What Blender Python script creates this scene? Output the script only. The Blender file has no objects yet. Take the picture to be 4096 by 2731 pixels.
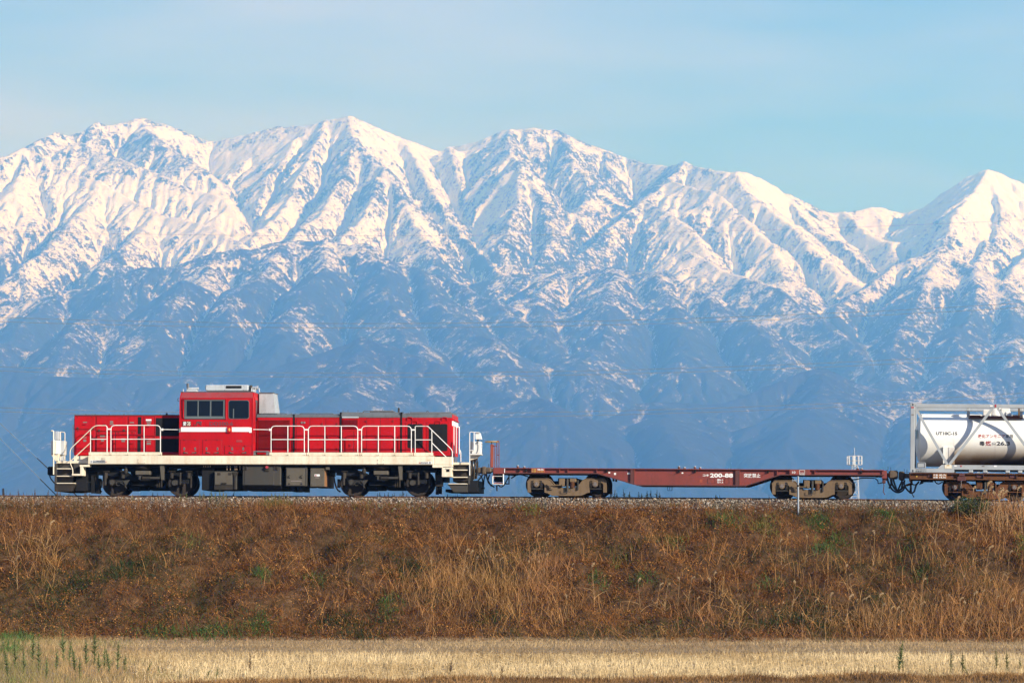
import bpy, bmesh, math, random
import numpy as np
from mathutils import Vector, Matrix

# ------------------------------------------------------------------ camera, sky, sun, exposure
scene = bpy.context.scene
FPX, CXP, CYP = 12650.0, 2048.0, 1365.5          # focal length and centre of the photograph, in its pixels
CAM_Z = 2.0
PITCH = math.atan((2320.0 - CYP) / FPX)
cam_data = bpy.data.cameras.new('camera')
cam_data.sensor_width = 36.0
cam_data.lens = 36.0 * FPX / 4096.0
cam_data.clip_start = 1.0
cam_data.clip_end = 80000.0
cam = bpy.data.objects.new('camera', cam_data)
scene.collection.objects.link(cam)
cam.location = (0, 0, CAM_Z)
cam.rotation_euler = (math.pi / 2 + PITCH, 0, 0)
scene.camera = cam

SUN_DIR = Vector((0.78, -0.695, 0.41)).normalized()      # towards the sun
SUN_EL = math.asin(SUN_DIR.z)
world = bpy.data.worlds.new('World')
scene.world = world
world.use_nodes = True
wn = world.node_tree.nodes
wn.clear()
w_out = wn.new('ShaderNodeOutputWorld')
w_bg = wn.new('ShaderNodeBackground')
w_sky = wn.new('ShaderNodeTexSky')
w_sky.sky_type = 'NISHITA'
w_sky.sun_disc = False
w_sky.sun_elevation = SUN_EL
w_sky.sun_rotation = math.atan2(SUN_DIR.x, SUN_DIR.y)
w_sky.altitude = 0.0
w_sky.air_density = 0.6
w_sky.dust_density = 0.0
w_sky.ozone_density = 7.2
w_bg.inputs['Strength'].default_value = 0.112
w_tc = wn.new('ShaderNodeTexCoord')
w_map = wn.new('ShaderNodeMapping'); w_map.inputs['Scale'].default_value = (1.6, 1.6, 9.0); w_map.inputs['Rotation'].default_value = (0.05, 0.09, 0)
w_noi = wn.new('ShaderNodeTexNoise'); w_noi.inputs['Scale'].default_value = 2.2; w_noi.inputs['Detail'].default_value = 6.0
w_rng = wn.new('ShaderNodeMapRange'); w_rng.inputs[1].default_value = 0.38; w_rng.inputs[2].default_value = 0.72; w_rng.inputs[4].default_value = 0.28
w_mix = wn.new('ShaderNodeMix'); w_mix.data_type = 'RGBA'; w_mix.inputs[7].default_value = (8.4, 7.4, 7.8, 1)     # thin high cloud
wl = world.node_tree.links.new
wl(w_tc.outputs['Generated'], w_map.inputs[0]); wl(w_map.outputs[0], w_noi.inputs['Vector']); wl(w_noi.outputs[0], w_rng.inputs[0]); wl(w_rng.outputs[0], w_mix.inputs[0])
wl(w_sky.outputs[0], w_mix.inputs[6]); wl(w_mix.outputs[2], w_bg.inputs['Color'])
world.node_tree.links.new(w_bg.outputs[0], w_out.inputs['Surface'])

sun_data = bpy.data.lights.new('sun', 'SUN')
sun_data.energy = 4.5
sun_data.angle = math.radians(0.53)
sun_data.color = (1.0, 0.96, 0.89)
sun = bpy.data.objects.new('sun', sun_data)
scene.collection.objects.link(sun)
sun.location = (60, 40, 60)
sun.rotation_euler = SUN_DIR.to_track_quat('Z', 'Y').to_euler()

scene.view_settings.view_transform = 'Standard'
scene.view_settings.look = 'None'
scene.view_settings.exposure = 0.92
scene.view_settings.gamma = 1.0
scene.view_settings.use_curve_mapping = False
scene.render.engine = 'CYCLES'
scene.cycles.use_denoising = True
scene.cycles.max_bounces = 6
scene.cycles.volume_bounces = 2
scene.cycles.use_adaptive_sampling = False

# ------------------------------------------------------------------ helpers
C = scene.collection
RNG = np.random.default_rng(7)
random.seed(7)


def W(px, py, Y):
    """the point at depth Y that the photograph shows at pixel (px, py)"""
    a, b = (px - CXP) / FPX, (CYP - py) / FPX
    y = math.cos(PITCH) - b * math.sin(PITCH)
    z = math.sin(PITCH) + b * math.cos(PITCH)
    t = Y / y
    return Vector((a * t, Y, CAM_Z + z * t))


def mesh_np(name, verts, faces, smooth=False):
    """mesh from numpy arrays; faces is (n,3) or (n,4)"""
    verts = np.asarray(verts, dtype=np.float32)
    faces = np.asarray(faces, dtype=np.int32)
    me = bpy.data.meshes.new(name)
    n, k = faces.shape
    me.vertices.add(len(verts))
    me.vertices.foreach_set('co', verts.ravel())
    me.loops.add(n * k)
    me.loops.foreach_set('vertex_index', faces.ravel())
    me.polygons.add(n)
    me.polygons.foreach_set('loop_start', np.arange(0, n * k, k, dtype=np.int32))
    me.polygons.foreach_set('loop_total', np.full(n, k, dtype=np.int32))
    if smooth:
        me.polygons.foreach_set('use_smooth', np.ones(n, dtype=bool))
    me.update(calc_edges=True)
    return me


def link(name, me, mat=None, parent=None, loc=None):
    o = bpy.data.objects.new(name, me)
    C.objects.link(o)
    if mat is not None and me is not None:
        if not me.materials:
            me.materials.append(mat)
    if parent is not None:
        o.parent = parent
    if loc is not None:
        o.location = loc
    return o


def tag(o, label=None, cat=None, group=None, kind=None):
    if label: o['label'] = label
    if cat: o['category'] = cat
    if group: o['group'] = group
    if kind: o['kind'] = kind
    return o


def copy_tree(o, parent=None):
    c = o.copy()
    C.objects.link(c)
    c.parent = parent
    for ch in o.children:
        copy_tree(ch, c)
    return c


# ---- materials
def new_mat(name):
    m = bpy.data.materials.new(name)
    m.use_nodes = True
    nt = m.node_tree
    b = nt.nodes['Principled BSDF']
    return m, nt, b


def N(nt, kind, **kw):
    n = nt.nodes.new(kind)
    for k, v in kw.items():
        if k in n.inputs.keys() if isinstance(k, str) else False:
            n.inputs[k].default_value = v
        else:
            setattr(n, k, v)
    return n


def ramp(nt, fac, stops, interp='LINEAR'):
    r = nt.nodes.new('ShaderNodeValToRGB')
    r.color_ramp.interpolation = interp
    el = r.color_ramp.elements
    while len(el) < len(stops):
        el.new(0.5)
    for e, (p, c) in zip(el, stops):
        e.position = p
        e.color = (*c, 1) if len(c) == 3 else c
    nt.links.new(fac, r.inputs[0])
    return r.outputs[0]


def noise(nt, vec, scale, detail=4, rough=0.55, dist=0.0):
    n = nt.nodes.new('ShaderNodeTexNoise')
    n.inputs['Scale'].default_value = scale
    n.inputs['Detail'].default_value = detail
    n.inputs['Roughness'].default_value = rough
    n.inputs['Distortion'].default_value = dist
    if vec is not None:
        nt.links.new(vec, n.inputs['Vector'])
    return n.outputs['Fac']


def mixc(nt, fac, a, b, mode='MIX'):
    m = nt.nodes.new('ShaderNodeMix')
    m.data_type = 'RGBA'
    m.blend_type = mode
    for sock, v in ((m.inputs[0], fac), (m.inputs[6], a), (m.inputs[7], b)):
        if isinstance(v, (int, float)):
            sock.default_value = v
        elif isinstance(v, tuple):
            sock.default_value = (*v, 1)
        else:
            nt.links.new(v, sock)
    return m.outputs[2]


def math_n(nt, op, a, b=None, clamp=False):
    m = nt.nodes.new('ShaderNodeMath')
    m.operation = op
    m.use_clamp = clamp
    for i, v in enumerate((a, b)):
        if v is None: continue
        if isinstance(v, (int, float)):
            m.inputs[i].default_value = v
        else:
            nt.links.new(v, m.inputs[i])
    return m.outputs[0]


def maprange(nt, v, a, b, c=0.0, d=1.0, smooth=False):
    m = nt.nodes.new('ShaderNodeMapRange')
    m.clamp = True
    if smooth: m.interpolation_type = 'SMOOTHSTEP'
    nt.links.new(v, m.inputs[0])
    for i, x in zip((1, 2, 3, 4), (a, b, c, d)):
        m.inputs[i].default_value = x
    return m.outputs[0]


def bump(nt, bsdf, h, strength=0.3, dist=0.02):
    b = nt.nodes.new('ShaderNodeBump')
    b.inputs['Strength'].default_value = strength
    b.inputs['Distance'].default_value = dist
    nt.links.new(h, b.inputs['Height'])
    nt.links.new(b.outputs[0], bsdf.inputs['Normal'])


# ---- numpy noise
_perm = np.random.default_rng(3).random((256, 256))


def hash2(ix, iy, k=0):
    return _perm[(ix + 37 * k + iy * 7) & 255, (iy + 101 * k + ix * 13) & 255]


def vnoise(x, y, k=0):
    ix, iy = np.floor(x).astype(np.int64), np.floor(y).astype(np.int64)
    fx, fy = x - ix, y - iy
    fx, fy = fx * fx * (3 - 2 * fx), fy * fy * (3 - 2 * fy)
    a, b = hash2(ix, iy, k), hash2(ix + 1, iy, k)
    c, d = hash2(ix, iy + 1, k), hash2(ix + 1, iy + 1, k)
    return (a + (b - a) * fx) * (1 - fy) + (c + (d - c) * fx) * fy


def fbm(x, y, oct=4, k=0, gain=0.5):
    s, a, t = 0, 1.0, 0
    for i in range(oct):
        s = s + a * vnoise(x * 2 ** i, y * 2 ** i, k + i * 5)
        t += a
        a *= gain
    return s / t - 0.5
# ------------------------------------------------------------------ building helpers and materials for the train
class MB:
    """collects solids into one mesh"""

    def __init__(self):
        self.v, self.f = [], []

    def add(self, vs, fs):
        n = len(self.v)
        self.v.extend(vs)
        self.f.extend([tuple(i + n for i in f) for f in fs])

    def box(self, x0, x1, y0, y1, z0, z1, bev=0.0):
        x0, x1 = min(x0, x1), max(x0, x1); y0, y1 = min(y0, y1), max(y0, y1); z0, z1 = min(z0, z1), max(z0, z1)
        bev = min(bev, 0.45 * min(x1 - x0, y1 - y0, z1 - z0))
        if bev <= 0:
            vs = [(x, y, z) for z in (z0, z1) for y in (y0, y1) for x in (x0, x1)]
            self.add(vs, [(0, 2, 3, 1), (4, 5, 7, 6), (0, 1, 5, 4), (2, 6, 7, 3), (0, 4, 6, 2), (1, 3, 7, 5)])
            return
        bm = bmesh.new()
        bmesh.ops.create_cube(bm, size=1.0)
        for v in bm.verts:
            v.co = Vector(((x0 + x1) / 2 + v.co.x * (x1 - x0), (y0 + y1) / 2 + v.co.y * (y1 - y0), (z0 + z1) / 2 + v.co.z * (z1 - z0)))
        bmesh.ops.bevel(bm, geom=bm.edges[:], offset=bev, segments=1, profile=0.5, affect='EDGES')
        bm.verts.index_update()
        self.add([tuple(v.co) for v in bm.verts], [tuple(v.index for v in f.verts) for f in bm.faces])
        bm.free()

    def prism(self, poly, y0, y1):
        """polygon in (x, z) pushed from y0 to y1"""
        n = len(poly)
        area = sum(poly[i][0] * poly[(i + 1) % n][1] - poly[(i + 1) % n][0] * poly[i][1] for i in range(n))
        if area < 0: poly = poly[::-1]
        if y0 > y1: y0, y1 = y1, y0
        vs = [(x, y0, z) for x, z in poly] + [(x, y1, z) for x, z in poly]
        fs = [tuple(range(n)), tuple(range(2 * n - 1, n - 1, -1))]
        fs += [(i, n + i, n + (i + 1) % n, (i + 1) % n) for i in range(n)]
        self.add(vs, fs)

    def plan(self, poly, z0, z1):
        """polygon in (x, y) raised from z0 to z1"""
        n = len(poly)
        area = sum(poly[i][0] * poly[(i + 1) % n][1] - poly[(i + 1) % n][0] * poly[i][1] for i in range(n))
        if area < 0: poly = poly[::-1]
        vs = [(x, y, z0) for x, y in poly] + [(x, y, z1) for x, y in poly]
        fs = [tuple(range(n - 1, -1, -1)), tuple(range(n, 2 * n))]
        fs += [(i, (i + 1) % n, n + (i + 1) % n, n + i) for i in range(n)]
        self.add(vs, fs)

    def cyl(self, c, axis, r, h0, h1, seg=20, r2=None):
        """cylinder about an axis ('x','y','z') through c from h0 to h1 along it"""
        r2 = r if r2 is None else r2
        def P(a, rr, h):
            u, w = math.cos(a) * rr, math.sin(a) * rr
            if axis == 'y': return (c[0] + u, h, c[2] + w)
            if axis == 'x': return (h, c[1] + u, c[2] + w)
            return (c[0] + u, c[1] + w, h)
        A = [2 * math.pi * i / seg for i in range(seg)]
        vs = [P(a, r, h0) for a in A] + [P(a, r2, h1) for a in A]
        fs = [(i, (i + 1) % seg, seg + (i + 1) % seg, seg + i) for i in range(seg)] + [tuple(range(seg - 1, -1, -1)), tuple(range(seg, 2 * seg))]
        self.add(vs, fs)

    def lathe(self, c, axis, prof, seg=32):
        """profile of (h, r) turned about an axis"""
        n0 = len(self.v)
        rows = []
        for h, r in prof:
            row = []
            for i in range(seg):
                a = 2 * math.pi * i / seg
                u, w = math.cos(a) * r, math.sin(a) * r
                p = (c[0] + u, h, c[2] + w) if axis == 'y' else ((h, c[1] + u, c[2] + w) if axis == 'x' else (c[0] + u, c[1] + w, h))
                row.append(len(self.v)); self.v.append(p)
            rows.append(row)
        for a, b in zip(rows[:-1], rows[1:]):
            for i in range(seg):
                self.f.append((a[i], a[(i + 1) % seg], b[(i + 1) % seg], b[i]))
        self.f.append(tuple(rows[0][::-1])); self.f.append(tuple(rows[-1]))

    def tube(self, pts, r, seg=8):
        pts = [Vector(p) for p in pts]
        rows = []
        ref = Vector((0, 1, 0))
        for i, p in enumerate(pts):
            d = (pts[min(i + 1, len(pts) - 1)] - pts[max(i - 1, 0)]).normalized()
            up = ref if abs(d.dot(ref)) < 0.95 else Vector((1, 0, 0))
            s = d.cross(up).normalized(); t = d.cross(s).normalized()
            row = []
            for k in range(seg):
                a = 2 * math.pi * k / seg
                row.append(len(self.v)); self.v.append(tuple(p + s * math.cos(a) * r + t * math.sin(a) * r))
            rows.append(row)
        for a, b in zip(rows[:-1], rows[1:]):
            for i in range(seg):
                self.f.append((a[i], a[(i + 1) % seg], b[(i + 1) % seg], b[i]))
        self.f.append(tuple(rows[0][::-1])); self.f.append(tuple(rows[-1]))

    def build(self, name, mat, parent=None, smooth=None):
        me = bpy.data.meshes.new(name)
        me.from_pydata(self.v, [], self.f)
        bm = bmesh.new(); bm.from_mesh(me)
        bmesh.ops.recalc_face_normals(bm, faces=bm.faces[:])
        bm.to_mesh(me); bm.free()
        if smooth:
            me.polygons.foreach_set('use_smooth', np.ones(len(me.polygons), dtype=bool))
            me.set_sharp_from_angle(angle=math.radians(smooth))
        return link(name, me, mat, parent)


def rounded(pts, r, n=4):
    """round the corners of a polyline (list of 3-tuples)"""
    P = [Vector(p) for p in pts]
    out = [P[0]]
    for a, b, c in zip(P[:-2], P[1:-1], P[2:]):
        d1, d2 = (a - b), (c - b)
        k = min(r, d1.length * 0.45, d2.length * 0.45)
        p, q = b + d1.normalized() * k, b + d2.normalized() * k
        for i in range(n + 1):
            t = i / n
            out.append((1 - t) ** 2 * p + 2 * t * (1 - t) * b + t * t * q)
    out.append(P[-1])
    return out


YC = 116.45          # depth of the track's centre line straight ahead of the camera


def yoff(x):
    """the track bends: it comes nearer towards the right"""
    return -(0.115 * x + 0.0012 * x * x)


def ray(px, py):
    a, b = (px - CXP) / FPX, (CYP - py) / FPX
    return Vector((a, math.cos(PITCH) - b * math.sin(PITCH), math.sin(PITCH) + b * math.cos(PITCH)))


def track_at(px, py, side=0.0):
    """point of the track (offset to one side) that lies under pixel (px, py)"""
    d = ray(px, py)
    t = YC / d.y
    for _ in range(8):
        t = (YC + yoff(d.x * t) + side) / d.y
    return Vector((d.x * t, d.y * t, CAM_Z + d.z * t))


_rp = [(-900, 1976), (-200, 1979), (150, 1980), (1250, 1983), (2000, 1984.6), (2500, 1987.2), (3100, 1991.2), (3700, 1997), (4300, 2003.5), (5000, 2012)]
_rq = [track_at(px, py, -0.565) for px, py in _rp]
_rx = np.array([q.x for q in _rq]); _rz = np.array([q.z for q in _rq])


def zrail(x):
    return np.interp(x, _rx, _rz)


class Vehicle:
    """places a vehicle's parts from the positions they have in the photograph's side view"""

    def __init__(self, name, px0, pxa, pxb):
        """px0: origin; pxa, pxb: where its two bogies stand"""
        A, B = track_at(pxa, 1985), track_at(pxb, 1985)
        for q in (A, B): q.z = float(zrail(q.x))
        ax = (B - A).normalized()
        yaw, pitch = math.atan2(ax.y, ax.x), -math.asin(ax.z)
        O = track_at(px0, 1985)
        f = (O.x - A.x) / (B.x - A.x)
        self.o = A + (B - A) * f
        self.root = bpy.data.objects.new(name, None)
        C.objects.link(self.root)
        self.root.location = self.o
        self.root.rotation_euler = (0, pitch, yaw)
        self.inv = self.root.rotation_euler.to_matrix().inverted()
        self.co = self.inv @ (Vector((0, 0, CAM_Z)) - self.o)

    def P(self, px, py, y):
        """local point at depth y (near side negative) seen at (px, py)"""
        d = self.inv @ ray(px, py)
        t = (y - self.co.y) / d.y
        return (self.co.x + d.x * t, y, self.co.z + d.z * t)

    def bx(self, mb, x0, x1, y0, y1, d0, d1, bev=0.0):
        """box: photo px x0..x1, py y0..y1, depth d0 (near face) .. d1"""
        ym = (y0 + y1) / 2; xm = (x0 + x1) / 2
        r = -abs(d0)
        a, b = self.P(x0, ym, r)[0], self.P(x1, ym, r)[0]
        z0, z1 = self.P(xm, y1, r)[2], self.P(xm, y0, r)[2]
        mb.box(a, b, d0, d1, z0, z1, bev)

    def box(self, name, x0, x1, y0, y1, d0, d1, mat, parent=None, bev=0.012):
        mb = MB(); self.bx(mb, x0, x1, y0, y1, d0, d1, bev)
        return mb.build(name, mat, parent or self.root)

    def poly(self, name, pts, d0, d1, mat, parent=None):
        mb = MB(); r = -max(abs(d0), abs(d1)); mb.prism([(self.P(x, y, r)[0], self.P(x, y, r)[2]) for x, y in pts], d0, d1)
        return mb.build(name, mat, parent or self.root)

    def tubes(self, name, paths, rpx, mat, parent=None, rnd=0.0, seg=8):
        """paths: lists of (px, py, depth)"""
        mb = MB()
        for pts in paths:
            p = [self.P(*q) for q in pts]
            if rnd and len(p) > 2: p = rounded(p, rnd)
            mb.tube(p, rpx / 110.0, seg)
        return mb.build(name, mat, parent or self.root, smooth=50)

    def cyl(self, name, px, py, rpx, d0, d1, mat, parent=None, seg=20, r2=None):
        mb = MB(); c = self.P(px, py, d0)
        mb.cyl(c, 'y', rpx / 110.0, d0, d1, seg, None if r2 is None else r2 / 110.0)
        return mb.build(name, mat, parent or self.root, smooth=40)

    def vcyl(self, name, px0, px1, py0, py1, yc, mat, parent=None, seg=16):
        """upright cylinder filling px0..px1, py0..py1 at depth yc"""
        mb = MB(); xm = (px0 + px1) / 2
        r = (px1 - px0) / 220.0
        a, b = self.P(xm, py1, yc), self.P(xm, py0, yc)
        mb.cyl(a, 'z', r, a[2], b[2], seg)
        return mb.build(name, mat, parent or self.root, smooth=40)

    def text(self, s, x0, x1, y0, y1, d, mat, parent=None, bold=0.0, name='lettering', sx=None):
        """flat lettering that fills px x0..x1 and py y0 (top)..y1 (bottom) at depth d, facing the camera"""
        me = text_mesh(s, bold)
        n = len(me.vertices); co = np.empty(n * 3); me.vertices.foreach_get('co', co); co = co.reshape(-1, 3)
        lo, hi = co.min(0), co.max(0)
        a = self.P(x0, (y0 + y1) / 2, d)[0]; b = self.P(x1, (y0 + y1) / 2, d)[0]
        xm = (x0 + x1) / 2
        z0, z1 = self.P(xm, y1, d)[2], self.P(xm, y0, d)[2]
        out = np.empty_like(co)
        out[:, 0] = a + (co[:, 0] - lo[0]) / (hi[0] - lo[0]) * (b - a)
        out[:, 2] = z0 + (co[:, 1] - lo[1]) / max(hi[1] - lo[1], 1e-6) * (z1 - z0)
        out[:, 1] = d
        me.vertices.foreach_set('co', out.ravel().astype(np.float32)); me.update()
        return link(name, me, mat, parent or self.root)


def text_mesh(s, bold=0.0):
    cu = bpy.data.curves.new('lettering', 'FONT')
    cu.body = s
    cu.offset = bold
    cu.resolution_u = 3
    o = bpy.data.objects.new('lettering', cu)
    C.objects.link(o)
    dg = bpy.context.evaluated_depsgraph_get()
    dg.update()
    me = bpy.data.meshes.new_from_object(o.evaluated_get(dg))
    bpy.data.objects.remove(o); bpy.data.curves.remove(cu)
    me.materials.clear()
    return me


def paint(name, col, dirt=(0.10, 0.06, 0.03), amt=0.35, rough=0.45, scale=2.2, streak=True, metal=0.0, var=0.12, spec=0.5):
    m, nt, b = new_mat(name)
    tc = nt.nodes.new('ShaderNodeTexCoord').outputs['Object']
    mp = nt.nodes.new('ShaderNodeMapping'); nt.links.new(tc, mp.inputs[0])
    mp.inputs['Scale'].default_value = (3.0, 3.0, 0.45) if streak else (1, 1, 1)
    n1 = noise(nt, mp.outputs[0], scale, 6, 0.62)
    n2 = noise(nt, tc, scale * 5, 4, 0.6)
    n3 = noise(nt, tc, scale * 0.4, 3, 0.5)
    k = math_n(nt, 'ADD', math_n(nt, 'MULTIPLY', n1, 0.65), math_n(nt, 'MULTIPLY', n2, 0.35))
    f = math_n(nt, 'MULTIPLY', maprange(nt, k, 0.46, 0.72), amt)
    lo = tuple(c * (1 - var) for c in col); hi = tuple(min(1, c * (1 + var)) for c in col)
    base = mixc(nt, maprange(nt, n3, 0.3, 0.7), lo, hi)
    nt.links.new(mixc(nt, f, base, dirt), b.inputs['Base Color'])
    nt.links.new(maprange(nt, n2, 0.3, 0.7, rough * 0.85, min(1, rough * 1.25)), b.inputs['Roughness'])
    b.inputs['Metallic'].default_value = metal
    b.inputs['Specular IOR Level'].default_value = spec
    bump(nt, b, n2, 0.12, 0.004)
    return m


def flat(name, col, rough=0.6):
    m, nt, b = new_mat(name)
    tc = nt.nodes.new('ShaderNodeTexCoord').outputs['Object']
    n1 = noise(nt, tc, 9, 4, 0.6)
    nt.links.new(mixc(nt, n1, tuple(c * 0.8 for c in col), tuple(min(1, c * 1.15) for c in col)), b.inputs['Base Color'])
    b.inputs['Roughness'].default_value = rough
    return m


M = {}
M['red'] = paint('red_paint', (0.37, 0.004, 0.007), (0.12, 0.008, 0.008), 0.35, 0.5, spec=0.16)
M['red_roof'] = paint('weathered_red_paint', (0.26, 0.02, 0.018), (0.14, 0.10, 0.09), 0.45, 0.6)
M['louvre'] = paint('sooty_red_paint', (0.19, 0.005, 0.006), (0.05, 0.02, 0.015), 0.6, 0.55, spec=0.25)
M['gap'] = flat('dark_red_gap', (0.06, 0.004, 0.004), 0.8)
M['cream'] = paint('cream_paint', (0.64, 0.555, 0.40), (0.36, 0.19, 0.065), 0.5, 0.5, 2.6)
M['white'] = paint('white_paint', (0.66, 0.63, 0.56), (0.34, 0.22, 0.11), 0.3, 0.45)
M['stripe'] = paint('white_stripe_paint', (0.68, 0.66, 0.60), (0.4, 0.3, 0.2), 0.12, 0.4)
M['roofgrey'] = paint('grey_roof_paint', (0.10, 0.105, 0.105), (0.045, 0.035, 0.03), 0.5, 0.6)
M['acgrey'] = paint('pale_grey_paint_and_shade', (0.36, 0.37, 0.36), (0.16, 0.12, 0.08), 0.35, 0.5)  # real grey parts, and the painted shade of the left end box
M['stack'] = paint('bare_stack_metal', (0.40, 0.39, 0.36), (0.12, 0.09, 0.06), 0.4, 0.42, metal=0.3)
M['black'] = paint('black_underframe', (0.008, 0.008, 0.008), (0.018, 0.013, 0.010), 0.4, 0.75, spec=0.2)
M['grille'] = paint('black_grille', (0.010, 0.010, 0.011), (0.02, 0.018, 0.015), 0.3, 0.8, spec=0.15)
M['ugrey'] = paint('dusty_dark_grey_paint', (0.038, 0.035, 0.028), (0.07, 0.045, 0.025), 0.5, 0.7, spec=0.25)
M['upale'] = paint('dusty_beige_grey_paint', (0.080, 0.068, 0.049), (0.07, 0.045, 0.025), 0.5, 0.7, spec=0.25)
M['udark'] = paint('dirty_bogie_grey', (0.024, 0.020, 0.015), (0.07, 0.045, 0.025), 0.5, 0.75, spec=0.2)
M['rustorange'] = paint('rust_edge', (0.20, 0.085, 0.025), (0.07, 0.035, 0.02), 0.5, 0.8)
M['steel'] = paint('wheel_steel', (0.030, 0.023, 0.018), (0.06, 0.036, 0.02), 0.5, 0.7, spec=0.2)
M['glass'], _nt, _b = new_mat('dark_cab_glass')
_b.inputs['Base Color'].default_value = (0.006, 0.009, 0.015, 1); _b.inputs['Roughness'].default_value = 0.08; _b.inputs['Specular IOR Level'].default_value = 0.10
M['frame'] = paint('window_frame_grey', (0.085, 0.10, 0.095), (0.05, 0.04, 0.03), 0.3, 0.5)
M['plate'] = flat('grey_plate', (0.16, 0.13, 0.11))
M['ink'] = flat('dark_lettering', (0.03, 0.028, 0.03))
M['dimink'] = flat('dull_grey_lettering', (0.045, 0.040, 0.044))
M['whiteink'] = flat('white_lettering', (0.68, 0.66, 0.60))
M['redink'] = flat('red_lettering', (0.34, 0.02, 0.02))
M['teal'] = flat('teal_lettering', (0.02, 0.20, 0.20))
M['orange'] = flat('orange_lens', (0.75, 0.28, 0.05), 0.25)
M['yellow'] = paint('yellow_paint', (0.42, 0.25, 0.04), (0.2, 0.08, 0.03), 0.4, 0.5)
M['wagon'] = paint('brown_red_wagon_paint', (0.165, 0.026, 0.015), (0.055, 0.022, 0.013), 0.5, 0.55)
M['wagondark'] = paint('sooty_wagon_paint', (0.075, 0.018, 0.012), (0.03, 0.018, 0.012), 0.5, 0.65)
M['handbrake'] = paint('orange_red_brake_paint', (0.24, 0.045, 0.018), (0.10, 0.03, 0.015), 0.4, 0.5)
M['bogie'] = paint('dusty_beige_bogie', (0.145, 0.096, 0.052), (0.075, 0.042, 0.022), 0.55, 0.8, spec=0.2)
M['rust'] = paint('rusty_brown_steel', (0.110, 0.043, 0.016), (0.03, 0.014, 0.008), 0.7, 0.8, spec=0.2)
M['rustpale'] = paint('pale_rust_plate', (0.21, 0.085, 0.028), (0.10, 0.04, 0.018), 0.45, 0.75, spec=0.2)
M['coupler'] = paint('coupler_steel', (0.10, 0.070, 0.042), (0.03, 0.02, 0.014), 0.6, 0.75, metal=0.2)
M['hose'] = flat('black_rubber', (0.012, 0.012, 0.013), 0.65)
M['cgrey'] = paint('container_grey_paint', (0.30, 0.31, 0.30), (0.16, 0.13, 0.09), 0.25, 0.5)
M['copper'] = flat('brass_pipe', (0.30, 0.19, 0.10), 0.4)
M['redlamp'] = flat('red_lamp', (0.35, 0.03, 0.03), 0.3)
# ------------------------------------------------------------------ mountains
DX, DY = 10.0, 12.0
gx = np.arange(-4000, 4000 + DX, DX)
gy = np.arange(8400, 21400 + DY, DY)
F2 = 1.7415

RIDGES = []          # (list of (px, py, Y)), flank slope


def ridge(pts, k=0.72, full=False):
    RIDGES.append(([(p[0] * (F2 if full else 1), p[1] * (F2 if full else 1), p[2]) for p in pts], k))


sky_line = [(-160, 400), (0, 372), (40, 362), (85, 355), (130, 325), (180, 298), (225, 275), (250, 283), (275, 278), (310, 268), (345, 266),
            (380, 276), (430, 295), (490, 318), (540, 310), (600, 300), (640, 288), (700, 286), (740, 279), (780, 270), (805, 263), (835, 270),
            (880, 290), (930, 310), (990, 335), (1018, 346), (1040, 330), (1100, 320), (1160, 296), (1180, 293), (1230, 292), (1290, 300),
            (1340, 322), (1400, 345), (1440, 360), (1480, 370), (1540, 379), (1580, 368), (1620, 378), (1680, 388), (1720, 388), (1760, 402),
            (1800, 430), (1850, 458), (1900, 482), (1940, 482), (2000, 466), (2030, 468), (2080, 486), (2120, 465), (2170, 430), (2220, 400),
            (2260, 388), (2300, 395), (2352, 418), (2450, 440), (2560, 430)]
ysk = {0: 19800, 345: 20200, 490: 20400, 805: 19700, 1018: 20500, 1230: 19900, 1440: 20300, 1580: 19600, 1700: 19000, 1900: 19700, 2080: 19900, 2260: 19300, 2560: 19500}
_kx, _ky = list(ysk.keys()), list(ysk.values())
ridge([(x, y, float(np.interp(x, _kx, _ky))) for x, y in sky_line], 0.78, True)
# spurs of the main range, in photograph pixels
ridge([(-250, 700, 18600), (0, 655, 18700), (113, 626, 18900), (270, 668, 18700), (400, 712, 18500), (560, 790, 18200), (760, 870, 17800), (960, 960, 17300)], 0.66)
ridge([(113, 626, 18900), (160, 560, 19600), (230, 520, 19900)], 0.7)
ridge([(330, 560, 19500), (560, 660, 19000), (760, 730, 18700), (900, 800, 18400)], 0.62)
ridge([(575, 463, 20200), (640, 560, 19600), (760, 640, 19200)], 0.7)
ridge([(113, 626, 18900), (60, 760, 18200), (-40, 900, 17700)], 0.66)
ridge([(400, 712, 18500), (330, 830, 18000), (220, 960, 17400), (60, 1090, 16800)], 0.66)
ridge([(620, 810, 18100), (560, 930, 17600), (440, 1040, 17000)], 0.66)
ridge([(1219, 498, 20000), (1150, 600, 19500), (1090, 720, 19000), (1030, 850, 18500)], 0.75)
ridge([(1310, 475, 19800), (1240, 620, 19100), (1150, 760, 18500), (1060, 880, 18000), (1020, 960, 17600)], 0.78)
ridge([(1402, 458, 19700), (1415, 560, 19200), (1370, 690, 18600), (1290, 800, 18100), (1220, 900, 17600), (1150, 960, 17200)], 0.8)
ridge([(1415, 560, 19200), (1520, 640, 18700), (1500, 740, 18200), (1440, 860, 17700), (1380, 950, 17300)], 0.8)
ridge([(1520, 640, 18700), (1620, 800, 18000), (1700, 930, 17500), (1780, 1060, 17000)], 0.72)
ridge([(1620, 545, 19900), (1700, 680, 19300), (1770, 800, 18600), (1850, 930, 18000), (1940, 1040, 17500), (2030, 1120, 17100)], 0.72)
ridge([(1811, 575, 20100), (1840, 690, 19500), (1900, 800, 19000), (1960, 900, 18500)], 0.8)
ridge([(2055, 512, 19900), (2062, 620, 19300), (2108, 658, 19000), (2085, 770, 18500), (2030, 880, 18000), (2010, 950, 17700)], 0.8)
ridge([(2108, 658, 19000), (2180, 790, 18500), (2200, 900, 18000), (2150, 1000, 17600)], 0.75)
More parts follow.
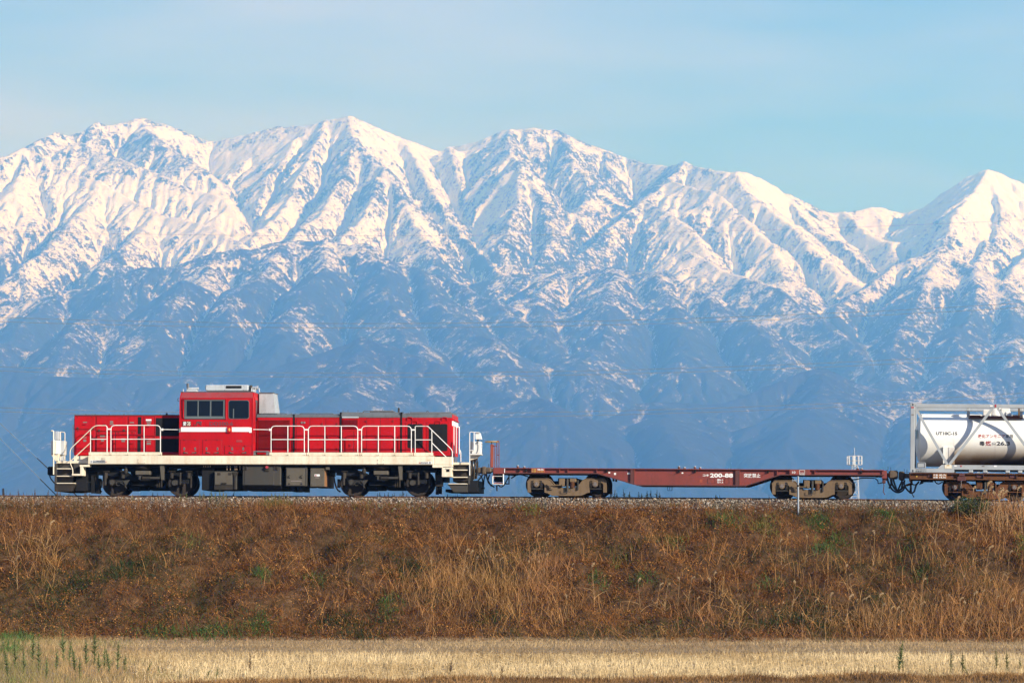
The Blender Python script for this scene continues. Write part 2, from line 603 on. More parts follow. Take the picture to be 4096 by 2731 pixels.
ridge([(2250, 525, 20000), (2300, 640, 19400), (2360, 690, 19100), (2330, 800, 18700), (2290, 890, 18300)], 0.8)
ridge([(2440, 605, 20100), (2420, 700, 19600), (2400, 780, 19200)], 0.8)
ridge([(2752, 641, 19600), (2690, 700, 19200), (2560, 810, 18600), (2440, 900, 18100), (2300, 985, 17600), (2150, 1060, 17100), (2060, 1110, 16800)], 0.72)
ridge([(2690, 700, 19200), (2740, 725, 18800), (2850, 770, 18500), (2980, 850, 18100), (3100, 960, 17600), (3160, 1080, 17100)], 0.62)
ridge([(2560, 810, 18600), (2660, 850, 18200), (2780, 940, 17700), (2860, 1030, 17200)], 0.62)
ridge([(2960, 676, 19000), (3050, 790, 18500), (3180, 900, 18000), (3320, 1010, 17500), (3450, 1130, 17000), (3560, 1260, 16500)], 0.66)
ridge([(3135, 750, 19200), (3260, 880, 18700), (3400, 1000, 18200), (3540, 1090, 17700)], 0.66)
ridge([(3380, 838, 19700), (3480, 930, 19000), (3600, 1010, 18400), (3700, 1060, 17800)], 0.7)
ridge([(3620, 846, 19900), (3740, 900, 19200), (3820, 980, 18600), (3830, 1040, 18000)], 0.75)
ridge([(3936, 676, 19300), (3860, 780, 18700), (3800, 900, 18100), (3760, 980, 17700)], 0.78)
ridge([(3936, 676, 19300), (4000, 800, 18800), (3960, 930, 18200), (3900, 1020, 17700)], 0.78)
ridge([(4160, 745, 19200), (4180, 880, 18500), (4100, 1010, 17800), (4000, 1100, 17200)], 0.75)
# wooded front ridges
ridge([(-300, 1190, 16200), (0, 1170, 16000), (250, 1125, 15900), (480, 1085, 15800), (640, 1065, 15700), (860, 1020, 15700), (1000, 995, 15800), (1150, 958, 15900),
       (1300, 943, 15900), (1450, 982, 15700), (1650, 1058, 15500), (1850, 1130, 15200), (2000, 1220, 14800), (2150, 1330, 14300), (2260, 1420, 13700), (2330, 1520, 13000)], 0.55)
ridge([(1300, 943, 15900), (1270, 1060, 15200), (1230, 1170, 14500), (1150, 1290, 13700), (1120, 1380, 13000)], 0.55)
ridge([(1150, 958, 15900), (1040, 1080, 15100), (960, 1210, 14300), (930, 1330, 13500)], 0.55)
ridge([(860, 1020, 15700), (760, 1120, 15000), (700, 1230, 14300), (620, 1360, 13500), (560, 1440, 12800)], 0.55)
ridge([(480, 1085, 15800), (420, 1180, 15100), (330, 1290, 14300), (280, 1400, 13500)], 0.55)
ridge([(250, 1125, 15900), (120, 1230, 15100), (20, 1330, 14300), (-80, 1430, 13500)], 0.55)
ridge([(1450, 982, 15700), (1540, 1120, 14900), (1600, 1250, 14100), (1660, 1380, 13300), (1760, 1480, 12500)], 0.52)
ridge([(1650, 1058, 15500), (1760, 1190, 14600), (1900, 1330, 13700), (2020, 1450, 12900)], 0.52)
ridge([(1880, 1140, 16400), (2000, 1112, 16300), (2150, 1082, 16200), (2300, 1062, 16100), (2450, 1046, 16000), (2600, 1090, 15700), (2800, 1190, 15200), (3000, 1310, 14500), (3180, 1420, 13800), (3350, 1510, 13000)], 0.55)
ridge([(2450, 1046, 16000), (2420, 1150, 15200), (2440, 1270, 14400), (2380, 1390, 13600), (2320, 1500, 12900)], 0.52)
ridge([(2600, 1090, 15700), (2650, 1220, 14900), (2720, 1340, 14100), (2760, 1450, 13300)], 0.52)
ridge([(2250, 1070, 16100), (2150, 1180, 15300), (2180, 1300, 14500), (2240, 1400, 13700)], 0.55)
ridge([(2750, 1010, 16800), (2950, 1080, 16300), (3150, 1200, 15600), (3350, 1330, 14800), (3500, 1440, 14000), (3600, 1530, 13200)], 0.55)
ridge([(3300, 1290, 15600), (3440, 1180, 16300), (3580, 1070, 16700), (3760, 1028, 16700), (3900, 1090, 16400), (4050, 1180, 15900), (4250, 1260, 15500)], 0.58)
ridge([(3760, 1028, 16700), (3700, 1150, 15900), (3620, 1270, 15100), (3580, 1400, 14200), (3540, 1500, 13300)], 0.56)
ridge([(3900, 1090, 16400), (3920, 1220, 15500), (3840, 1340, 14600), (3780, 1450, 13700)], 0.56)
ridge([(4050, 1180, 15900), (4080, 1300, 15000), (4040, 1400, 14200), (4000, 1480, 13400)], 0.56)
# low foothills
ridge([(-300, 1500, 12500), (100, 1480, 12400), (400, 1520, 12200), (700, 1490, 12100), (1000, 1450, 12000), (1250, 1400, 12000), (1450, 1340, 12100), (1620, 1375, 11900), (1850, 1470, 11500), (2100, 1570, 11000), (2250, 1650, 10500)], 0.42)
ridge([(1450, 1340, 12100), (1400, 1480, 11300), (1320, 1620, 10500), (1280, 1760, 9800)], 0.42)
ridge([(400, 1520, 12200), (330, 1640, 11300), (300, 1780, 10400)], 0.42)
ridge([(2150, 1720, 10600), (2350, 1640, 11200), (2600, 1570, 11600), (2900, 1590, 11700), (3130, 1520, 11900), (3300, 1478, 12000), (3550, 1540, 11900), (3800, 1500, 12000), (4050, 1470, 12100), (4350, 1480, 12200)], 0.42)
ridge([(3300, 1478, 12000), (3220, 1620, 11200), (3180, 1760, 10300)], 0.42)
ridge([(2600, 1570, 11600), (2700, 1700, 10700), (2760, 1820, 9900)], 0.42)
ridge([(3800, 1500, 12000), (3760, 1640, 11100), (3800, 1780, 10200)], 0.42)


def base_height(xs, ys):
    X, Y = np.meshgrid(xs, ys)
    wx = X + 110 * fbm(X / 800, Y / 800, 4, 1)
    wy = Y + 140 * fbm(X / 800 + 31, Y / 800, 4, 2)
    H = np.full(X.shape, -1e9)
    for pts, k in RIDGES:
        P = [W(*p) for p in pts]
        best = np.full(X.shape, -1e9)
        for a, b in zip(P[:-1], P[1:]):
            R = max(a.z, b.z) / k * 0.8
            i0, i1 = np.searchsorted(ys, (min(a.y, b.y) - R, max(a.y, b.y) + R))
            j0, j1 = np.searchsorted(xs, (min(a.x, b.x) - R, max(a.x, b.x) + R))
            if i1 <= i0 or j1 <= j0: continue
            sx, sy = wx[i0:i1, j0:j1], wy[i0:i1, j0:j1]
            ex, ey = b.x - a.x, b.y - a.y
            t = np.clip(((sx - a.x) * ex + (sy - a.y) * ey) / (ex * ex + ey * ey), 0, 1)
            d = np.hypot(sx - a.x - t * ex, sy - a.y - t * ey)
            z = a.z + (b.z - a.z) * t
            d = np.sqrt(d * d + 30.0 ** 2) - 30.0
            v = z - k * d * (1.12 - 0.00010 * np.minimum(d, 3000))
            sub = best[i0:i1, j0:j1]
            np.maximum(sub, v, out=sub)
        m = np.maximum(H, best)
        e = np.exp(-np.abs(H - best) / 45.0)              # smooth union
        H = m + 12.0 * e * (best > -1e8) * (H > -1e8)
    floor = -5 + 0.055 * np.maximum(Y - 8400, 0)
    return np.maximum(H, floor)


def blur(A, n):
    for _ in range(n):
        A = (np.roll(A, 1, 0) + A + np.roll(A, -1, 0)) / 3
        A = (np.roll(A, 1, 1) + A + np.roll(A, -1, 1)) / 3
    return A


def erode(H0, d, steps, c0, m=0.5, cap=300.0):
    """let running water carve valleys into a height field (stream power law on a square grid)"""
    ny, nx = H0.shape
    n = ny * nx
    H = H0.copy()
    idx = np.arange(n).reshape(ny, nx)
    border = np.zeros((ny, nx), bool); border[0] = border[-1] = True; border[:, 0] = border[:, -1] = True
    A = None
    for it in range(steps):
        best = np.zeros((ny, nx)); rec = idx.copy(); dist = np.full((ny, nx), d)
        for i in (-1, 0, 1):
            for j in (-1, 0, 1):
                if i == 0 and j == 0: continue
                L = d * math.hypot(i, j)
                s = (H - np.roll(H, (-i, -j), (0, 1))) / L
                up = s > best
                best[up] = s[up]; dist[up] = L
                rec[up] = np.roll(idx, (-i, -j), (0, 1))[up]
        rec[border] = idx[border]
        r = rec.ravel()
        dep = (r != np.arange(n)).astype(np.int32); p = r.copy()
        for _ in range(12):
            dep = dep + dep[p]; p = p[p]
        order = np.argsort(dep, kind='stable')
        cnt = np.searchsorted(dep[order], np.arange(dep.max() + 2))
        A = np.full(n, d * d)
        for l in range(len(cnt) - 2, 0, -1):
            q = order[cnt[l]:cnt[l + 1]]
            np.add.at(A, r[q], A[q])
        F = c0 * (A / 1e5) ** m * (d / dist.ravel())
        F = np.minimum(F, 1.2)
        h = H.ravel().copy()
        for l in range(1, len(cnt) - 1):
            q = order[cnt[l]:cnt[l + 1]]
            h[q] = (h[q] + F[q] * h[r[q]]) / (1 + F[q])
        H = np.maximum(h.reshape(ny, nx), H0 - cap)
        lap = (np.roll(H, 1, 0) + np.roll(H, -1, 0) + np.roll(H, 1, 1) + np.roll(H, -1, 1)) / 4 - H
        lap[border] = 0
        H = H + 0.045 * lap
    return H, A.reshape(ny, nx)


DE = 16.0
exs, eys = np.arange(-4032, 4033, DE), np.arange(8384, 21441, DE)
EX, EY = np.meshgrid(exs, eys)
H0 = base_height(exs, eys)
crest = np.full(EX.shape, 1e9)              # stay true to the skyline close to the main crest
_P = [W(q[0], q[1], q[2]) for q in RIDGES[0][0]]
for _a in _P: crest = np.minimum(crest, np.hypot(EX - _a.x, EY - _a.y))
fade = np.clip(crest / 500, 0.25, 1)
H0 = H0 + np.clip(H0 / 800, 0.1, 1) * (150 * fbm(EX / 760 + 3, EY / 760, 3, 4) + 75 * fbm(EX / 330, EY / 330, 4, 5) + 26 * fbm(EX / 90 + 7, EY / 90, 3, 6)) * fade
He, Ae = erode(H0, DE, 26, 0.62, 0.40)
flow = blur(np.log10(Ae / (DE * DE)), 1)
X, Y = np.meshgrid(gx, gy)


def resample(A, wx, wy):
    fx = np.clip((wx - exs[0]) / DE, 0, len(exs) - 1.001); fy = np.clip((wy - eys[0]) / DE, 0, len(eys) - 1.001)
    i, j = fy.astype(int), fx.astype(int)
    u, v = fx - j, fy - i
    u, v = u * u * (3 - 2 * u), v * v * (3 - 2 * v)
    return (A[i, j] * (1 - u) + A[i, j + 1] * u) * (1 - v) + (A[i + 1, j] * (1 - u) + A[i + 1, j + 1] * u) * v


jx, jy = X + 26 * fbm(X / 60, Y / 60, 2, 7), Y + 26 * fbm(X / 60 + 5, Y / 60, 2, 8)
Hf = resample(He, jx, jy)
hi = np.clip((Hf - 300) / 1200, 0.25, 1)
Hf += 12 * hi * fbm(X / 45, Y / 45, 3, 9)
gully = resample(flow, jx, jy)
curv = blur(Hf, 5) - Hf                     # positive in hollows

# trim to the field of view
ii, jj = np.meshgrid(np.arange(len(gy) - 1), np.arange(len(gx) - 1), indexing='ij')
keep = np.abs(gx[jj]) < gy[ii] * 0.162 * 1.13
vid = np.arange(X.size).reshape(X.shape)
quads = np.stack([vid[:-1, :-1], vid[:-1, 1:], vid[1:, 1:], vid[1:, :-1]], -1)[keep]
used = np.unique(quads)
remap = np.full(X.size, -1, np.int64); remap[used] = np.arange(len(used))
mverts = np.stack([X, Y, Hf], -1).reshape(-1, 3)[used]
me = mesh_np('mountain_range', mverts, remap[quads], smooth=True)
for nm, arr in (('gully', gully), ('hollow', curv)):
    at = me.attributes.new(nm, 'FLOAT', 'POINT')
    at.data.foreach_set('value', arr.reshape(-1)[used].astype(np.float32))

m, nt, b = new_mat('mountain_snow_rock_forest')
geo = nt.nodes.new('ShaderNodeNewGeometry')
sep = nt.nodes.new('ShaderNodeSeparateXYZ'); nt.links.new(geo.outputs['Position'], sep.inputs[0])
sepn = nt.nodes.new('ShaderNodeSeparateXYZ'); nt.links.new(geo.outputs['Normal'], sepn.inputs[0])
at_g = N(nt, 'ShaderNodeAttribute', attribute_name='gully').outputs['Fac']
at_h = N(nt, 'ShaderNodeAttribute', attribute_name='hollow').outputs['Fac']
pos = geo.outputs['Position']
n_big = noise(nt, pos, 0.0009, 3)
n_mid = noise(nt, pos, 0.011, 4, 0.6)
n_fine = noise(nt, pos, 0.060, 4, 0.8)
z = sep.outputs['Z']
# snow score: altitude, hollows and chutes, gentle slopes, patchy noise
s = maprange(nt, z, 450, 2100, -0.95, 0.62)
s = math_n(nt, 'ADD', s, maprange(nt, sep.outputs['Y'], 15200, 17600, -0.16, 0.04))
s = math_n(nt, 'ADD', s, maprange(nt, sep.outputs['X'], 300, 2600, 0.0, 0.32))
s = math_n(nt, 'ADD', s, maprange(nt, at_g, 0.3, 2.6, -0.30, 0.80))
s = math_n(nt, 'ADD', s, maprange(nt, at_h, -12, 12, -0.45, 0.45))
s = math_n(nt, 'ADD', s, maprange(nt, sepn.outputs['Z'], 0.66, 0.90, -0.20, 0.25))
s = math_n(nt, 'ADD', s, maprange(nt, n_big, 0.36, 0.64, -0.38, 0.45))
s = math_n(nt, 'ADD', s, maprange(nt, n_mid, 0.33, 0.67, -0.52, 0.52))
s = math_n(nt, 'ADD', s, maprange(nt, n_fine, 0.30, 0.70, -1.05, 1.05))
snow = maprange(nt, s, -0.28, 0.30, 0, 1, True)
thin = maprange(nt, z, 550, 1700, 0.42, 1.0)
snow = math_n(nt, 'MULTIPLY', snow, thin)
forest = mixc(nt, n_mid, (0.012, 0.016, 0.018), (0.032, 0.033, 0.033))
col = mixc(nt, snow, forest, (0.67, 0.68, 0.71))
nt.links.new(col, b.inputs['Base Color'])
b.inputs['Roughness'].default_value = 0.85
b.inputs['Specular IOR Level'].default_value = 0.1
hb = math_n(nt, 'ADD', n_fine, math_n(nt, 'MULTIPLY', n_mid, 1.5))
bump(nt, b, hb, 0.5, 10.0)
mountains = tag(link('mountain_range', me, m), kind='structure')

# ------------------------------------------------------------------ haze: the air between here and the mountains
bm = bmesh.new()
bmesh.ops.create_cube(bm, size=1.0)
me = bpy.data.meshes.new('haze'); bm.to_mesh(me); bm.free()
m = bpy.data.materials.new('haze_air'); m.use_nodes = True
nt = m.node_tree; nt.nodes.clear()
out = nt.nodes.new('ShaderNodeOutputMaterial'); pv = nt.nodes.new('ShaderNodeVolumePrincipled')
pv.inputs['Color'].default_value = (0.150, 0.435, 1.0, 1)
pv.inputs['Absorption Color'].default_value = (1, 1, 1, 1)
pv.inputs['Density'].default_value = 1.22e-4
pv.inputs['Density Attribute'].default_value = ''
pv.inputs['Anisotropy'].default_value = 0.35
nt.links.new(pv.outputs[0], out.inputs['Volume'])
haze = tag(link('haze', me, m), kind='stuff')
haze.scale = (12000, 24000, 3302)
haze.location = (0, 11500, 1650)
# ------------------------------------------------------------------ embankment, track bed, field
YT, YB = 113.35, 105.4            # top and foot of the near slope
DROP = 0.44                      # shoulder below the rail head


def ground_z(x, y, rough=True):
    """height of the ground: field, slope, shoulder, far slope"""
    x, y = np.asarray(x, float), np.asarray(y, float)
    y = y - yoff(np.clip(x, -32, 32)) * np.clip((y - 62) / 38, 0, 1)
    zt = zrail(x) - DROP
    t = np.clip((y - YB) / (YT - YB), 0, 1)
    t2 = np.clip((128.0 - y) / (128.0 - 119.9), 0, 1)
    s = np.minimum(t, t2)
    z = zt * s
    if rough:
        b = np.clip(s * 6, 0, 1) * np.clip((1 - s) * 8, 0, 1)
        z = z + b * (0.85 * fbm(x / 1.8, y / 1.4, 3, 21) + 0.46 * fbm(x / 0.6, y / 0.5, 2, 25))
        f = (y < YB)
        z = z + np.where(f, 0.05 * fbm(x / 1.5, y / 3.0, 2, 27), 0)
        # low bund across the foreground and a shallow ditch below the slope
        z = z + np.where(f, np.clip((x + 7.5) / 2.5, 0, 1) * (0.17 + 0.20 * fbm(x / 1.3 + 5, y / 5.0, 2, 29)) * np.exp(-((y - 59.3 - 1.2 * fbm(x / 4, x * 0, 2, 31)) / 1.1) ** 2), 0)
        z = z - np.where(f, 0.10 * np.exp(-((y - 89.5) / 1.6) ** 2), 0)
    return z


def slope_pt(px, py):
    """point of the near slope or of the field that the photograph shows at (px, py)"""
    a, b = (px - CXP) / FPX, (CYP - py) / FPX
    dy, dz = math.cos(PITCH) - b * math.sin(PITCH), math.sin(PITCH) + b * math.cos(PITCH)
    x = a * 110
    t = 110.0
    for _ in range(6):
        k = (float(zrail(x)) - DROP) / (YT - YB)
        t = (-k * (YB + yoff(x)) - CAM_Z) / (dz - k * dy)
        x = a * t
    if dy * t < YB + yoff(x):
        t = -CAM_Z / dz
    return a * t, dy * t


gxs = np.concatenate([np.linspace(-5900, -400, 6), np.linspace(-300, -36, 6), np.arange(-30, 30.01, 0.2), np.linspace(36, 300, 6), np.linspace(400, 5900, 6)])
gys = np.concatenate([np.array([-400, -100, 0, 20, 40]), np.arange(50, 66, 0.35), np.arange(66, 101, 1.0), np.arange(101, 117.5, 0.15), np.array([118, 119, 120, 121, 122.5, 124, 126, 128, 132, 140, 200, 400, 1000, 3000, 8000, 15000, 23000])])
GX, GY = np.meshgrid(gxs, gys)
GZ = ground_z(GX, GY)
vid = np.arange(GX.size).reshape(GX.shape)
q = np.stack([vid[:-1, :-1], vid[:-1, 1:], vid[1:, 1:], vid[1:, :-1]], -1).reshape(-1, 4)
me = mesh_np('ground', np.stack([GX, GY, GZ], -1).reshape(-1, 3), q, smooth=True)
m, nt, b = new_mat('soil_and_litter')
geo = nt.nodes.new('ShaderNodeNewGeometry'); pos = geo.outputs['Position']
sp = nt.nodes.new('ShaderNodeSeparateXYZ'); nt.links.new(pos, sp.inputs[0])
n1 = noise(nt, pos, 3.0, 6, 0.7); n2 = noise(nt, pos, 0.35, 3)
c1 = mixc(nt, maprange(nt, n1, 0.35, 0.65), (0.030, 0.017, 0.008), (0.115, 0.062, 0.028))
c2 = mixc(nt, maprange(nt, n1, 0.35, 0.65), (0.20, 0.13, 0.065), (0.34, 0.235, 0.12))
infield = maprange(nt, sp.outputs['Z'], 0.06, 0.16, 1, 0)
far = maprange(nt, sp.outputs['Y'], 124, 134, 0, 1)
col = mixc(nt, infield, c1, c2)
col = mixc(nt, far, col, (0.12, 0.095, 0.055))
nt.links.new(col, b.inputs['Base Color']); b.inputs['Roughness'].default_value = 0.95; b.inputs['Specular IOR Level'].default_value = 0.05
bump(nt, b, n1, 0.8, 0.06)
tag(link('ground', me, m), kind='structure')

# ballast bed: a shoulder with loose stones on it


def ballast_z(x, y):
    yw = y
    y = y - yoff(x)
    e = 0.45 * fbm(x / 1.6, x * 0 + 3, 3, 41)
    top = zrail(x) - 0.125
    foot = zrail(x) - DROP - 0.04
    near = np.clip((y - (113.3 + e)) / (114.5 - 113.3), 0, 1)
    farr = np.clip((119.95 - y) / 1.5, 0, 1)
    s = np.minimum(near, farr)
    return np.where(y < 113.3 + e, ground_z(x, yw) - 0.02, foot + (top - foot) * s)


bxs = np.arange(-26, 26.01, 0.25)
bys = np.concatenate([np.arange(113.0, 115.3, 0.1), np.arange(115.4, 120.3, 0.35)])
BX, BY = np.meshgrid(bxs, bys); BY = BY + yoff(BX)
BZ = ballast_z(BX, BY) - 0.03 + 0.03 * fbm(BX / 0.3, BY / 0.3, 2, 44)
vid = np.arange(BX.size).reshape(BX.shape)
q = np.stack([vid[:-1, :-1], vid[:-1, 1:], vid[1:, 1:], vid[1:, :-1]], -1).reshape(-1, 4)
me = mesh_np('ballast_bed', np.stack([BX, BY, BZ], -1).reshape(-1, 3), q, smooth=True)
m, nt, b = new_mat('ballast_bed_dark')
geo = nt.nodes.new('ShaderNodeNewGeometry')
n1 = noise(nt, geo.outputs['Position'], 14, 4, 0.7)
nt.links.new(mixc(nt, maprange(nt, n1, 0.35, 0.65), (0.03, 0.024, 0.018), (0.14, 0.11, 0.08)), b.inputs['Base Color']); b.inputs['Roughness'].default_value = 0.95
bump(nt, b, n1, 1.0, 0.05)
bed = tag(link('ballast_bed', me, m), kind='structure')


def tint_mat(name, rough=0.8, trans=0.0, spec=0.15):
    m, nt, b = new_mat(name)
    at = nt.nodes.new('ShaderNodeAttribute'); at.attribute_name = 'tint'
    nt.links.new(at.outputs['Color'], b.inputs['Base Color'])
    b.inputs['Roughness'].default_value = rough
    b.inputs['Specular IOR Level'].default_value = spec
    if trans:
        tr = nt.nodes.new('ShaderNodeBsdfTranslucent'); nt.links.new(at.outputs['Color'], tr.inputs['Color'])
        mx = nt.nodes.new('ShaderNodeMixShader'); mx.inputs[0].default_value = trans
        out = nt.nodes['Material Output']
        nt.links.new(b.outputs[0], mx.inputs[1]); nt.links.new(tr.outputs[0], mx.inputs[2]); nt.links.new(mx.outputs[0], out.inputs[0])
    return m


def set_tint(me, cols):
    at = me.attributes.new('tint', 'FLOAT_COLOR', 'POINT')
    c = np.ones((len(cols), 4), np.float32); c[:, :3] = cols
    at.data.foreach_set('color', c.ravel())


M['stone'] = tint_mat('ballast_stone', 0.85)
M['dry'] = tint_mat('dry_plant', 0.75, 0.2)
M['green'] = tint_mat('green_plant', 0.6, 0.25)

ns = 30000
sx = RNG.uniform(-22.5, 22.5, ns)
sy = RNG.choice(np.array([0, 1]), ns, p=[0.85, 0.15])
sy = np.where(sy == 0, np.maximum(114.75 - 1.45 * RNG.random(ns) - RNG.exponential(0.12, ns), 112.0), RNG.uniform(114.7, 115.8, ns)) + yoff(sx)
sz = ballast_z(sx, sy)
size = RNG.uniform(0.018, 0.042, ns) * (1 + 0.5 * (RNG.random(ns) < 0.12))
base = np.array([(1, 0, 0), (-1, 0, 0), (0, 1, 0), (0, -1, 0), (0, 0, 1), (0, 0, -1), (0.62, 0.62, 0.62), (-0.62, -0.62, 0.62)], float)
tri = np.array([(6, 0, 2), (6, 2, 4), (6, 4, 0), (7, 1, 3), (7, 3, 4), (7, 4, 1), (0, 5, 2), (1, 5, 3), (0, 4, 3), (0, 3, 5), (2, 1, 4), (2, 5, 1)])
vv = base[None] * size[:, None, None] * RNG.uniform(0.65, 1.3, (ns, 8, 1)) * RNG.uniform(0.6, 1.3, (ns, 1, 3))
ang = RNG.uniform(0, 2 * math.pi, (ns, 2))
ca, sa, cb, sb_ = np.cos(ang[:, 0])[:, None], np.sin(ang[:, 0])[:, None], np.cos(ang[:, 1])[:, None], np.sin(ang[:, 1])[:, None]
x_, y_, z_ = vv[..., 0], vv[..., 1], vv[..., 2]
x_, y_ = x_ * ca - y_ * sa, x_ * sa + y_ * ca
y_, z_ = y_ * cb - z_ * sb_, y_ * sb_ + z_ * cb
vv = np.stack([x_ + sx[:, None], y_ + sy[:, None], z_ + sz[:, None] + RNG.uniform(-0.02, 0.03, ns)[:, None]], -1)
ff = (tri[None] + (np.arange(ns) * 8)[:, None, None]).reshape(-1, 3)
me = mesh_np('ballast', vv.reshape(-1, 3), ff)
pal = np.array([(0.19, 0.150, 0.105), (0.27, 0.225, 0.165), (0.085, 0.066, 0.048), (0.20, 0.120, 0.060), (0.38, 0.33, 0.26), (0.13, 0.108, 0.082), (0.045, 0.035, 0.026)])
cc = pal[RNG.choice(7, ns, p=[0.20, 0.16, 0.18, 0.15, 0.09, 0.10, 0.12])] * RNG.uniform(0.75, 1.2, (ns, 1))
set_tint(me, np.repeat(cc, 8, 0))
tag(link('ballast', me, M['stone']), kind='stuff')

# rails
m = paint('rusty_rail', (0.085, 0.038, 0.020), (0.03, 0.016, 0.010), 0.6, 0.7, spec=0.3)
rxs = np.linspace(-27, 27, 55)
for yy in (YC - 0.565, YC + 0.565):
    prof = [(-0.034, 0.0), (0.034, 0.0), (0.034, -0.035), (0.010, -0.05), (0.010, -0.13), (0.065, -0.15), (0.065, -0.165), (-0.065, -0.165), (-0.065, -0.15), (-0.010, -0.13), (-0.010, -0.05), (-0.034, -0.035)]
    n = len(prof)
    v = np.array([[(x, yy + yoff(x) + a, float(zrail(x)) + h) for a, h in prof] for x in rxs]).reshape(-1, 3)
    f = [(i * n + j, i * n + (j + 1) % n, (i + 1) * n + (j + 1) % n, (i + 1) * n + j) for i in range(len(rxs) - 1) for j in range(n)]
    tag(link('rail', mesh_np('rail', v, f), m), kind='structure')
# ------------------------------------------------------------------ locomotive
V = Vehicle('locomotive', 1048, 588, 1541)
tag(V.root, 'red diesel locomotive with cream walkway frame and white handrails', 'locomotive')
NF, HF, CF = -1.45, -0.86, -1.42           # depth of the frame's, hood's and cab's near faces


def plan_box(name, x0, x1, y0, y1, dn, mat, parent=None, ch0=0.0, ch1=0.0, bev=0.0):
    """hood section over the full width with optional plan chamfers (px) at its ends"""
    mb = MB(); ym = (y0 + y1) / 2
    a, b = V.P(x0, ym, dn)[0], V.P(x1, ym, dn)[0]
    z0, z1 = V.P((x0 + x1) / 2, y1, dn)[2], V.P((x0 + x1) / 2, y0, dn)[2]
    c0, c1 = ch0 / 110.0, ch1 / 110.0
    if not c0 and not c1:
        mb.box(a, b, dn, -dn, z0, z1, bev or 0.02)
    else:
        mb.plan([(a, dn), (b - c1, dn), (b, dn + c1 * 1.2), (b, -dn - c1 * 1.2), (b - c1, -dn), (a, -dn)], z0, z1)
    return mb.build(name, mat, parent or V.root)


def seam(parent, x, y0, y1, d, w=1.0):
    V.box('seam', x - w / 2, x + w / 2, y0, y1, d - 0.003, d + 0.02, M['louvre'], parent, 0)


# main frame
frame = V.box('frame', 351, 1735, 1822.5, 1857, NF, -NF, M['cream'], bev=0.02)
V.box('frame_rust_line', 352, 1735, 1819.5, 1822.4, NF + 0.05, -NF - 0.05, M['rustorange'], frame, 0)  # thin rust-coloured line between kick plates and frame
V.box('underframe', 330, 1770, 1857.2, 1868, -1.10, 1.10, M['black'], bev=0)
for x0, x1 in ((330, 452), (497, 676), (724, 1408), (1458, 1640), (1684, 1745)):
    V.box('underfloor_beam', x0, x1, 1868.1, 1884, -0.78, 0.78, M['black'], bev=0)
for x0, x1, y0, y1 in ((551, 580, 1835, 1852.5), (1509, 1537, 1837, 1855.5)):
    c = V.box('cover_plate', x0, x1, y0, y1, NF - 0.012, NF + 0.02, M['cream'], bev=0.004)
    for bx_ in (x0 + 2.5, x1 - 2.5):
        for by_ in (y0 + 2.5, y1 - 2.5):
            V.cyl('bolt', bx_, by_, 1.3, NF - 0.02, NF, M['plate'], c, 8)
V.text('2', 362, 368, 1841, 1850.5, NF - 0.014, M['ink'], bold=0.02)
p = V.box('depot_plate', 360.5, 370, 1839.5, 1852, NF - 0.008, NF, M['whiteink'], bev=0)
V.text('貨新', 372, 384, 1844, 1850, NF - 0.014, M['ink'])
V.text('PFDFSFPL', 386, 421, 1841.5, 1850.5, NF - 0.014, M['ink'], bold=0.012)
V.box('data_strip', 370.3, 421.5, 1839.8, 1851.5, NF - 0.008, NF, M['acgrey'], bev=0)
V.poly('red_mark', [(421.7, 1845), (426.5, 1845), (424.1, 1849.5)], NF - 0.012, NF, M['redink'])
V.text('貨5.0', 404, 421, 1831, 1835, NF - 0.010, M['dimink'])
V.text('換0.5', 404, 421, 1836, 1840, NF - 0.010, M['dimink'])
V.poly('red_mark', [(1676.5, 1849), (1682, 1849), (1679.3, 1853)], NF - 0.012, NF, M['redink'])
V.box('data_strip', 1682.5, 1714.5, 1846, 1854.8, NF - 0.008, NF, M['whiteink'], bev=0)
V.text('PFDFSFPL', 1683.5, 1714, 1847, 1854, NF - 0.014, M['ink'], bold=0.012)
V.box('depot_plate', 1715, 1725, 1844, 1855, NF - 0.008, NF, M['whiteink'], bev=0)
V.text('1', 1718, 1722, 1845.5, 1853.8, NF - 0.014, M['ink'], bold=0.02)
V.text('千歳(川)', 1707, 1726, 1838, 1842.5, NF - 0.010, M['yellow'])

# ---- left end: steps, platform, box, rails
V.poly('end_panel', [(296, 1823), (350, 1823), (350, 1855), (296, 1855)], -1.02, 1.02, M['cream'])
V.box('end_platform', 224, 352, 1843, 1853, -1.12, 1.12, M['cream'], bev=0.015)
V.poly('frame_bracket', [(350, 1856.9), (357, 1856.9), (357, 1866), (319, 1866), (319, 1858), (350, 1858)], NF + 0.003, -1.10, M['cream'])
V.box('step_post', 320, 332, 1866.2, 1902, NF, -1.0, M['cream'], bev=0.01)
V.box('foot_board', 287, 319.8, 1894, 1902, NF, -1.05, M['cream'], bev=0.01)
V.box('step_side_panel', 294, 320, 1853.2, 1894, -1.18, -1.10, M['ugrey'], bev=0.006)
V.box('step_recess', 304, 316, 1869, 1884, -1.20, -1.17, M['black'], bev=0)
st = V.box('end_steps', 227, 292, 1853.3, 1929, -1.02, 0.9, M['ugrey'], bev=0)
for y in (1872, 1901.5, 1930):
    V.box('step', 226.5, 286 if y < 1920 else 298, y, y + 3.5, -1.36, -1.0, M['cream'], st, 0.004)
V.box('step_stringer', 218, 226, 1853.3, 1934, -1.38, -1.28, M['ugrey'], st, 0.005)
V.poly('snow_plough', [(218, 1934.2), (302, 1934.2), (286, 1964), (218, 1964)], -1.30, 1.30, M['udark'])
V.box('plough_brace', 302.5, 347, 1916, 1962.5, -1.1, 1.1, M['black'], bev=0)
V.tubes('corner_post', [[(214, 1897, -1.40), (214, 1723, -1.40), (205, 1722.5, -1.40)]], 2.9, M['cream'], rnd=0.05)
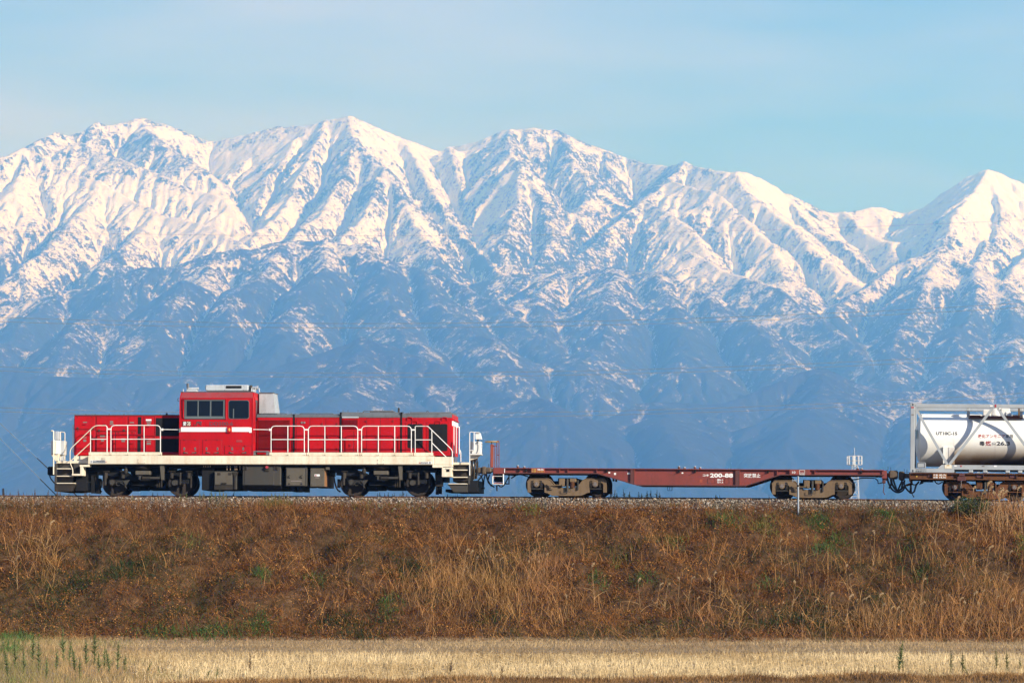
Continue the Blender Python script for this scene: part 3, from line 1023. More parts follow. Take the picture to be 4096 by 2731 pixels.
V.tubes('corner_post', [[(259.5, 1841, -0.95), (259.5, 1730, -0.95), (252, 1727, -0.95), (226, 1727, -0.95)], [(242, 1841, -0.95), (242, 1727, -0.95)], [(231, 1757, -0.95), (243, 1757, -0.95)],
                         [(256, 1829, -0.95), (260, 1829, -0.95)], [(256, 1801, -0.95), (260, 1801, -0.95)]], 1.6, M['cream'], rnd=0.1)
e = V.box('equipment_box', 203, 234, 1760, 1816, -1.36, -0.98, M['white'], bev=0.02)
V.box('box_side', 234.3, 256, 1762, 1818, -1.05, -0.55, M['acgrey'], e, 0.01)  # shaded part of the white box, its shade put into the grey
V.poly('box_bracket', [(203, 1816.2), (234, 1816.2), (230, 1843), (222, 1843)], -1.30, -1.05, M['cream'], e)
V.poly('box_bracket', [(234.3, 1818.2), (256, 1818.2), (250, 1841), (246, 1841)], -0.95, -0.70, M['acgrey'], e)  # bracket below it, greyed to stand for the same shade
V.box('box_rib', 221, 223, 1762, 1814, -1.375, -1.35, M['cream'], e, 0.003)
V.box('jumper_box', 219, 233, 1724, 1758, -1.3, -0.95, M['acgrey'], bev=0.015)
V.tubes('stair_rail', [[(423, 1701.5, -1.38), (379, 1701.5, -1.38), (280, 1796, -1.38), (280, 1851, -1.38), (291, 1877, -1.38), (291, 1895, -1.38)],
                       [(361.5, 1770, -1.38), (279.5, 1846, -1.38)]], 1.9, M['cream'], rnd=0.12)

cp = V.box('coupler', 189, 214, 1865, 1900, -0.22, 0.22, M['black'], bev=0.04)
V.box('coupler_shank', 214, 300, 1870, 1888, -0.12, 0.12, M['black'], cp, 0)
V.tubes('brake_hose', [[(198, 1900, -0.4), (202, 1912, -0.45), (212, 1925, -0.45), (222, 1936, -0.4)]], 2.6, M['hose'], rnd=0.1)
V.tubes('brake_hose', [[(347, 1925, -1.0), (352, 1929, -1.0), (360, 1929.5, -1.0), (366, 1926, -1.0)]], 1.2, M['hose'], rnd=0.1)

# ---- handrail sections with their kick plates


def rail_section(posts, x0, x1, kx0, kx1, ytop=1702, ymid=1757, ybot=1808, ky0=1808, ky1=1821.3, left=True, right=True):
    d = -1.38
    paths = [[(x0, ybot, d), (x0, ytop, d), (x1, ytop, d), (x1, ybot, d)]] if left and right else []
    for q in posts:
        paths.append([(q, ybot, d), (q, ytop, d)])
    paths.append([(min([x0] + posts), ymid, d), (max([x1] + posts), ymid, d)])
    h = V.tubes('handrail', paths, 1.9, M['white'], rnd=0.16)
    k = V.box('kick_plate', kx0, kx1, ky0, ky1, -1.41, -1.385, M['cream'], h, 0.004)
    allp = sorted(posts + ([x0] if left else []) + ([x1] if right else []))
    for q in allp:
        V.box('foot_bracket', q - 6, q + 6, ky1 - 4, ky1 - 0.5, -1.44, -1.41, M['cream'], h, 0.004)
        V.box('bolt', q - 1.4, q + 1.4, ky1 - 4.6, ky1 - 2.6, -1.452, -1.43, M['ugrey'], h, 0)
    return h


V.tubes('handrail', [[(361.8, 1808, -1.38), (361.8, 1719, -1.38)], [(423, 1701.5, -1.38), (428, 1706, -1.38), (428, 1808, -1.38)], [(361.8, 1756, -1.38), (428, 1756, -1.38)]], 1.9, M['white'])
V.box('kick_plate', 354.5, 435, 1807.5, 1820.8, -1.41, -1.385, M['cream'], bev=0.004)
for q in (362, 428):
    V.box('foot_bracket', q - 6, q + 6, 1817, 1820.4, -1.44, -1.41, M['cream'], bev=0.004)
rail_section([510.5, 576], 443.5, 641.5, 437, 647.5, 1700.6, 1756, ky0=1807.5, ky1=1820.7)
rail_section([1151], 1084, 1217, 1077.7, 1223, 1703.5, 1757.5, ky0=1809, ky1=1821.8)
rail_section([1299, 1365], 1233, 1430.7, 1226, 1437.7, 1703.5, 1757.8, ky0=1809, ky1=1821.8)
rail_section([1513, 1578.6], 1446, 1645, 1440, 1651, 1703.7, 1758, ky0=1809.5, ky1=1822)
V.tubes('handrail', [[(1660.5, 1811, -1.38), (1660.5, 1706, -1.38), (1664, 1704, -1.38), (1710, 1704, -1.38)], [(1727, 1811, -1.38), (1727, 1721, -1.38)], [(1660.5, 1758.6, -1.38), (1727, 1758.6, -1.38)]], 1.9, M['white'])
V.box('kick_plate', 1654, 1732.6, 1809.5, 1822.5, -1.41, -1.385, M['cream'], bev=0.004)
for q in (1661, 1727):
    V.box('foot_bracket', q - 6, q + 6, 1818, 1821.5, -1.44, -1.41, M['cream'], bev=0.004)
for a, b, y in ((429.5, 442.5, 1715.6), (1219, 1231.5, 1718), (1432.5, 1444.5, 1718), (1646.5, 1659, 1718.5)):
    V.box('rail_coupling', a, b, y - 3, y + 3, -1.40, -1.36, M['white'], bev=0.006)
for a, b in ((644, 716), (1000, 1083)):
    t = V.tubes('safety_bar', [[(a, 1717, -1.38), (b, 1718, -1.38)]], 1.7, M['white'])
V.box('bar_socket', 644, 652, 1713, 1722, -1.41, -1.35, M['white'], bev=0.006)
V.box('bar_socket', 1075, 1084, 1713.5, 1722.5, -1.41, -1.35, M['white'], bev=0.006)
V.box('bar_catch', 996, 1006, 1709, 1730, -1.44, -1.40, M['white'], bev=0.004)
V.box('bar_catch', 716, 721, 1713, 1729, -1.44, -1.40, M['plate'], bev=0.004)

# ---- short hood
h1 = plan_box('short_hood', 296, 722, 1661, 1821, HF, M['red'])
plan_box('hood_roof', 295, 722, 1658, 1660.8, HF - 0.03, M['roofgrey'], h1)
for x in (343, 380, 436, 495, 640): V.box('roof_lug', x - 1.5, x + 1.5, 1655.5, 1658, HF, HF + 0.1, M['roofgrey'], h1, 0)
V.box('roof_lug', 663, 669, 1651.5, 1658, HF + 0.3, HF + 0.4, M['black'], h1, 0)
doors = [(298, 380.5, 1665, 1716), (385, 507.5, 1666, 1723.8), (513.5, 544.5, 1666, 1721), (575.5, 615.5, 1665.5, 1743.5), (575.5, 615.5, 1755, 1806.5),
         (300, 380, 1719, 1805), (386.5, 459, 1727, 1806), (462, 541, 1727, 1806)]
for x0, x1, y0, y1 in doors:
    d = V.box('hood_door', x0, x1, y0, y1, HF - 0.022, HF + 0.02, M['red'], bev=0.010)
    V.box('door_gap', x0 - 1.4, x1 + 1.4, y0 - 1.4, y1 + 1.4, HF - 0.005, HF + 0.01, M['gap'], d, 0)
    w = x1 - x0
    for hx in ((x0 + 0.15 * w, x0 + 0.85 * w) if w > 50 else ()):
        V.box('hinge', hx - 2.2, hx + 2.2, y0 - 1.5, y0 + 5, HF - 0.035, HF - 0.02, M['louvre'], d, 0.003)
for x, y in ((338, 1696.5), (418, 1696), (475, 1697), (534, 1697), (592, 1706), (316, 1771), (366, 1771), (408, 1771.5), (459.5, 1772), (526, 1772.5)):
    h = V.tubes('door_handle', [[(x - 6, y + 1, HF - 0.05), (x + 6, y, HF - 0.05)]], 1.2, M['louvre'])
    V.box('handle_foot', x - 6.5, x - 4, y - 0.5, y + 2.2, HF - 0.05, HF - 0.015, M['louvre'], h, 0)
for x, y in ((310.5, 1711.5), (396, 1720), (495.5, 1719.8), (370, 1711)):
    V.cyl('round_latch', x, y, 4, HF - 0.05, HF, M['ugrey'], seg=12)
for x0, x1, y0, y1 in ((332, 348, 1686, 1690.5), (440, 452.5, 1683, 1692), (439, 454.5, 1694, 1699), (519, 536, 1687, 1692), (586, 605, 1684, 1690), (588, 602, 1692, 1700),
                       (400, 421, 1741, 1747), (404, 416, 1753, 1765), (486, 500, 1752, 1767), (333, 345, 1757, 1766), (586, 604, 1762, 1766), (587, 603, 1769, 1778), (332, 346, 1747.5, 1751.5)):
    V.box('data_plate', x0, x1, y0, y1, HF - 0.030, HF - 0.02, M['plate'], bev=0)
V.box('white_plate', 583.5, 605.5, 1676, 1682.5, HF - 0.030, HF - 0.02, M['whiteink'], bev=0)
for x0, x1, y0, y1 in ((551, 565, 1667, 1736), (549.5, 563, 1744, 1807)):
    V.box('vent_slot', x0, x1, y0, y1, HF - 0.006, HF + 0.05, M['grille'], bev=0)
for x0, x1, y0, y1 in ((621, 721, 1671, 1743.5), (621, 721, 1754, 1808)):
    V.box('radiator_grille', x0, x1, y0, y1, HF - 0.01, HF + 0.05, M['grille'], bev=0)
    n = 12
g = V.box('grille_frame', 617.5, 621, 1664, 1812, HF - 0.03, HF, M['red'], bev=0.004)
V.tubes('end_grab_rail', [[(292, 1699, -0.78), (292, 1808, -0.78)]], 1.9, M['cream'])

# ---- cab
cabm = MB()
xa, xb = V.P(717, 1700, CF)[0], V.P(1011.5, 1700, CF)[0]
zb, ze, zt = V.P(864, 1821.5, CF)[2], V.P(864, 1591, CF)[2], V.P(864, 1568, CF)[2]
prof = [(CF, zb), (-CF, zb), (-CF, ze), (-CF - 0.24, zt), (CF + 0.24, zt), (CF, ze)]
n = len(prof)
cabm.add([(xa, y, z) for y, z in prof] + [(xb, y, z) for y, z in prof], [tuple(range(n)), tuple(range(2 * n - 1, n - 1, -1))] + [(i, (i + 1) % n, n + (i + 1) % n, n + i) for i in range(n)])
cab = cabm.build('cab', M['red'], V.root)
cr = MB(); t = 0.006
cr.add([(xa + 0.02, CF + 0.0 - t, ze), (xb - 0.02, CF - t, ze), (xb - 0.06, CF + 0.24 - t, zt + t), (xa + 0.06, CF + 0.24 - t, zt + t),
        (xa + 0.02, CF + 0.05, ze), (xb - 0.02, CF + 0.05, ze), (xb - 0.06, CF + 0.29, zt - 0.02), (xa + 0.06, CF + 0.29, zt - 0.02)],
       [(0, 1, 2, 3), (4, 7, 6, 5), (0, 3, 7, 4), (1, 5, 6, 2), (0, 4, 5, 1), (3, 2, 6, 7)])
cr.build('roof_edge', M['red_roof'], cab)
V.box('cab_roof', 722, 1012, 1565.5, 1568, -1.15, 1.15, M['roofgrey'], cab, 0.004)
V.tubes('rain_gutter', [[(735, 1672, CF - 0.03), (733, 1665, CF - 0.03), (731, 1596, CF - 0.03), (904, 1595.5, CF - 0.03), (904, 1676, CF - 0.03)]], 2.4, M['red'], cab)
V.tubes('corner_trim', [[(1011, 1592, CF - 0.004), (1011, 1819, CF - 0.004)]], 2.2, M['red'], cab)
wdw = V.box('cab_window', 737, 899.4, 1598.5, 1675.8, CF - 0.012, CF + 0.02, M['frame'], bev=0.004)
for x0, x1 in ((746, 789.5), (795, 838.5), (845.5, 892.5)):
    V.box('pane', x0, x1, 1603, 1664, CF - 0.016, CF - 0.005, M['glass'], wdw, 0)
for x in (743.5, 792, 842, 895): V.box('mullion', x - 2, x + 2, 1600, 1668, CF - 0.026, CF - 0.010, M['frame'], wdw, 0.003)
V.box('window_sill', 737, 899.4, 1666, 1675, CF - 0.035, CF - 0.012, M['frame'], wdw, 0.006)
V.box('window_head', 737, 899.4, 1598.5, 1602.6, CF - 0.026, CF - 0.012, M['frame'], wdw, 0.003)
def rrect(x0, x1, y0, y1, r, k=5):
    out = []
    for cx, cy, a0 in ((x1 - r, y0 + r, -90), (x1 - r, y1 - r, 0), (x0 + r, y1 - r, 90), (x0 + r, y0 + r, 180)):
        for i in range(k + 1):
            a = math.radians(a0 + 90 * i / k)
            out.append((cx + r * math.cos(a), cy + r * math.sin(a)))
    return out
w2 = V.poly('door_window', rrect(914, 997, 1600, 1675, 9), CF - 0.012, CF + 0.02, M['frame'])
V.poly('pane', rrect(916, 995, 1602, 1673, 8), CF - 0.016, CF - 0.006, M['glass'], w2)
V.box('blind_edge', 932, 936, 1634, 1672, CF - 0.0185, CF - 0.0165, M['frame'], w2, 0)
cp = V.box('crest_plate', 729.5, 764.5, 1683.5, 1704.5, CF - 0.014, CF, M['louvre'], bev=0.003)
V.box('crest_field', 731.5, 746, 1685, 1703, CF - 0.018, CF - 0.013, M['ink'], cp, 0)
V.text('愛', 732.5, 745.5, 1686, 1702, CF - 0.022, M['whiteink'], cp, bold=0.015)
V.box('crest_field', 748, 762.5, 1685, 1703, CF - 0.018, CF - 0.013, M['ink'], cp, 0)
for x0, y0, x1, y1 in ((749, 1686, 754, 1690), (754, 1690, 760, 1694), (757, 1686.5, 761.5, 1689.5), (750, 1694, 755, 1698), (755, 1698, 760.5, 1702), (749, 1699, 753, 1702), (758, 1693.5, 762, 1697)):
    V.box('crest_mark', x0, x1, y0, y1, CF - 0.022, CF - 0.017, M['cream'], cp, 0)
jp = V.box('emblem_plate', 774, 809, 1681.5, 1706, CF - 0.010, CF, M['red'], bev=0.003)
V.tubes('emblem', [[(787.5, 1687, CF - 0.014), (787.5, 1697, CF - 0.014), (785, 1699.8, CF - 0.014), (776.5, 1699.8, CF - 0.014)]], 1.7, M['dimink'], jp, rnd=0.03)
V.tubes('emblem', [[(787.5, 1687, CF - 0.014), (804, 1687, CF - 0.014), (806, 1689.5, CF - 0.014), (804, 1693, CF - 0.014), (796, 1693.3, CF - 0.014), (806, 1700, CF - 0.014)], [(794, 1687, CF - 0.014), (794, 1693, CF - 0.014)]], 1.7, M['dimink'], jp, rnd=0.02)
np_ = V.box('number_plate', 822.5, 947.5, 1684.5, 1704, CF - 0.008, CF, M['red'], bev=0.003)
V.text('DD200-6', 838.5, 932, 1686.5, 1701.8, CF - 0.014, M['dimink'], np_, bold=0.012)
V.box('cab_stripe', 723.6, 909, 1708, 1726.3, CF - 0.010, CF + 0.01, M['stripe'], bev=0)
V.box('cab_stripe', 926, 998, 1708, 1726.3, CF - 0.010, CF + 0.01, M['stripe'], bev=0)
sl = V.poly('side_lamp', rrect(908.5, 926.5, 1705.5, 1729.5, 5), CF - 0.06, CF, M['red'])
V.poly('lens', rrect(914, 921, 1711.5, 1723.5, 3), CF - 0.075, CF - 0.055, M['orange'], sl)
for x0, x1, y0 in ((722, 797, 1759), (811, 886.5, 1759), (898, 1003, 1783)):
    d = V.box('cab_hatch', x0, x1, y0, 1816.7, CF - 0.016, CF + 0.01, M['red'], bev=0.006)
    V.box('hatch_gap', x0 - 1.2, x1 + 1.2, y0 - 1.2, 1818, CF - 0.005, CF + 0.005, M['gap'], d, 0)
    w = x1 - x0
    for k in (0.2, 0.78):
        V.box('hinge', x0 + k * w - 2.5, x0 + k * w + 2.5, y0 - 3, y0 + 2, CF - 0.04, CF - 0.01, M['louvre'], d, 0.004)
    for k in (0.2, 0.78) if y0 < 1770 else (0.29, 0.71):
        V.box('slot_plate', x0 + k * w - 3.2, x0 + k * w + 3.2, 1788.5, 1800, CF - 0.022, CF - 0.012, M['plate'], d, 0.002)
        V.box('slot', x0 + k * w - 1.2, x0 + k * w + 1.4, 1790.5, 1798.5, CF - 0.026, CF - 0.02, M['ink'], d, 0)
    for k, s in ((0.2, 1), (0.8, -1)):
        V.cyl('lock', x0 + k * w, 1809.5, 4.0, CF - 0.035, CF - 0.01, M['ugrey'], d, 12)
        V.tubes('handle', [[(x0 + k * w, 1809.5, CF - 0.05), (x0 + k * w + s * 14, 1810.5, CF - 0.05)]], 1.3, M['plate'], d)
V.box('maker_plate', 945.5, 968.5, 1759, 1768, CF - 0.010, CF, M['red_roof'], bev=0.002)
V.tubes('mirror_bracket', [[(717, 1593, CF + 0.02), (711, 1593, CF + 0.02), (711, 1604, CF + 0.02), (717, 1604, CF + 0.02)]], 1.0, M['ink'], rnd=0.02)
# end wall of the cab on the right: door, rail and window
ex = xb
em = MB(); em.box(ex, ex + 0.02, CF + 0.25, CF + 0.95, zb + 0.1, ze + 0.05, 0.005)
ed = em.build('end_door', M['red'], cab)
em = MB(); em.box(ex + 0.02, ex + 0.03, CF + 0.36, CF + 0.84, (zb + ze) / 2 + 0.25, ze - 0.05, 0)
em.build('end_pane', M['glass'], cab)
em = MB(); em.tube([(ex + 0.08, CF + 0.12, zb + 0.5), (ex + 0.08, CF + 0.12, ze - 0.15)], 0.015)
em.build('grab_rail', M['louvre'], cab)
# roof equipment
r = V.vcyl('air_horn', 746, 757, 1533, 1561, -0.8, M['roofgrey'])
V.tubes('trumpet', [[(748, 1555, -0.8), (795, 1553.5, -0.8)]], 5.5, M['acgrey'], r)
V.box('horn_mount', 745, 787, 1558, 1566, -0.95, -0.65, M['acgrey'], r, 0.01)
V.vcyl('lifting_eye', 730, 735, 1556, 1567, -1.1, M['acgrey'])
ac = V.box('air_conditioner', 821, 993, 1539, 1563.5, -0.9, 0.75, M['acgrey'], bev=0.03)
V.box('vent', 904, 966, 1542.5, 1552.5, -0.915, -0.88, M['grille'], ac, 0)
for x in (828, 899, 975):
    for y in (1543, 1559): V.cyl('bolt', x, y, 1.2, -0.91, -0.89, M['plate'], ac, 6)
r = V.vcyl('air_horn', 997, 1010, 1541, 1566, -0.8, M['ugrey'])
mb = MB(); a = V.P(1008, 1551, -0.9); b = V.P(1032, 1551, -0.9)
mb.cyl(a, 'x', 0.03, a[0], b[0], 14, 0.085); mb.build('trumpet', M['acgrey'], r, smooth=40)
for x in (1006, 1022, 1037): V.vcyl('lifting_eye', x - 2.4, x + 2.4, 1552, 1568, -0.95, M['acgrey'])
# exhaust stack
mb = MB()
P0, P1 = V.P(1037, 1653, -0.55), V.P(1100.5, 1653, -0.55)
Q0, Q1 = V.P(1037, 1570.5, -0.45), V.P(1093, 1571, -0.45)
mb.add([P0, P1, (P1[0], 0.55, P1[2]), (P0[0], 0.55, P0[2]), Q0, Q1, (Q1[0], 0.45, Q1[2]), (Q0[0], 0.45, Q0[2])], [(0, 3, 2, 1), (4, 5, 6, 7), (0, 1, 5, 4), (1, 2, 6, 5), (2, 3, 7, 6), (3, 0, 4, 7)])
st = mb.build('exhaust_stack', M['stack'], V.root)
V.box('stack_cap', 1036, 1094, 1569, 1571.5, -0.5, 0.5, M['roofgrey'], st, 0)

# ---- long hood in four sections
def hood(x0, x1, ytop, ygrey, ybot=1821.5, ch1=0.0, d=HF):
    o = plan_box('long_hood', x0, x1, ygrey, ybot, d, M['red'], ch1=ch1)
    mb = MB()
    a, b = V.P(x0, 1650, d)[0], V.P(x1, 1650, d)[0]
    z0, z1 = V.P((x0 + x1) / 2, ygrey - 0.1, d)[2], V.P((x0 + x1) / 2, ytop, d)[2]
    e, hgt = 0.10, z1 - z0
    p = [(d - 0.004, z0), (d - 0.004, z0 + hgt * 0.35), (d + e, z1), (-d - e, z1), (-d + 0.004, z0 + hgt * 0.35), (-d + 0.004, z0)]
    b -= ch1 / 110.0
    mb.add([(a, y, z) for y, z in p] + [(b, y, z) for y, z in p], [tuple(range(6)), tuple(range(11, 5, -1))] + [(i, (i + 1) % 6, 6 + (i + 1) % 6, 6 + i) for i in range(6)])
    mb.build('hood_roof', M['roofgrey'], o)
    return o


hA = hood(1027, 1172, 1655.5, 1669)
hB = hood(1177.5, 1358.5, 1655.5, 1669)
hC = hood(1365, 1601.5, 1647.5, 1669.3)
hD = hood(1608, 1812, 1650.5, 1670, ch1=3)
for x0, x1, y0 in ((1171.8, 1177.7, 1656), (1358.3, 1365.2, 1648), (1601.3, 1608.2, 1648)):
    V.box('bellows', x0, x1, y0, 1815, HF - 0.012, -HF + 0.012, M['black'], bev=0)
# louvred door of the first section, slat by slat
lv = V.box('louvre_door', 1032, 1164, 1673, 1800, HF - 0.012, HF + 0.02, M['red'], bev=0.006)
sl0 = None
for i in range(24):
    y = 1679 + i * 4.9
    if sl0 is None:
        mb = MB()
        a, b = V.P(1036, y, HF)[0], V.P(1160, y, HF)[0]; z = V.P(1100, y, HF)[2]
        mb.add([(a, HF - 0.012, z), (b, HF - 0.012, z), (b, HF - 0.045, z - 0.030), (a, HF - 0.045, z - 0.030), (a, HF - 0.012, z - 0.034), (b, HF - 0.012, z - 0.034)],
               [(0, 3, 2, 1), (3, 4, 5, 2), (0, 4, 3), (1, 2, 5), (0, 1, 5, 4)])
        sl0 = mb.build('slat', M['louvre'], lv); zs0 = y
    else:
        c = sl0.copy(); C.objects.link(c); c.parent = lv; c.location.z = -(y - zs0) / 110.0
lv2 = V.box('louvre_panel', 1369, 1433, 1675, 1716, HF - 0.012, HF + 0.02, M['red'], bev=0.006)
V.box('louvre_head', 1368, 1434, 1665, 1671.5, HF - 0.03, HF, M['acgrey'], lv2, 0.004)
for i in range(8):
    y = 1678 + i * 4.7
    mb = MB()
    a, b = V.P(1371, y, HF)[0], V.P(1431, y, HF)[0]; z = V.P(1400, y, HF)[2]
    mb.add([(a, HF - 0.012, z), (b, HF - 0.012, z), (b, HF - 0.042, z - 0.026), (a, HF - 0.042, z - 0.026), (a, HF - 0.012, z - 0.030), (b, HF - 0.012, z - 0.030)],
           [(0, 3, 2, 1), (3, 4, 5, 2), (0, 4, 3), (1, 2, 5), (0, 1, 5, 4)])
    mb.build('slat', M['louvre'], lv2)
for x0, x1, y0, y1 in ((1185.5, 1237.5, 1674, 1806), (1239.5, 1290, 1674, 1806), (1303.5, 1350, 1674, 1806), (1371, 1413, 1725.5, 1806), (1415, 1453, 1725.5, 1806),
                       (1467, 1520, 1672, 1812), (1522, 1573, 1672, 1812)):
    d = V.box('hood_door', x0, x1, y0, y1, HF - 0.012, HF + 0.02, M['red'], bev=0.005)
    V.box('door_gap', x0 - 0.9, x1 + 0.9, y0 - 1.3, y1 + 1.3, HF - 0.005, HF + 0.01, M['gap'], d, 0)
for x, ys in ((1182, (1695, 1796)), (1287, (1695, 1796)), (1347, (1695, 1796)), (1464, (1684, 1796)), (1571, (1684, 1796)), (1370, (1750, 1796)), (1454, (1748, 1796))):
    for y in ys: V.box('hinge', x - 3, x + 3, y - 4, y + 4, HF - 0.034, HF - 0.01, M['louvre'], bev=0.004)
for x in (1207, 1217.5): V.cyl('gauge', x, 1689.5, 4.2, HF - 0.04, HF, M['plate'], seg=14)
for x, y in ((1311, 1749), (1400, 1780), (1225, 1755), (1506, 1750)):
    V.tubes('door_handle', [[(x - 1, y - 5, HF - 0.05), (x + 3, y, HF - 0.05), (x - 1, y + 6, HF - 0.05)]], 1.4, M['louvre'])
# lamps and rails along the roof
for x0, x1, y, d in ((1048, 1151, 1653.5, HF + 0.12), (1196, 1338, 1653.5, HF + 0.12), (1450, 1581, 1644, HF + 0.12), (1622, 1767, 1655.5, HF + 0.05)):
    t = V.tubes('roof_hand_rail', [[(x0, y + 5, d), (x0 + 6, y, d), (x1 - 8, y, d), (x1, y + 6, d)], [((x0 + x1) / 2, y, d), ((x0 + x1) / 2, y + 7, d)]], 1.7, M['roofgrey'], rnd=0.05)
for x, h in ((1183, 5), (1165, 5), (1352, 8), (1372, 8), (1392, 9), (1432, 9), (1500, 9), (1530, 9), (1615, 9), (1635, 8), (1821, 4)):
    V.tubes('roof_pin', [[(x, 1648 if 1350 < x < 1602 else 1656, -0.4), (x, (1648 if 1350 < x < 1602 else 1656) - h, -0.4)]], 0.9, M['roofgrey'])
V.vcyl('valve', 1591, 1599, 1631, 1648, -0.3, M['ugrey'])
V.box('roof_fan_cover', 1640, 1804, 1647, 1652, -0.6, 0.6, M['roofgrey'], bev=0.015)
V.box('roof_hatch', 1478, 1572, 1641.5, 1648, -0.5, 0.5, M['roofgrey'], bev=0.015)
V.tubes('lifting_eye', [[(1706, 1652, -0.5), (1706, 1644, -0.5), (1714, 1644, -0.5), (1714, 1652, -0.5)]], 1.1, M['ink'], rnd=0.05)
# radiator section: two black grilles in riveted frames
for x0, x1, y0, y1, fx0, fx1 in ((1630, 1691, 1695, 1792, 1622, 1697), (1715, 1789.7, 1695, 1803.6, 1707, 1797)):
    f = V.box('grille_frame', fx0, fx1, 1687, 1812, HF - 0.014, HF + 0.02, M['red'], bev=0.005)
    V.poly('grille', rrect(x0, x1, y0, y1, 6), HF - 0.022, HF, M['grille'], f)
    for k in range(8):
        for xx in (fx0 + 3, fx1 - 3):
            V.cyl('rivet', xx, 1691 + k * 16.6, 1.1, HF - 0.024, HF - 0.012, M['louvre'], f, 6)
for x, y in ((1639, 1669), (1778, 1669), (1659, 1684), (1752, 1684)):
    V.tubes('lifting_loop', [[(x - 10, y + 13, HF - 0.02), (x - 10, y, HF - 0.04), (x + 10, y, HF - 0.04), (x + 10, y + 13, HF - 0.02)]], 1.5, M['red'], rnd=0.04)
# nose
b_ = V.P(1812, 1700, HF)[0]; c1 = 3 / 110.0
def nose_band(name, y0, y1, mat, off):
    z0, z1 = V.P(1820, y1, HF)[2], V.P(1820, y0, HF)[2]
    mb = MB(); o = off
    mb.plan([(b_ - c1 - 0.005, HF - o), (b_ + o, HF + c1 * 1.2 - o), (b_ + o, -HF - c1 * 1.2 + o), (b_ - c1 - 0.005, -HF + o), (b_ - c1 - 0.005, -HF - 0.1), (b_ - 0.05, 0), (b_ - c1 - 0.005, HF + 0.1)], z0, z1)
    return mb.build(name, mat, hD)
nose_band('nose_stripe', 1683.5, 1702, M['stripe'], 0.006)
nose_band('nose_top', 1658, 1669.9, M['red'], 0.0)
V.box('nose_visor', 1810, 1819, 1677, 1682, HF + 0.12, -HF - 0.05, M['red'], bev=0.01)
for pth in ([(1815.5, 1705, -0.70), (1815.5, 1814, -0.70)], [(1830, 1706.5, 0.75), (1837, 1706.5, 0.75), (1837, 1816, 0.75)], [(1831, 1792, 0.8), (1840, 1800, 0.8), (1843, 1810, 0.8), (1843, 1846, 0.8)], [(1825, 1706, 0.1), (1825, 1812, 0.1)]):
    V.tubes('end_grab_rail', [pth], 1.8, M['white'], rnd=0.04)
V.tubes('stair_rail', [[(1700, 1704, -1.38), (1711, 1704, -1.38), (1809, 1799.6, -1.38), (1809, 1861, -1.38), (1801, 1881, -1.38), (1801, 1896, -1.38)], [(1728, 1771, -1.38), (1807.6, 1850.5, -1.38)]], 1.9, M['white'], rnd=0.10)
gm = V.box('step_frame', 1013, 1072, 1802.5, 1807.5, -1.40, -1.0, M['roofgrey'], bev=0.006)
V.box('frame_foot', 1013, 1021, 1807.7, 1822, -1.40, -1.0, M['roofgrey'], gm, 0.006)
V.box('frame_foot', 1064, 1072, 1807.7, 1822, -1.40, -1.0, M['roofgrey'], gm, 0.006)
V.vcyl('stanchion', 1813, 1830, 1826, 1848, -0.75, M['white'])
# ---- right end: frame panel, steps, platform, box, hoses
V.box('end_panel', 1736, 1809, 1826.5, 1857.5, NF + 0.02, -1.0, M['cream'], bev=0.012)
V.poly('frame_bracket', [(1730, 1857.8), (1809, 1857.8), (1809, 1866), (1771, 1866), (1771, 1869), (1730, 1869)], NF + 0.01, -1.10, M['cream'])
sb = V.box('step_box', 1766.5, 1808, 1868.5, 1907, NF + 0.003, -1.05, M['cream'], bev=0.015)
V.box('step_recess', 1785, 1798, 1876, 1886.5, NF - 0.004, NF + 0.02, M['black'], sb, 0)
V.box('recess_lip', 1783, 1800, 1871.5, 1875.5, NF - 0.02, NF + 0.01, M['cream'], sb, 0.004)
V.box('end_platform', 1809.2, 1876, 1848.5, 1858.5, -1.12, 1.12, M['cream'], bev=0.015)
st = V.box('end_steps', 1812, 1872, 1858.7, 1926, -1.02, 0.9, M['udark'], bev=0)
for y, x0, x1 in ((1877, 1811, 1872), (1906, 1811, 1872), (1932.5, 1793, 1867)):
    V.box('step', x0, x1, y, y + 3.6, -1.36, -1.0, M['cream'], st, 0.004)
V.box('step_stringer', 1873, 1879, 1858.7, 1936, -1.38, -1.28, M['ugrey'], st, 0.005)
V.poly('snow_plough', [(1790, 1936.3), (1868, 1936.3), (1868, 1967), (1815, 1967)], -1.30, 1.25, M['ugrey'])
V.box('plough_back', 1868.5, 1911, 1921, 1967.5, -1.05, 1.2, M['black'], bev=0)
V.box('plough_brace', 1782, 1812, 1956, 1966.5, -1.0, 1.0, M['black'], bev=0)
V.tubes('corner_post', [[(1878.5, 1901, -1.40), (1878.5, 1731, -1.40), (1882, 1727, -1.40), (1919, 1730, -1.40)], [(1896, 1728, -1.40), (1896, 1800, -1.40)], [(1879, 1801, -1.40), (1894, 1801, -1.40)]], 1.9, M['white'], rnd=0.06)
e = V.box('equipment_box', 1886, 1924, 1765, 1814, -1.36, -0.9, M['white'], bev=0.02)
V.box('box_side', 1881, 1887, 1764, 1818, -1.2, -0.7, M['acgrey'], e, 0.01)
V.box('box_shelf', 1881, 1926, 1814.2, 1819, -1.40, -0.8, M['white'], e, 0.008)
V.poly('box_bracket', [(1881, 1819.2), (1922, 1819.2), (1904, 1833), (1882, 1840)], -1.2, -1.0, M['cream'], e)
V.poly('lamp_hood', [(1902, 1731), (1919, 1731), (1925.5, 1756), (1902, 1756)], -1.36, -1.0, M['white'], e)
V.box('lamp_neck', 1908, 1914, 1756.2, 1764.8, -1.25, -1.1, M['ugrey'], e, 0)
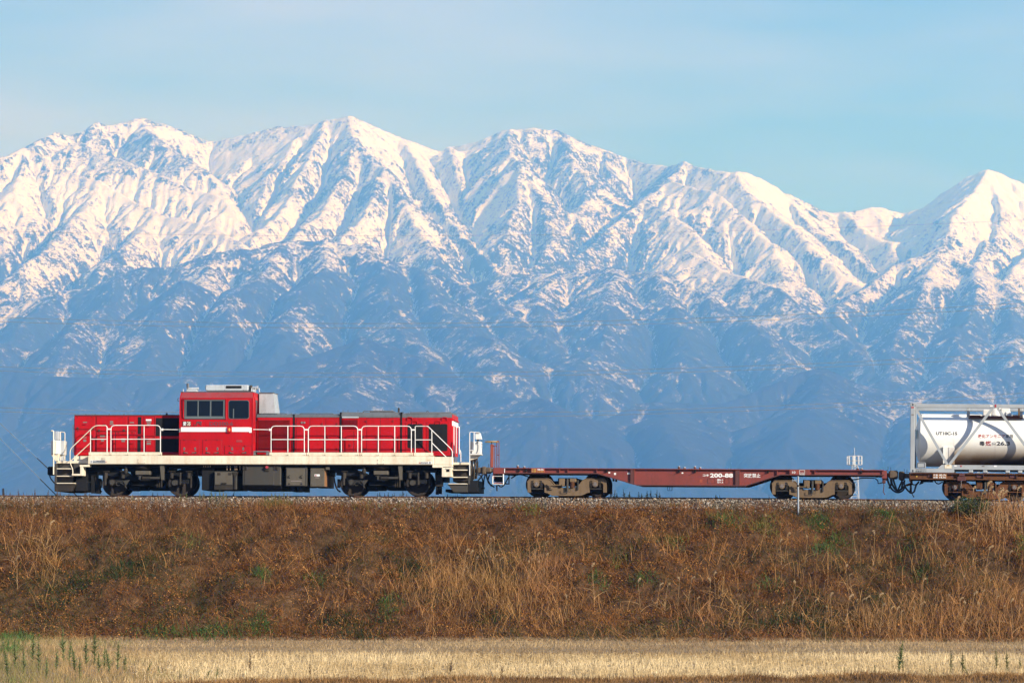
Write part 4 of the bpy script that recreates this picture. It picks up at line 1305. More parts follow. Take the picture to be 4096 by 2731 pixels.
V.tubes('cable', [[(1911, 1757, -1.37), (1909, 1770, -1.38), (1913, 1782, -1.38), (1912, 1800, -1.38), (1907, 1812, -1.38)]], 0.9, M['ugrey'], e, rnd=0.05)
V.cyl('plug', 1910.5, 1769, 3, -1.42, -1.36, M['ink'], e, 10)
hs = []
rr = random.Random(5)
for k in range(9):
    x = 1883 + k * 3.4
    hs.append([(x, 1829 + rr.random() * 8, -1.1 + rr.random() * 0.4), (x + rr.uniform(-3, 5), 1850 + rr.random() * 10, -1.2), (x + rr.uniform(-2, 6), 1875 + rr.random() * 10, -1.15), (x + rr.uniform(-5, 2), 1905 + rr.random() * 12, -1.0)])
V.tubes('jumper_cables', hs[::2], 2.0, M['coupler'], rnd=0.12)
V.tubes('brake_hose', hs[1::2], 2.6, M['hose'], rnd=0.12)
cpl = V.box('coupler', 1908, 1962, 1868, 1893, -0.22, 0.22, M['coupler'], bev=0.04)
V.box('coupler_jaw', 1925, 1944, 1864, 1898, -0.28, 0.2, M['coupler'], cpl, 0.05)
V.box('coupler_shank', 1860, 1908, 1874, 1890, -0.12, 0.12, M['black'], cpl, 0)
V.tubes('brake_hose', [[(1900, 1895, -0.5), (1922, 1898, -0.55), (1930, 1915, -0.55), (1932, 1938, -0.5), (1930, 1950, -0.5)], [(1908, 1925, -0.7), (1925, 1908, -0.6), (1932, 1893, -0.5)],
                       [(1942, 1895, -0.4), (1936, 1915, -0.4), (1934, 1945, -0.4)]], 2.6, M['hose'], rnd=0.25)
V.box('hose_end', 1926, 1938, 1947, 1955, -0.55, -0.4, M['hose'], bev=0.01)

# ---- boxes and tank under the frame
V.box('equipment_case', 807, 855.5, 1872, 1959, -1.12, 1.1, M['black'], bev=0.01)
c = V.box('equipment_case', 856, 946, 1884, 1957, -1.28, 1.1, M['ugrey'], bev=0.012)
V.box('case_cover', 859, 929, 1888, 1938, -1.305, -1.27, M['upale'], c, 0.008)
V.box('case_lower_shade', 857, 940, 1939, 1957.5, -1.29, -1.2, M['udark'], c, 0)  # shade below the lit cover, painted in as a darker grey
for x in (876, 920): V.box('hinge', x - 6, x + 6, 1890, 1899, -1.325, -1.30, M['udark'], c, 0.006)
V.box('latch', 885, 906, 1929, 1936, -1.335, -1.30, M['udark'], c, 0.006)
V.poly('case_rail', [(929.5, 1888), (952, 1886), (952, 1893), (941, 1908), (941, 1956), (937, 1956), (937, 1906)], -1.33, -1.29, M['udark'], c)
tk = V.box('fuel_tank', 969, 1123, 1860, 1942, -1.30, 1.30, M['ugrey'], bev=0.03)
V.box('tank_panel', 978, 1096, 1869, 1939, -1.315, -1.29, M['ugrey'], tk, 0.01)
mb = MB(); a, b = V.P(969, 1950, -1.3)[0], V.P(1123, 1950, -1.3)[0]; z1, z0 = V.P(1046, 1942.2, -1.3)[2], V.P(1046, 1958, -1.3)[2]
mb.add([(a, -1.3, z1), (b, -1.3, z1), (b, 1.3, z1), (a, 1.3, z1), (a, -1.08, z0), (b, -1.08, z0), (b, 1.08, z0), (a, 1.08, z0)], [(0, 1, 2, 3), (4, 7, 6, 5), (0, 4, 5, 1), (1, 5, 6, 2), (2, 6, 7, 3), (3, 7, 4, 0)])
mb.build('tank_sump', M['udark'], tk)
V.box('drain', 1050, 1079, 1957, 1962, -1.0, -0.6, M['black'], tk, 0)
lm = V.box('tail_lamp_bracket', 1058, 1076, 1864, 1884, -1.36, -1.31, M['udark'], bev=0.006)
V.cyl('lens', 1067, 1867.5, 5.5, -1.44, -1.36, M['redlamp'], lm, 14)
for x in (974, 985, 1098, 1108): V.box('tank_strap', x - 3, x + 3, 1858, 1880, -1.335, -1.30, M['udark'], tk, 0.004)
c = V.box('equipment_case', 1142, 1228, 1869, 1944, -1.28, 1.1, M['ugrey'], bev=0.015)
V.box('case_cover', 1145, 1218, 1873, 1941, -1.305, -1.27, M['upale'], c, 0.01)
for x in (1156, 1205):
    V.tubes('handle', [[(x + 4, 1900, -1.31), (x - 2, 1903, -1.34), (x - 2, 1908, -1.34), (x + 4, 1911, -1.31)]], 1.4, M['black'], c)
    V.box('latch', x - 2, x + 4, 1931, 1937, -1.325, -1.30, M['udark'], c, 0.004)
V.box('case_label', 1163, 1206, 1921, 1925, -1.308, -1.304, M['plate'], c, 0)
c = V.box('equipment_case', 1241, 1298, 1872, 1945.5, -1.26, 1.1, M['upale'], bev=0.012)
V.box('rusty_edge', 1294, 1300, 1873, 1945, -1.24, 1.0, M['rustorange'], c, 0.006)
V.box('case_label', 1258, 1279, 1896, 1904, -1.268, -1.258, M['whiteink'], c, 0)
V.poly('red_mark', [(1259, 1903), (1263, 1897), (1267, 1903)], -1.272, -1.266, M['redink'], c)
V.box('case_label', 1261, 1276, 1907, 1912, -1.268, -1.258, M['plate'], c, 0)
for x in (1247, 1289):
    for y in (1879, 1909, 1938): V.cyl('bolt', x, y, 1.3, -1.27, -1.255, M['udark'], c, 6)
V.box('valve_box', 1302, 1317, 1867, 1878, -1.3, -1.1, M['upale'], bev=0.008)
V.box('air_tank_bracket', 1155, 1180, 1944.5, 1963, -1.0, 0.8, M['black'], bev=0)
V.box('air_tank_bracket', 1190, 1209, 1944.5, 1963, -1.0, 0.8, M['black'], bev=0)
pipes = [[(x, 1862, -1.2), (x, 1879, -1.2)] for x in (908, 921, 940, 947, 960)] + [[(x, 1860, -1.2), (x, 1869, -1.2)] for x in (815, 823, 832, 841)]
V.tubes('brass_pipes', pipes, 1.7, M['copper'])
V.box('centre_sill', 770, 1320, 1884.2, 1900, -0.7, 0.7, M['black'], bev=0)
V.box('end_sill', 300, 352, 1868.2, 1915, -0.9, 0.9, M['black'], bev=0)
V.box('end_sill', 1745, 1782, 1868.2, 1925, -0.6, 0.8, M['black'], bev=0)


def loco_bogie(cx, wheels):
    bg = bpy.data.objects.new('bogie', None); C.objects.link(bg); bg.parent = V.root
    for wx in wheels:
        c = V.P(wx, 1930.5, -0.75); R = 52 / 110.0
        w = MB(); w.lathe(c, 'y', [(-0.62, 0.02), (-0.63, 0.13), (-0.60, 0.16), (-0.60, R - 0.08), (-0.66, R - 0.07), (-0.66, R), (-0.53, R + 0.005), (-0.53, R + 0.03), (-0.50, R + 0.03), (-0.50, 0.1)], 40)
        wo = w.build('wheel', M['steel'], bg, smooth=35)
        w = MB(); w.lathe(c, 'y', [(0.50, 0.1), (0.50, R + 0.03), (0.53, R + 0.03), (0.53, R), (0.66, R), (0.66, 0.1)], 32)
        w.build('wheel', M['steel'], bg, smooth=35)
        w = MB(); w.cyl(c, 'y', 0.09, -0.5, 0.5, 14); w.build('axle', M['udark'], bg)
        w = MB(); w.cyl(c, 'y', 0.12, -1.12, -0.62, 20); ab = w.build('axle_box', M['udark'], bg, smooth=40)
        w = MB(); w.cyl(c, 'y', 0.085, -1.14, -1.12, 16); w.build('axle_cap', M['ugrey'], ab, smooth=40)
        V.box('axle_arm', wx - 22, wx + 34, 1918, 1934, -1.08, -0.98, M['black'], bg, 0.01)
        for s in (-1, 1):
            x = wx + s * 34 - (0 if wx < cx else 0)
            sp = V.vcyl('spring_pot', x - 8, x + 8, 1886, 1912, -1.1, M['udark'], bg)
            V.box('spring_cap', x - 12, x + 12, 1883, 1886.5, -1.22, -0.95, M['udark'], sp, 0.004)
            V.box('brake_lever', x + s * 10 - 2.5, x + s * 10 + 2.5, 1890, 1950, -0.96, -0.90, M['udark'], bg, 0.004)
        V.box('brake_block', wx - 62, wx - 52, 1915, 1950, -0.68, -0.52, M['black'], bg, 0.01)
    x0, x1 = wheels
    V.poly('bogie_frame', [(x0 - 66, 1884), (x0 + 40, 1884), (x0 + 70, 1900), (x1 - 70, 1900), (x1 - 40, 1884), (x1 + 48, 1884), (x1 + 48, 1900), (x1 - 30, 1905), (x1 - 60, 1922), (x0 + 60, 1922), (x0 + 30, 1905), (x0 - 66, 1900)],
           -1.0, -0.86, M['black'], bg)
    V.box('traction_motor', x0 + 45, x0 + 125, 1918, 1960, -0.45, 0.45, M['black'], bg, 0.03)
    V.box('traction_motor', x1 - 125, x1 - 45, 1918, 1960, -0.45, 0.45, M['black'], bg, 0.03)
    V.box('transom', cx - 66, cx + 62, 1884.2, 1944, -0.8, 0.8, M['black'], bg, 0.02)
    V.box('motor_nose', x0 + 60, x0 + 100, 1936, 1963, -0.7, -0.3, M['black'], bg, 0.03)
    mb = MB(); c = V.P(cx - 14, 1868, -1.0)
    mb.lathe(c, 'z', [(c[2] - 0.09, 0.15), (c[2] - 0.07, 0.27), (c[2], 0.31), (c[2] + 0.06, 0.27), (c[2] + 0.08, 0.12)], 24)
    mb.build('air_spring', M['udark'], bg, smooth=60)
    bo = V.box('bolster', cx - 47, cx + 10, 1882, 1898, -1.36, -0.8, M['upale'], bg, 0.015)
    V.poly('bolster_bracket', [(cx - 40, 1898.2), (cx - 18, 1898.2), (cx - 18, 1903), (cx - 25, 1903), (cx - 25, 1917), (cx - 33, 1917), (cx - 33, 1903), (cx - 40, 1903)], -1.3, -1.1, M['ugrey'], bo)
    dm = V.tubes('yaw_damper', [[(cx - 18, 1911.5, -1.28), (cx + 52, 1911.5, -1.28)]], 5.4, M['ugrey'], bg)
    V.tubes('damper_sleeve', [[(cx - 18, 1911.5, -1.28), (cx + 14, 1911.5, -1.28)]], 7.0, M['udark'], dm)
    V.poly('damper_bracket', [(cx + 51, 1859), (cx + 68, 1859), (cx + 66, 1918), (cx + 57, 1918)], -1.34, -1.2, M['upale'], bg)
    vd = V.vcyl('vertical_damper', cx - 90, cx - 79, 1866, 1892, -1.18, M['ugrey'], bg)
    V.vcyl('damper_body', cx - 93, cx - 77, 1878, 1890, -1.18, M['udark'], vd)
    V.poly('link_plate', [(cx - 97, 1922), (cx - 69, 1918), (cx - 84, 1940)], -1.25, -1.2, M['ugrey'], bg)
    V.vcyl('axle_damper', x0 - 42, x0 - 31, 1889, 1940, -1.16, M['udark'], bg)
    V.vcyl('axle_damper', x1 - 4 + 0, x1 + 5, 1889, 1938, -1.16, M['udark'], bg)
    V.tubes('cable', [[(x0 + 30, 1926, -1.2), (x0 + 12, 1924, -1.2), (x0 + 6, 1934, -1.2), (x0 + 12, 1942, -1.2), (x0 + 22, 1940, -1.2)], [(x0 + 24, 1930, -1.2), (x0 + 40, 1938, -1.2), (x0 + 50, 1952, -1.2)]], 1.5, M['ugrey'], bg, rnd=0.1)
    g = V.cyl('speed_sensor', x1 - 23, 1930, 11, -1.2, -1.0, M['ugrey'], bg, 16)
    V.box('sensor_arm', x1 - 44, x1 - 36, 1918, 1946, -1.16, -1.08, M['udark'], bg, 0.006)
    for k in range(3):
        V.box('brake_rod', cx + 38 + k * 9, cx + 42 + k * 9, 1898 + k * 4, 1948, -1.1, -1.04, M['udark'], bg, 0.003)
    V.tubes('sand_pipe', [[(x0 - 76, 1900, -0.9), (x0 - 72, 1930, -0.9), (x0 - 62, 1958, -0.8), (x0 - 50, 1966, -0.7)]], 3.2, M['udark'], bg, rnd=0.15)
    V.tubes('sand_pipe', [[(x1 + 70, 1880, -0.9), (x1 + 72, 1930, -0.9), (x1 + 66, 1950, -0.8), (x1 + 50, 1962, -0.7)]], 2.6, M['hose'], bg, rnd=0.15)
    return bg


loco_bogie(588, (457, 720))
loco_bogie(1541, (1411, 1672))
for x0, x1, y0, y1 in ((364, 378, 1900, 1972), (384, 396, 1912, 1973), (1743, 1752, 1885, 1977), (1755, 1764, 1890, 1974)):
    V.box('guard_iron', x0, x1, y0, y1, -0.9, -0.55, M['black'], bev=0.008)
gb = V.box('gear_case', 1742, 1770, 1898, 1945, -1.0, -0.7, M['udark'], bev=0.01)
V.box('case_recess', 1747, 1762, 1922, 1938, -1.015, -0.98, M['black'], gb, 0)
LOCO = V
# ------------------------------------------------------------------ bogie of the freight wagons
def wagon_bogie(V, cx, pyr, half, mat, matd):
    """cast side-frame bogie; cx its centre, pyr the rail's pixel row there, half its half wheelbase in px"""
    bg = bpy.data.objects.new('bogie', None); C.objects.link(bg); bg.parent = V.root
    k = half / 117.0
    def pt(dx, py): return (cx + dx * k, pyr + py)
    for s in (-1, 1):
        wx = cx + s * half
        c = V.P(wx, pyr - 48.5, -0.75); R = 48.5 / 110.0
        w = MB(); w.lathe(c, 'y', [(-0.61, 0.03), (-0.62, 0.12), (-0.585, 0.15), (-0.57, R - 0.09), (-0.655, R - 0.06), (-0.66, R), (-0.53, R + 0.004), (-0.53, R + 0.028), (-0.50, R + 0.028), (-0.50, 0.1)], 40)
        w.build('wheel', M['steel'], bg, smooth=35)
        w = MB(); w.lathe(c, 'y', [(0.50, 0.1), (0.50, R + 0.028), (0.53, R + 0.028), (0.53, R), (0.66, R), (0.66, 0.1)], 32)
        w.build('wheel', M['steel'], bg, smooth=35)
        w = MB(); w.cyl(c, 'y', 0.085, -0.5, 0.5, 14); w.build('axle', M['udark'], bg)
        w = MB(); w.box(c[0] - 0.20, c[0] + 0.20, -1.05, -0.8, c[2] - 0.14, c[2] + 0.17, 0.03)
        ab = w.build('axle_box', M['black'], bg)
        w = MB(); w.cyl(c, 'y', 0.105, -1.13, -1.04, 20); w.build('bearing_cover', mat, ab, smooth=40)
        w = MB(); w.cyl(c, 'y', 0.072, -1.142, -1.128, 18); w.build('bearing_cap', M['plate'], ab, smooth=40)
        for a in (0.5, 2.6, 4.7):
            w = MB(); w.cyl((c[0] + 0.045 * math.cos(a), 0, c[2] + 0.045 * math.sin(a)), 'y', 0.014, -1.152, -1.14, 6); w.build('bolt', M['steel'], ab)
        for t in (-1, 1):
            mb = MB()
            for q in range(2):
                mb.tube(rounded([(c[0] + t * (0.115 + 0.045 * q), -1.10, c[2] + 0.13), (c[0] + t * (0.14 + 0.05 * q), -1.10, c[2] + 0.10), (c[0] + t * (0.15 + 0.05 * q), -1.10, c[2] - 0.12)], 0.05), 0.016, 6)
            mb.build('rubber_spring', M['udark'], ab, smooth=50)
        mb = MB(); mb.box(c[0] - 0.22, c[0] + 0.22, -1.10, -0.85, c[2] - 0.19, c[2] - 0.155, 0.006)
        mb.build('retaining_bar', matd, ab)
    for d0, d1 in ((-1.10, -0.98), (0.98, 1.10)):
        right = [(33, -35), (50, -47), (64, -64), (74, -69), (147, -69), (158, -58), (158, -16), (145, -16), (145, -48), (139, -55), (96, -55), (90, -48), (90, -16), (76, -13), (58, -5), (40, -4)]
        left = [(-x, y) for x, y in right][::-1]
        sf = V.poly('side_frame', [pt(*p) for p in right + left], d0, d1, mat, bg)
        if d0 < 0:
            rim = [(34, -36.5), (50, -48.5), (64, -65.5), (74, -70.5), (148, -70.5), (159.5, -58)]
            V.tubes('cast_rim', [[(*pt(x, y), d0 - 0.0) for x, y in rim], [(*pt(-x, y), d0 - 0.0) for x, y in rim]], 2.0, mat, sf)
            V.tubes('cast_rim', [[(*pt(x, y), d0) for x, y in ((-76, -13), (-58, -5), (-40, -4), (40, -4), (58, -5), (76, -13))]], 2.0, mat, sf)
    V.box('bolster', *[pt(-36, 0)[0], pt(40, 0)[0]], pyr - 74, pyr - 58, -1.0, 1.0, M['black'], bg, 0.02)
    V.box('bolster_end', pt(-33, 0)[0], pt(-10, 0)[0], pyr - 72, pyr - 40, -1.16, -0.98, mat, bg, 0.02)
    V.box('bolster_end', pt(10, 0)[0], pt(36, 0)[0], pyr - 72, pyr - 57, -1.16, -0.98, mat, bg, 0.02)
    V.vcyl('damper', pt(-4, 0)[0], pt(6, 0)[0], pyr - 70, pyr - 22, -1.15, M['ugrey'], bg)
    V.tubes('damper_seat', [[(*pt(-13, -30), -1.2), (*pt(-13, -19), -1.2), (*pt(13, -19), -1.2), (*pt(13, -30), -1.2)]], 1.3, matd, bg)
    mb = MB(); c = V.P(*pt(22, -45), -1.08)
    hp = []
    for i in range(57):
        a = i / 8 * 2 * math.pi / 2
        hp.append((c[0] + 0.085 * math.cos(a * 2), c[1] + 0.085 * math.sin(a * 2), c[2] - 0.10 + 0.22 * i / 56))
    mb.tube(hp, 0.017, 6); mb.build('coil_spring', M['rust'], bg, smooth=60)
    V.cyl('pivot', *pt(-15, -46), 5.5, -1.22, -1.1, mat, bg, 16)
    V.tubes('brake_rod', [[(*pt(-78, -45), -1.18), (*pt(-18, -46), -1.18)]], 2.4, mat, bg)
    V.poly('brake_lever', [pt(-80, -50), pt(-70, -50), pt(-66, -40), pt(-56, -38), pt(-56, -29), pt(-70, -29), pt(-72, -40)], -1.18, -1.12, mat, bg)
    V.cyl('lever_eye', *pt(-67, -35), 2.4, -1.19, -1.11, M['black'], bg, 10)
    V.box('link_bar', pt(41, 0)[0], pt(46, 0)[0], pyr - 66, pyr - 26, -1.16, -1.12, matd, bg, 0.006)
    V.box('brake_beam', pt(-85, 0)[0], pt(85, 0)[0], pyr - 62, pyr - 44, -0.4, 0.4, M['black'], bg, 0.02)
    return bg


# ------------------------------------------------------------------ flat container wagon
V = Vehicle('flat_wagon', 2754, 2268, 3248)
tag(V.root, 'empty brown red flat container wagon coupled between locomotive and tank wagon', 'wagon')
sl = 0.0051
def yb(px, py): return py            # measured rows are used as they stand
NW = -1.30
def deck_y(px): return 1873.6 + sl * (px - 2754)
# side sill: web, flanges
def sill_poly(off_top, off_bot):
    t = [(1974, deck_y(1974) + off_top), (3536, deck_y(3536) + off_top)]
    b = [(3536, 1901 - off_bot), (3122, 1899.5 - off_bot), (2984, 1943.5 - off_bot), (2548, 1941.5 - off_bot), (2388, 1894.5 - off_bot), (1974, 1893 - off_bot)]
    return t + b
web = V.poly('side_sill', sill_poly(1, 2), NW + 0.10, NW + 0.14, M['wagon'])
V.poly('side_sill', sill_poly(1, 2), -NW - 0.14, -NW - 0.10, M['wagon'])
mb = MB()
a, b = V.P(1974, deck_y(1974), NW), V.P(3536, deck_y(3536), NW)
mb.box(a[0], b[0], NW, -NW, a[2] - 0.03, a[2], 0.005)
V_top = mb.build('deck_flange', M['wagon'], V.root)
mb = MB()
bot = [(1974, 1893), (2388, 1894.5), (2548, 1941.5), (2984, 1943.5), (3122, 1899.5), (3536, 1901)]
P = [V.P(x, y, NW) for x, y in bot]
for p, q in zip(P[:-1], P[1:]):
    vs = []
    for (x, _, z) in (p, q):
        for yy in (NW, NW + 0.22):
            vs += [(x, yy, z), (x, yy, z + 0.035)]
    mb.add(vs, [(0, 4, 5, 1), (2, 3, 7, 6), (1, 5, 7, 3), (0, 2, 6, 4), (0, 1, 3, 2), (4, 6, 7, 5)])
mb.build('lower_flange', M['wagondark'], V.root)
V.box('centre_girder', 1990, 3520, 1880, 1897, -0.5, 0.5, M['wagondark'], bev=0)
def rib(x, y0, y1): V.box('rib', x - 1.3, x + 1.3, y0, y1, NW + 0.02, NW + 0.098, M['wagon'], bev=0.002)
for x, y0, y1 in ((2238, 1874.5, 1890.5), (2271, 1874.5, 1890.5), (2387, 1875, 1891), (2538, 1876, 1937), (2958.6, 1878.5, 1941), (3108.6, 1879, 1899), (3259, 1880, 1897.5)):
    rib(x, y0, y1)
V.box('stiffener', 2941, 2957, 1878, 1941, NW + 0.03, NW + 0.098, M['wagondark'], bev=0.006)
V.box('stiffener', 2521, 2536, 1876, 1933, NW + 0.03, NW + 0.098, M['wagondark'], bev=0.006)
V.box('end_plate', 1973, 2017, 1872.3, 1894, NW - 0.008, NW + 0.098, M['wagon'], bev=0.004)
V.box('end_beam', 1971.5, 1976, 1870, 1912, -1.25, 1.25, M['wagon'], bev=0.006)
V.box('flush_plate', 3158, 3239.5, 1879.3, 1899.5, NW - 0.006, NW + 0.098, M['wagon'], bev=0.004)
V.box('end_beam', 3527, 3546, 1881, 1913, -1.25, 1.25, M['wagon'], bev=0.008)
lp = V.box('load_plate', 2124.5, 2178, 1872.8, 1889.5, NW - 0.012, NW + 0.098, M['handbrake'], bev=0.003)
V.text('荷重', 2127, 2144.5, 1873.8, 1880.4, NW - 0.016, M['yellow'], lp, bold=0.02)
V.text('48.0t', 2148.5, 2174.5, 1873.8, 1880.4, NW - 0.016, M['whiteink'], lp, bold=0.02)
V.text('自重', 2127, 2144.5, 1882, 1888, NW - 0.016, M['yellow'], lp, bold=0.02)
V.text('16.9t', 2149.5, 2174.5, 1882, 1888, NW - 0.016, M['yellow'], lp, bold=0.02)
D = NW + 0.096
V.text('コキ', 2811, 2836, 1895.5, 1905, D, M['whiteink'], bold=0.03)
V.text('200-88', 2840, 2932, 1892.3, 1909, D, M['whiteink'], bold=0.035)
V.text('突放禁止', 2975.5, 3041.5, 1892.5, 1909.5, D, M['whiteink'], bold=0.012)
V.text('積6.5', 2868, 2892.5, 1914.8, 1922, D, M['whiteink'], bold=0.015)
V.text('空1.6', 2868.5, 2892.5, 1923.6, 1931, D, M['whiteink'], bold=0.015)
for x0, x1, y0, y1 in ((2831, 2860.5, 1913, 1932.8), (2900, 2917, 1912.5, 1934)):
    V.tubes('card_holder', [[(x0, y0, D), (x1, y0, D), (x1, y1, D), (x0, y1, D), (x0, y0, D)]], 0.9, M['wagondark'])
V.box('orange_sticker', 2797.7, 2809.5, 1916.5, 1929, D - 0.003, D + 0.003, M['handbrake'], bev=0)
for x0, x1, y0, y1 in ((2456, 2464, 1890, 1898.5), (2510, 2520.5, 1889.5, 1896.5), (2726.5, 2733, 1888.3, 1893.5), (2433.5, 2440.5, 1886.5, 1892.5)):
    V.box('small_notice', x0, x1, y0, y1, D - 0.003, D + 0.003, M['whiteink'], bev=0)
V.text('10', 3168.5, 3182, 1884, 1893, NW - 0.010, M['whiteink'], bold=0.01)
V.box('inspection_mark', 3187, 3194.5, 1883, 1894, NW - 0.009, NW, M['handbrake'], bev=0)
V.tubes('inspection_frame', [[(3198, 1879.5, NW - 0.01), (3218.5, 1879.5, NW - 0.01), (3218.5, 1898, NW - 0.01), (3198, 1898, NW - 0.01), (3198, 1879.5, NW - 0.01)]], 0.8, M['whiteink'])
V.text('11-1-21\n広島車', 3200.5, 3216, 1887, 1896.5, NW - 0.010, M['whiteink'])
V.tubes('white_edge_mark', [[(2018.5, 1872.5, NW - 0.01), (2017.5, 1890, NW - 0.01)]], 1.5, M['whiteink'])
def twist(x, y, h=10, w=10):
    t = V.vcyl('container_lock', x - w / 2, x + w / 2, y - h + 3, y + 1, NW + 0.12, M['wagondark'], seg=12)
    V.vcyl('lock_head', x - w / 2.3, x + w / 2.3, y - h, y - h + 2.8, NW + 0.12, M['acgrey'], t, 12)
for x, h in ((2071, 10), (2097, 6), (2716, 10), (2738, 6), (2779.5, 10), (2801, 6), (3431, 8), (3447, 5)):
    twist(x, deck_y(x), h)
for x in (2075, 2104, 2716, 2780, 3072, 3445, 2427):
    V.box('lock_lever', x - 3.5, x + 3.5, deck_y(x) + 4, deck_y(x) + 16, NW + 0.03, NW + 0.09, M['black'], bev=0.008)
    V.tubes('lever_rod', [[(x - 20, deck_y(x) + 24, NW + 0.06), (x, deck_y(x) + 13, NW + 0.06)]], 0.9, M['wagondark'])
# hand brake stand
hb = V.box('hand_brake', 1961, 1973, 1776, 1869, -1.25, -1.12, M['handbrake'], bev=0.012)
V.tubes('brake_spindle', [[(1966.5, 1778, -1.18), (1966.5, 1766, -1.18)]], 1.8, M['black'], hb)
c = V.P(1966.5, 1766.3, -1.18)
mb = MB(); R = 26.5 / 110
ring = [(c[0] + R * math.cos(2 * math.pi * i / 28), c[1] + R * math.sin(2 * math.pi * i / 28), c[2]) for i in range(29)]
mb.tube(ring, 0.017, 8)
for a in range(4):
    mb.tube([(c[0], c[1], c[2]), (c[0] + R * math.cos(a * math.pi / 2), c[1] + R * math.sin(a * math.pi / 2), c[2])], 0.010, 6)
mb.build('brake_wheel', M['yellow'], hb, smooth=60)
V.tubes('brake_stand_rail', [[(1979, 1870, -1.25), (1979, 1783, -1.25)], [(1987.5, 1870, -1.25), (1987.5, 1763, -1.25), (1996, 1763.5, -1.25), (1996, 1871, -1.25)], [(1972, 1783, -1.25), (1987, 1784, -1.25)], [(1988, 1819, -1.25), (1996, 1819, -1.25)]], 1.6, M['wagon'], rnd=0.03)
V.tubes('end_pin', [[(1954.5, 1869, -1.1), (1954.5, 1855, -1.1)]], 0.9, M['black'])
stp = V.tubes('step_frame', [[(1970.5, 1903, -1.27), (1970.5, 1935, -1.27), (2013, 1936.5, -1.27), (2013, 1892, -1.27)]], 2.8, M['white'], seg=4)
V.tubes('step_bar', [[(1971, 1904, -1.27), (2012, 1904, -1.27)]], 1.0, M['white'], stp)
V.box('step_board', 1975, 2010, 1928.5, 1934, -1.25, -1.0, M['wagon'], stp, 0.005)
V.box('brake_cylinder', 1975, 2008, 1906, 1926, -0.9, -0.5, M['black'], bev=0.03)
V.tubes('angle_cock_pipe', [[(2022, 1934, -1.1), (2038, 1934, -1.1)], [(2036, 1897, -1.1), (2036, 1936, -1.1)], [(1990, 1935, -1.0), (2004, 1949, -1.0), (2018, 1938, -1.0), (2034, 1908, -1.0)]], 2.4, M['black'], rnd=0.1)
V.tubes('brake_hose', [[(1946, 1895, -0.5), (1948, 1915, -0.55), (1960, 1935, -0.6), (1966, 1944, -0.6)], [(1958, 1898, -0.4), (1950, 1925, -0.5), (1962, 1938, -0.55), (1978, 1948, -0.55)], [(1987, 1940, -0.9), (1988, 1963, -0.9)]], 3.0, M['hose'], rnd=0.2)
cp = V.box('coupler', 1936, 1964, 1869, 1890, -0.24, 0.2, M['coupler'], bev=0.04)
V.box('coupler_shank', 1962, 1996, 1873, 1888, -0.12, 0.12, M['coupler'], cp, 0.01)
cp = V.box('coupler', 3555, 3592, 1880, 1915, -0.24, 0.2, M['coupler'], bev=0.05)
V.box('coupler_shank', 3500, 3556, 1890, 1908, -0.12, 0.12, M['coupler'], cp, 0.01)
V.tubes('uncoupling_lever', [[(3540, 1884, -1.0), (3552, 1878, -1.0), (3552, 1865, -1.0)], [(3545, 1884, -1.0), (3563, 1885, -1.0), (3563, 1868, -1.0)]], 0.9, M['black'])
V.tubes('brake_hose', [[(3565, 1912, -0.5), (3569, 1940, -0.55), (3585, 1962, -0.55), (3605, 1958, -0.5), (3612, 1925, -0.45)], [(3572, 1912, -0.35), (3580, 1940, -0.4), (3588, 1962, -0.4)],
                       [(3547, 1897, -0.6), (3553, 1930, -0.6), (3568, 1958, -0.6), (3590, 1971, -0.6), (3612, 1962, -0.6), (3622, 1940, -0.6)], [(3563, 1915, -0.3), (3566, 1935, -0.3), (3556, 1952, -0.3)]], 3.6, M['hose'], rnd=0.3)
V.tubes('release_chain', [[(3534, 1914, -1.0), (3536, 1945, -1.0), (3533, 1966, -1.0), (3540, 1978, -1.0)]], 1.6, M['rust'])
V.box('end_valve', 3529, 3542, 1911, 1932, -1.05, -0.8, M['wagondark'], bev=0.01)
V.tubes('brake_pipe', [[(3400, 1917, -0.9), (3425, 1917, -0.9), (3445, 1911, -0.9), (3500, 1912, -0.9)], [(3500, 1912, -0.9), (3512, 1922, -0.9), (3512, 1934, -0.9), (3530, 1929, -0.9)]], 2.0, M['black'], rnd=0.1)
mb = V.tubes('drain_cage', [[(2671, 1943, -0.9), (2671, 1961, -0.9), (2688, 1961, -0.9), (2688, 1943, -0.9)], [(2680, 1943, -0.9), (2679, 1958, -0.9)]], 1.2, M['black'])
V.box('drain_plate', 2667, 2692, 1941.5, 1946, -1.0, -0.7, M['black'], bev=0)
V.box('pipe_bracket', 2450, 2456, 1913, 1924, -1.1, -0.9, M['black'], bev=0)
V.box('pipe_bracket', 2461, 2467, 1915, 1925.5, -1.1, -0.9, M['black'], bev=0)
V.box('pipe_bracket', 3059, 3064, 1917, 1929, -1.1, -0.9, M['black'], bev=0)
V.tubes('brake_pipe', [[(2030, 1898, -1.0), (2060, 1901, -1.0), (2080, 1896, -1.0), (2120, 1908, -1.0)], [(2045, 1912, -1.0), (2060, 1903, -1.0), (2072, 1895, -1.0)]], 2.4, M['black'], rnd=0.1)
wagon_bogie(V, 2268, 1985, 117, M['bogie'], M['ugrey'])
wagon_bogie(V, 3248, 1992.5, 118, M['bogie'], M['ugrey'])
FLAT = V

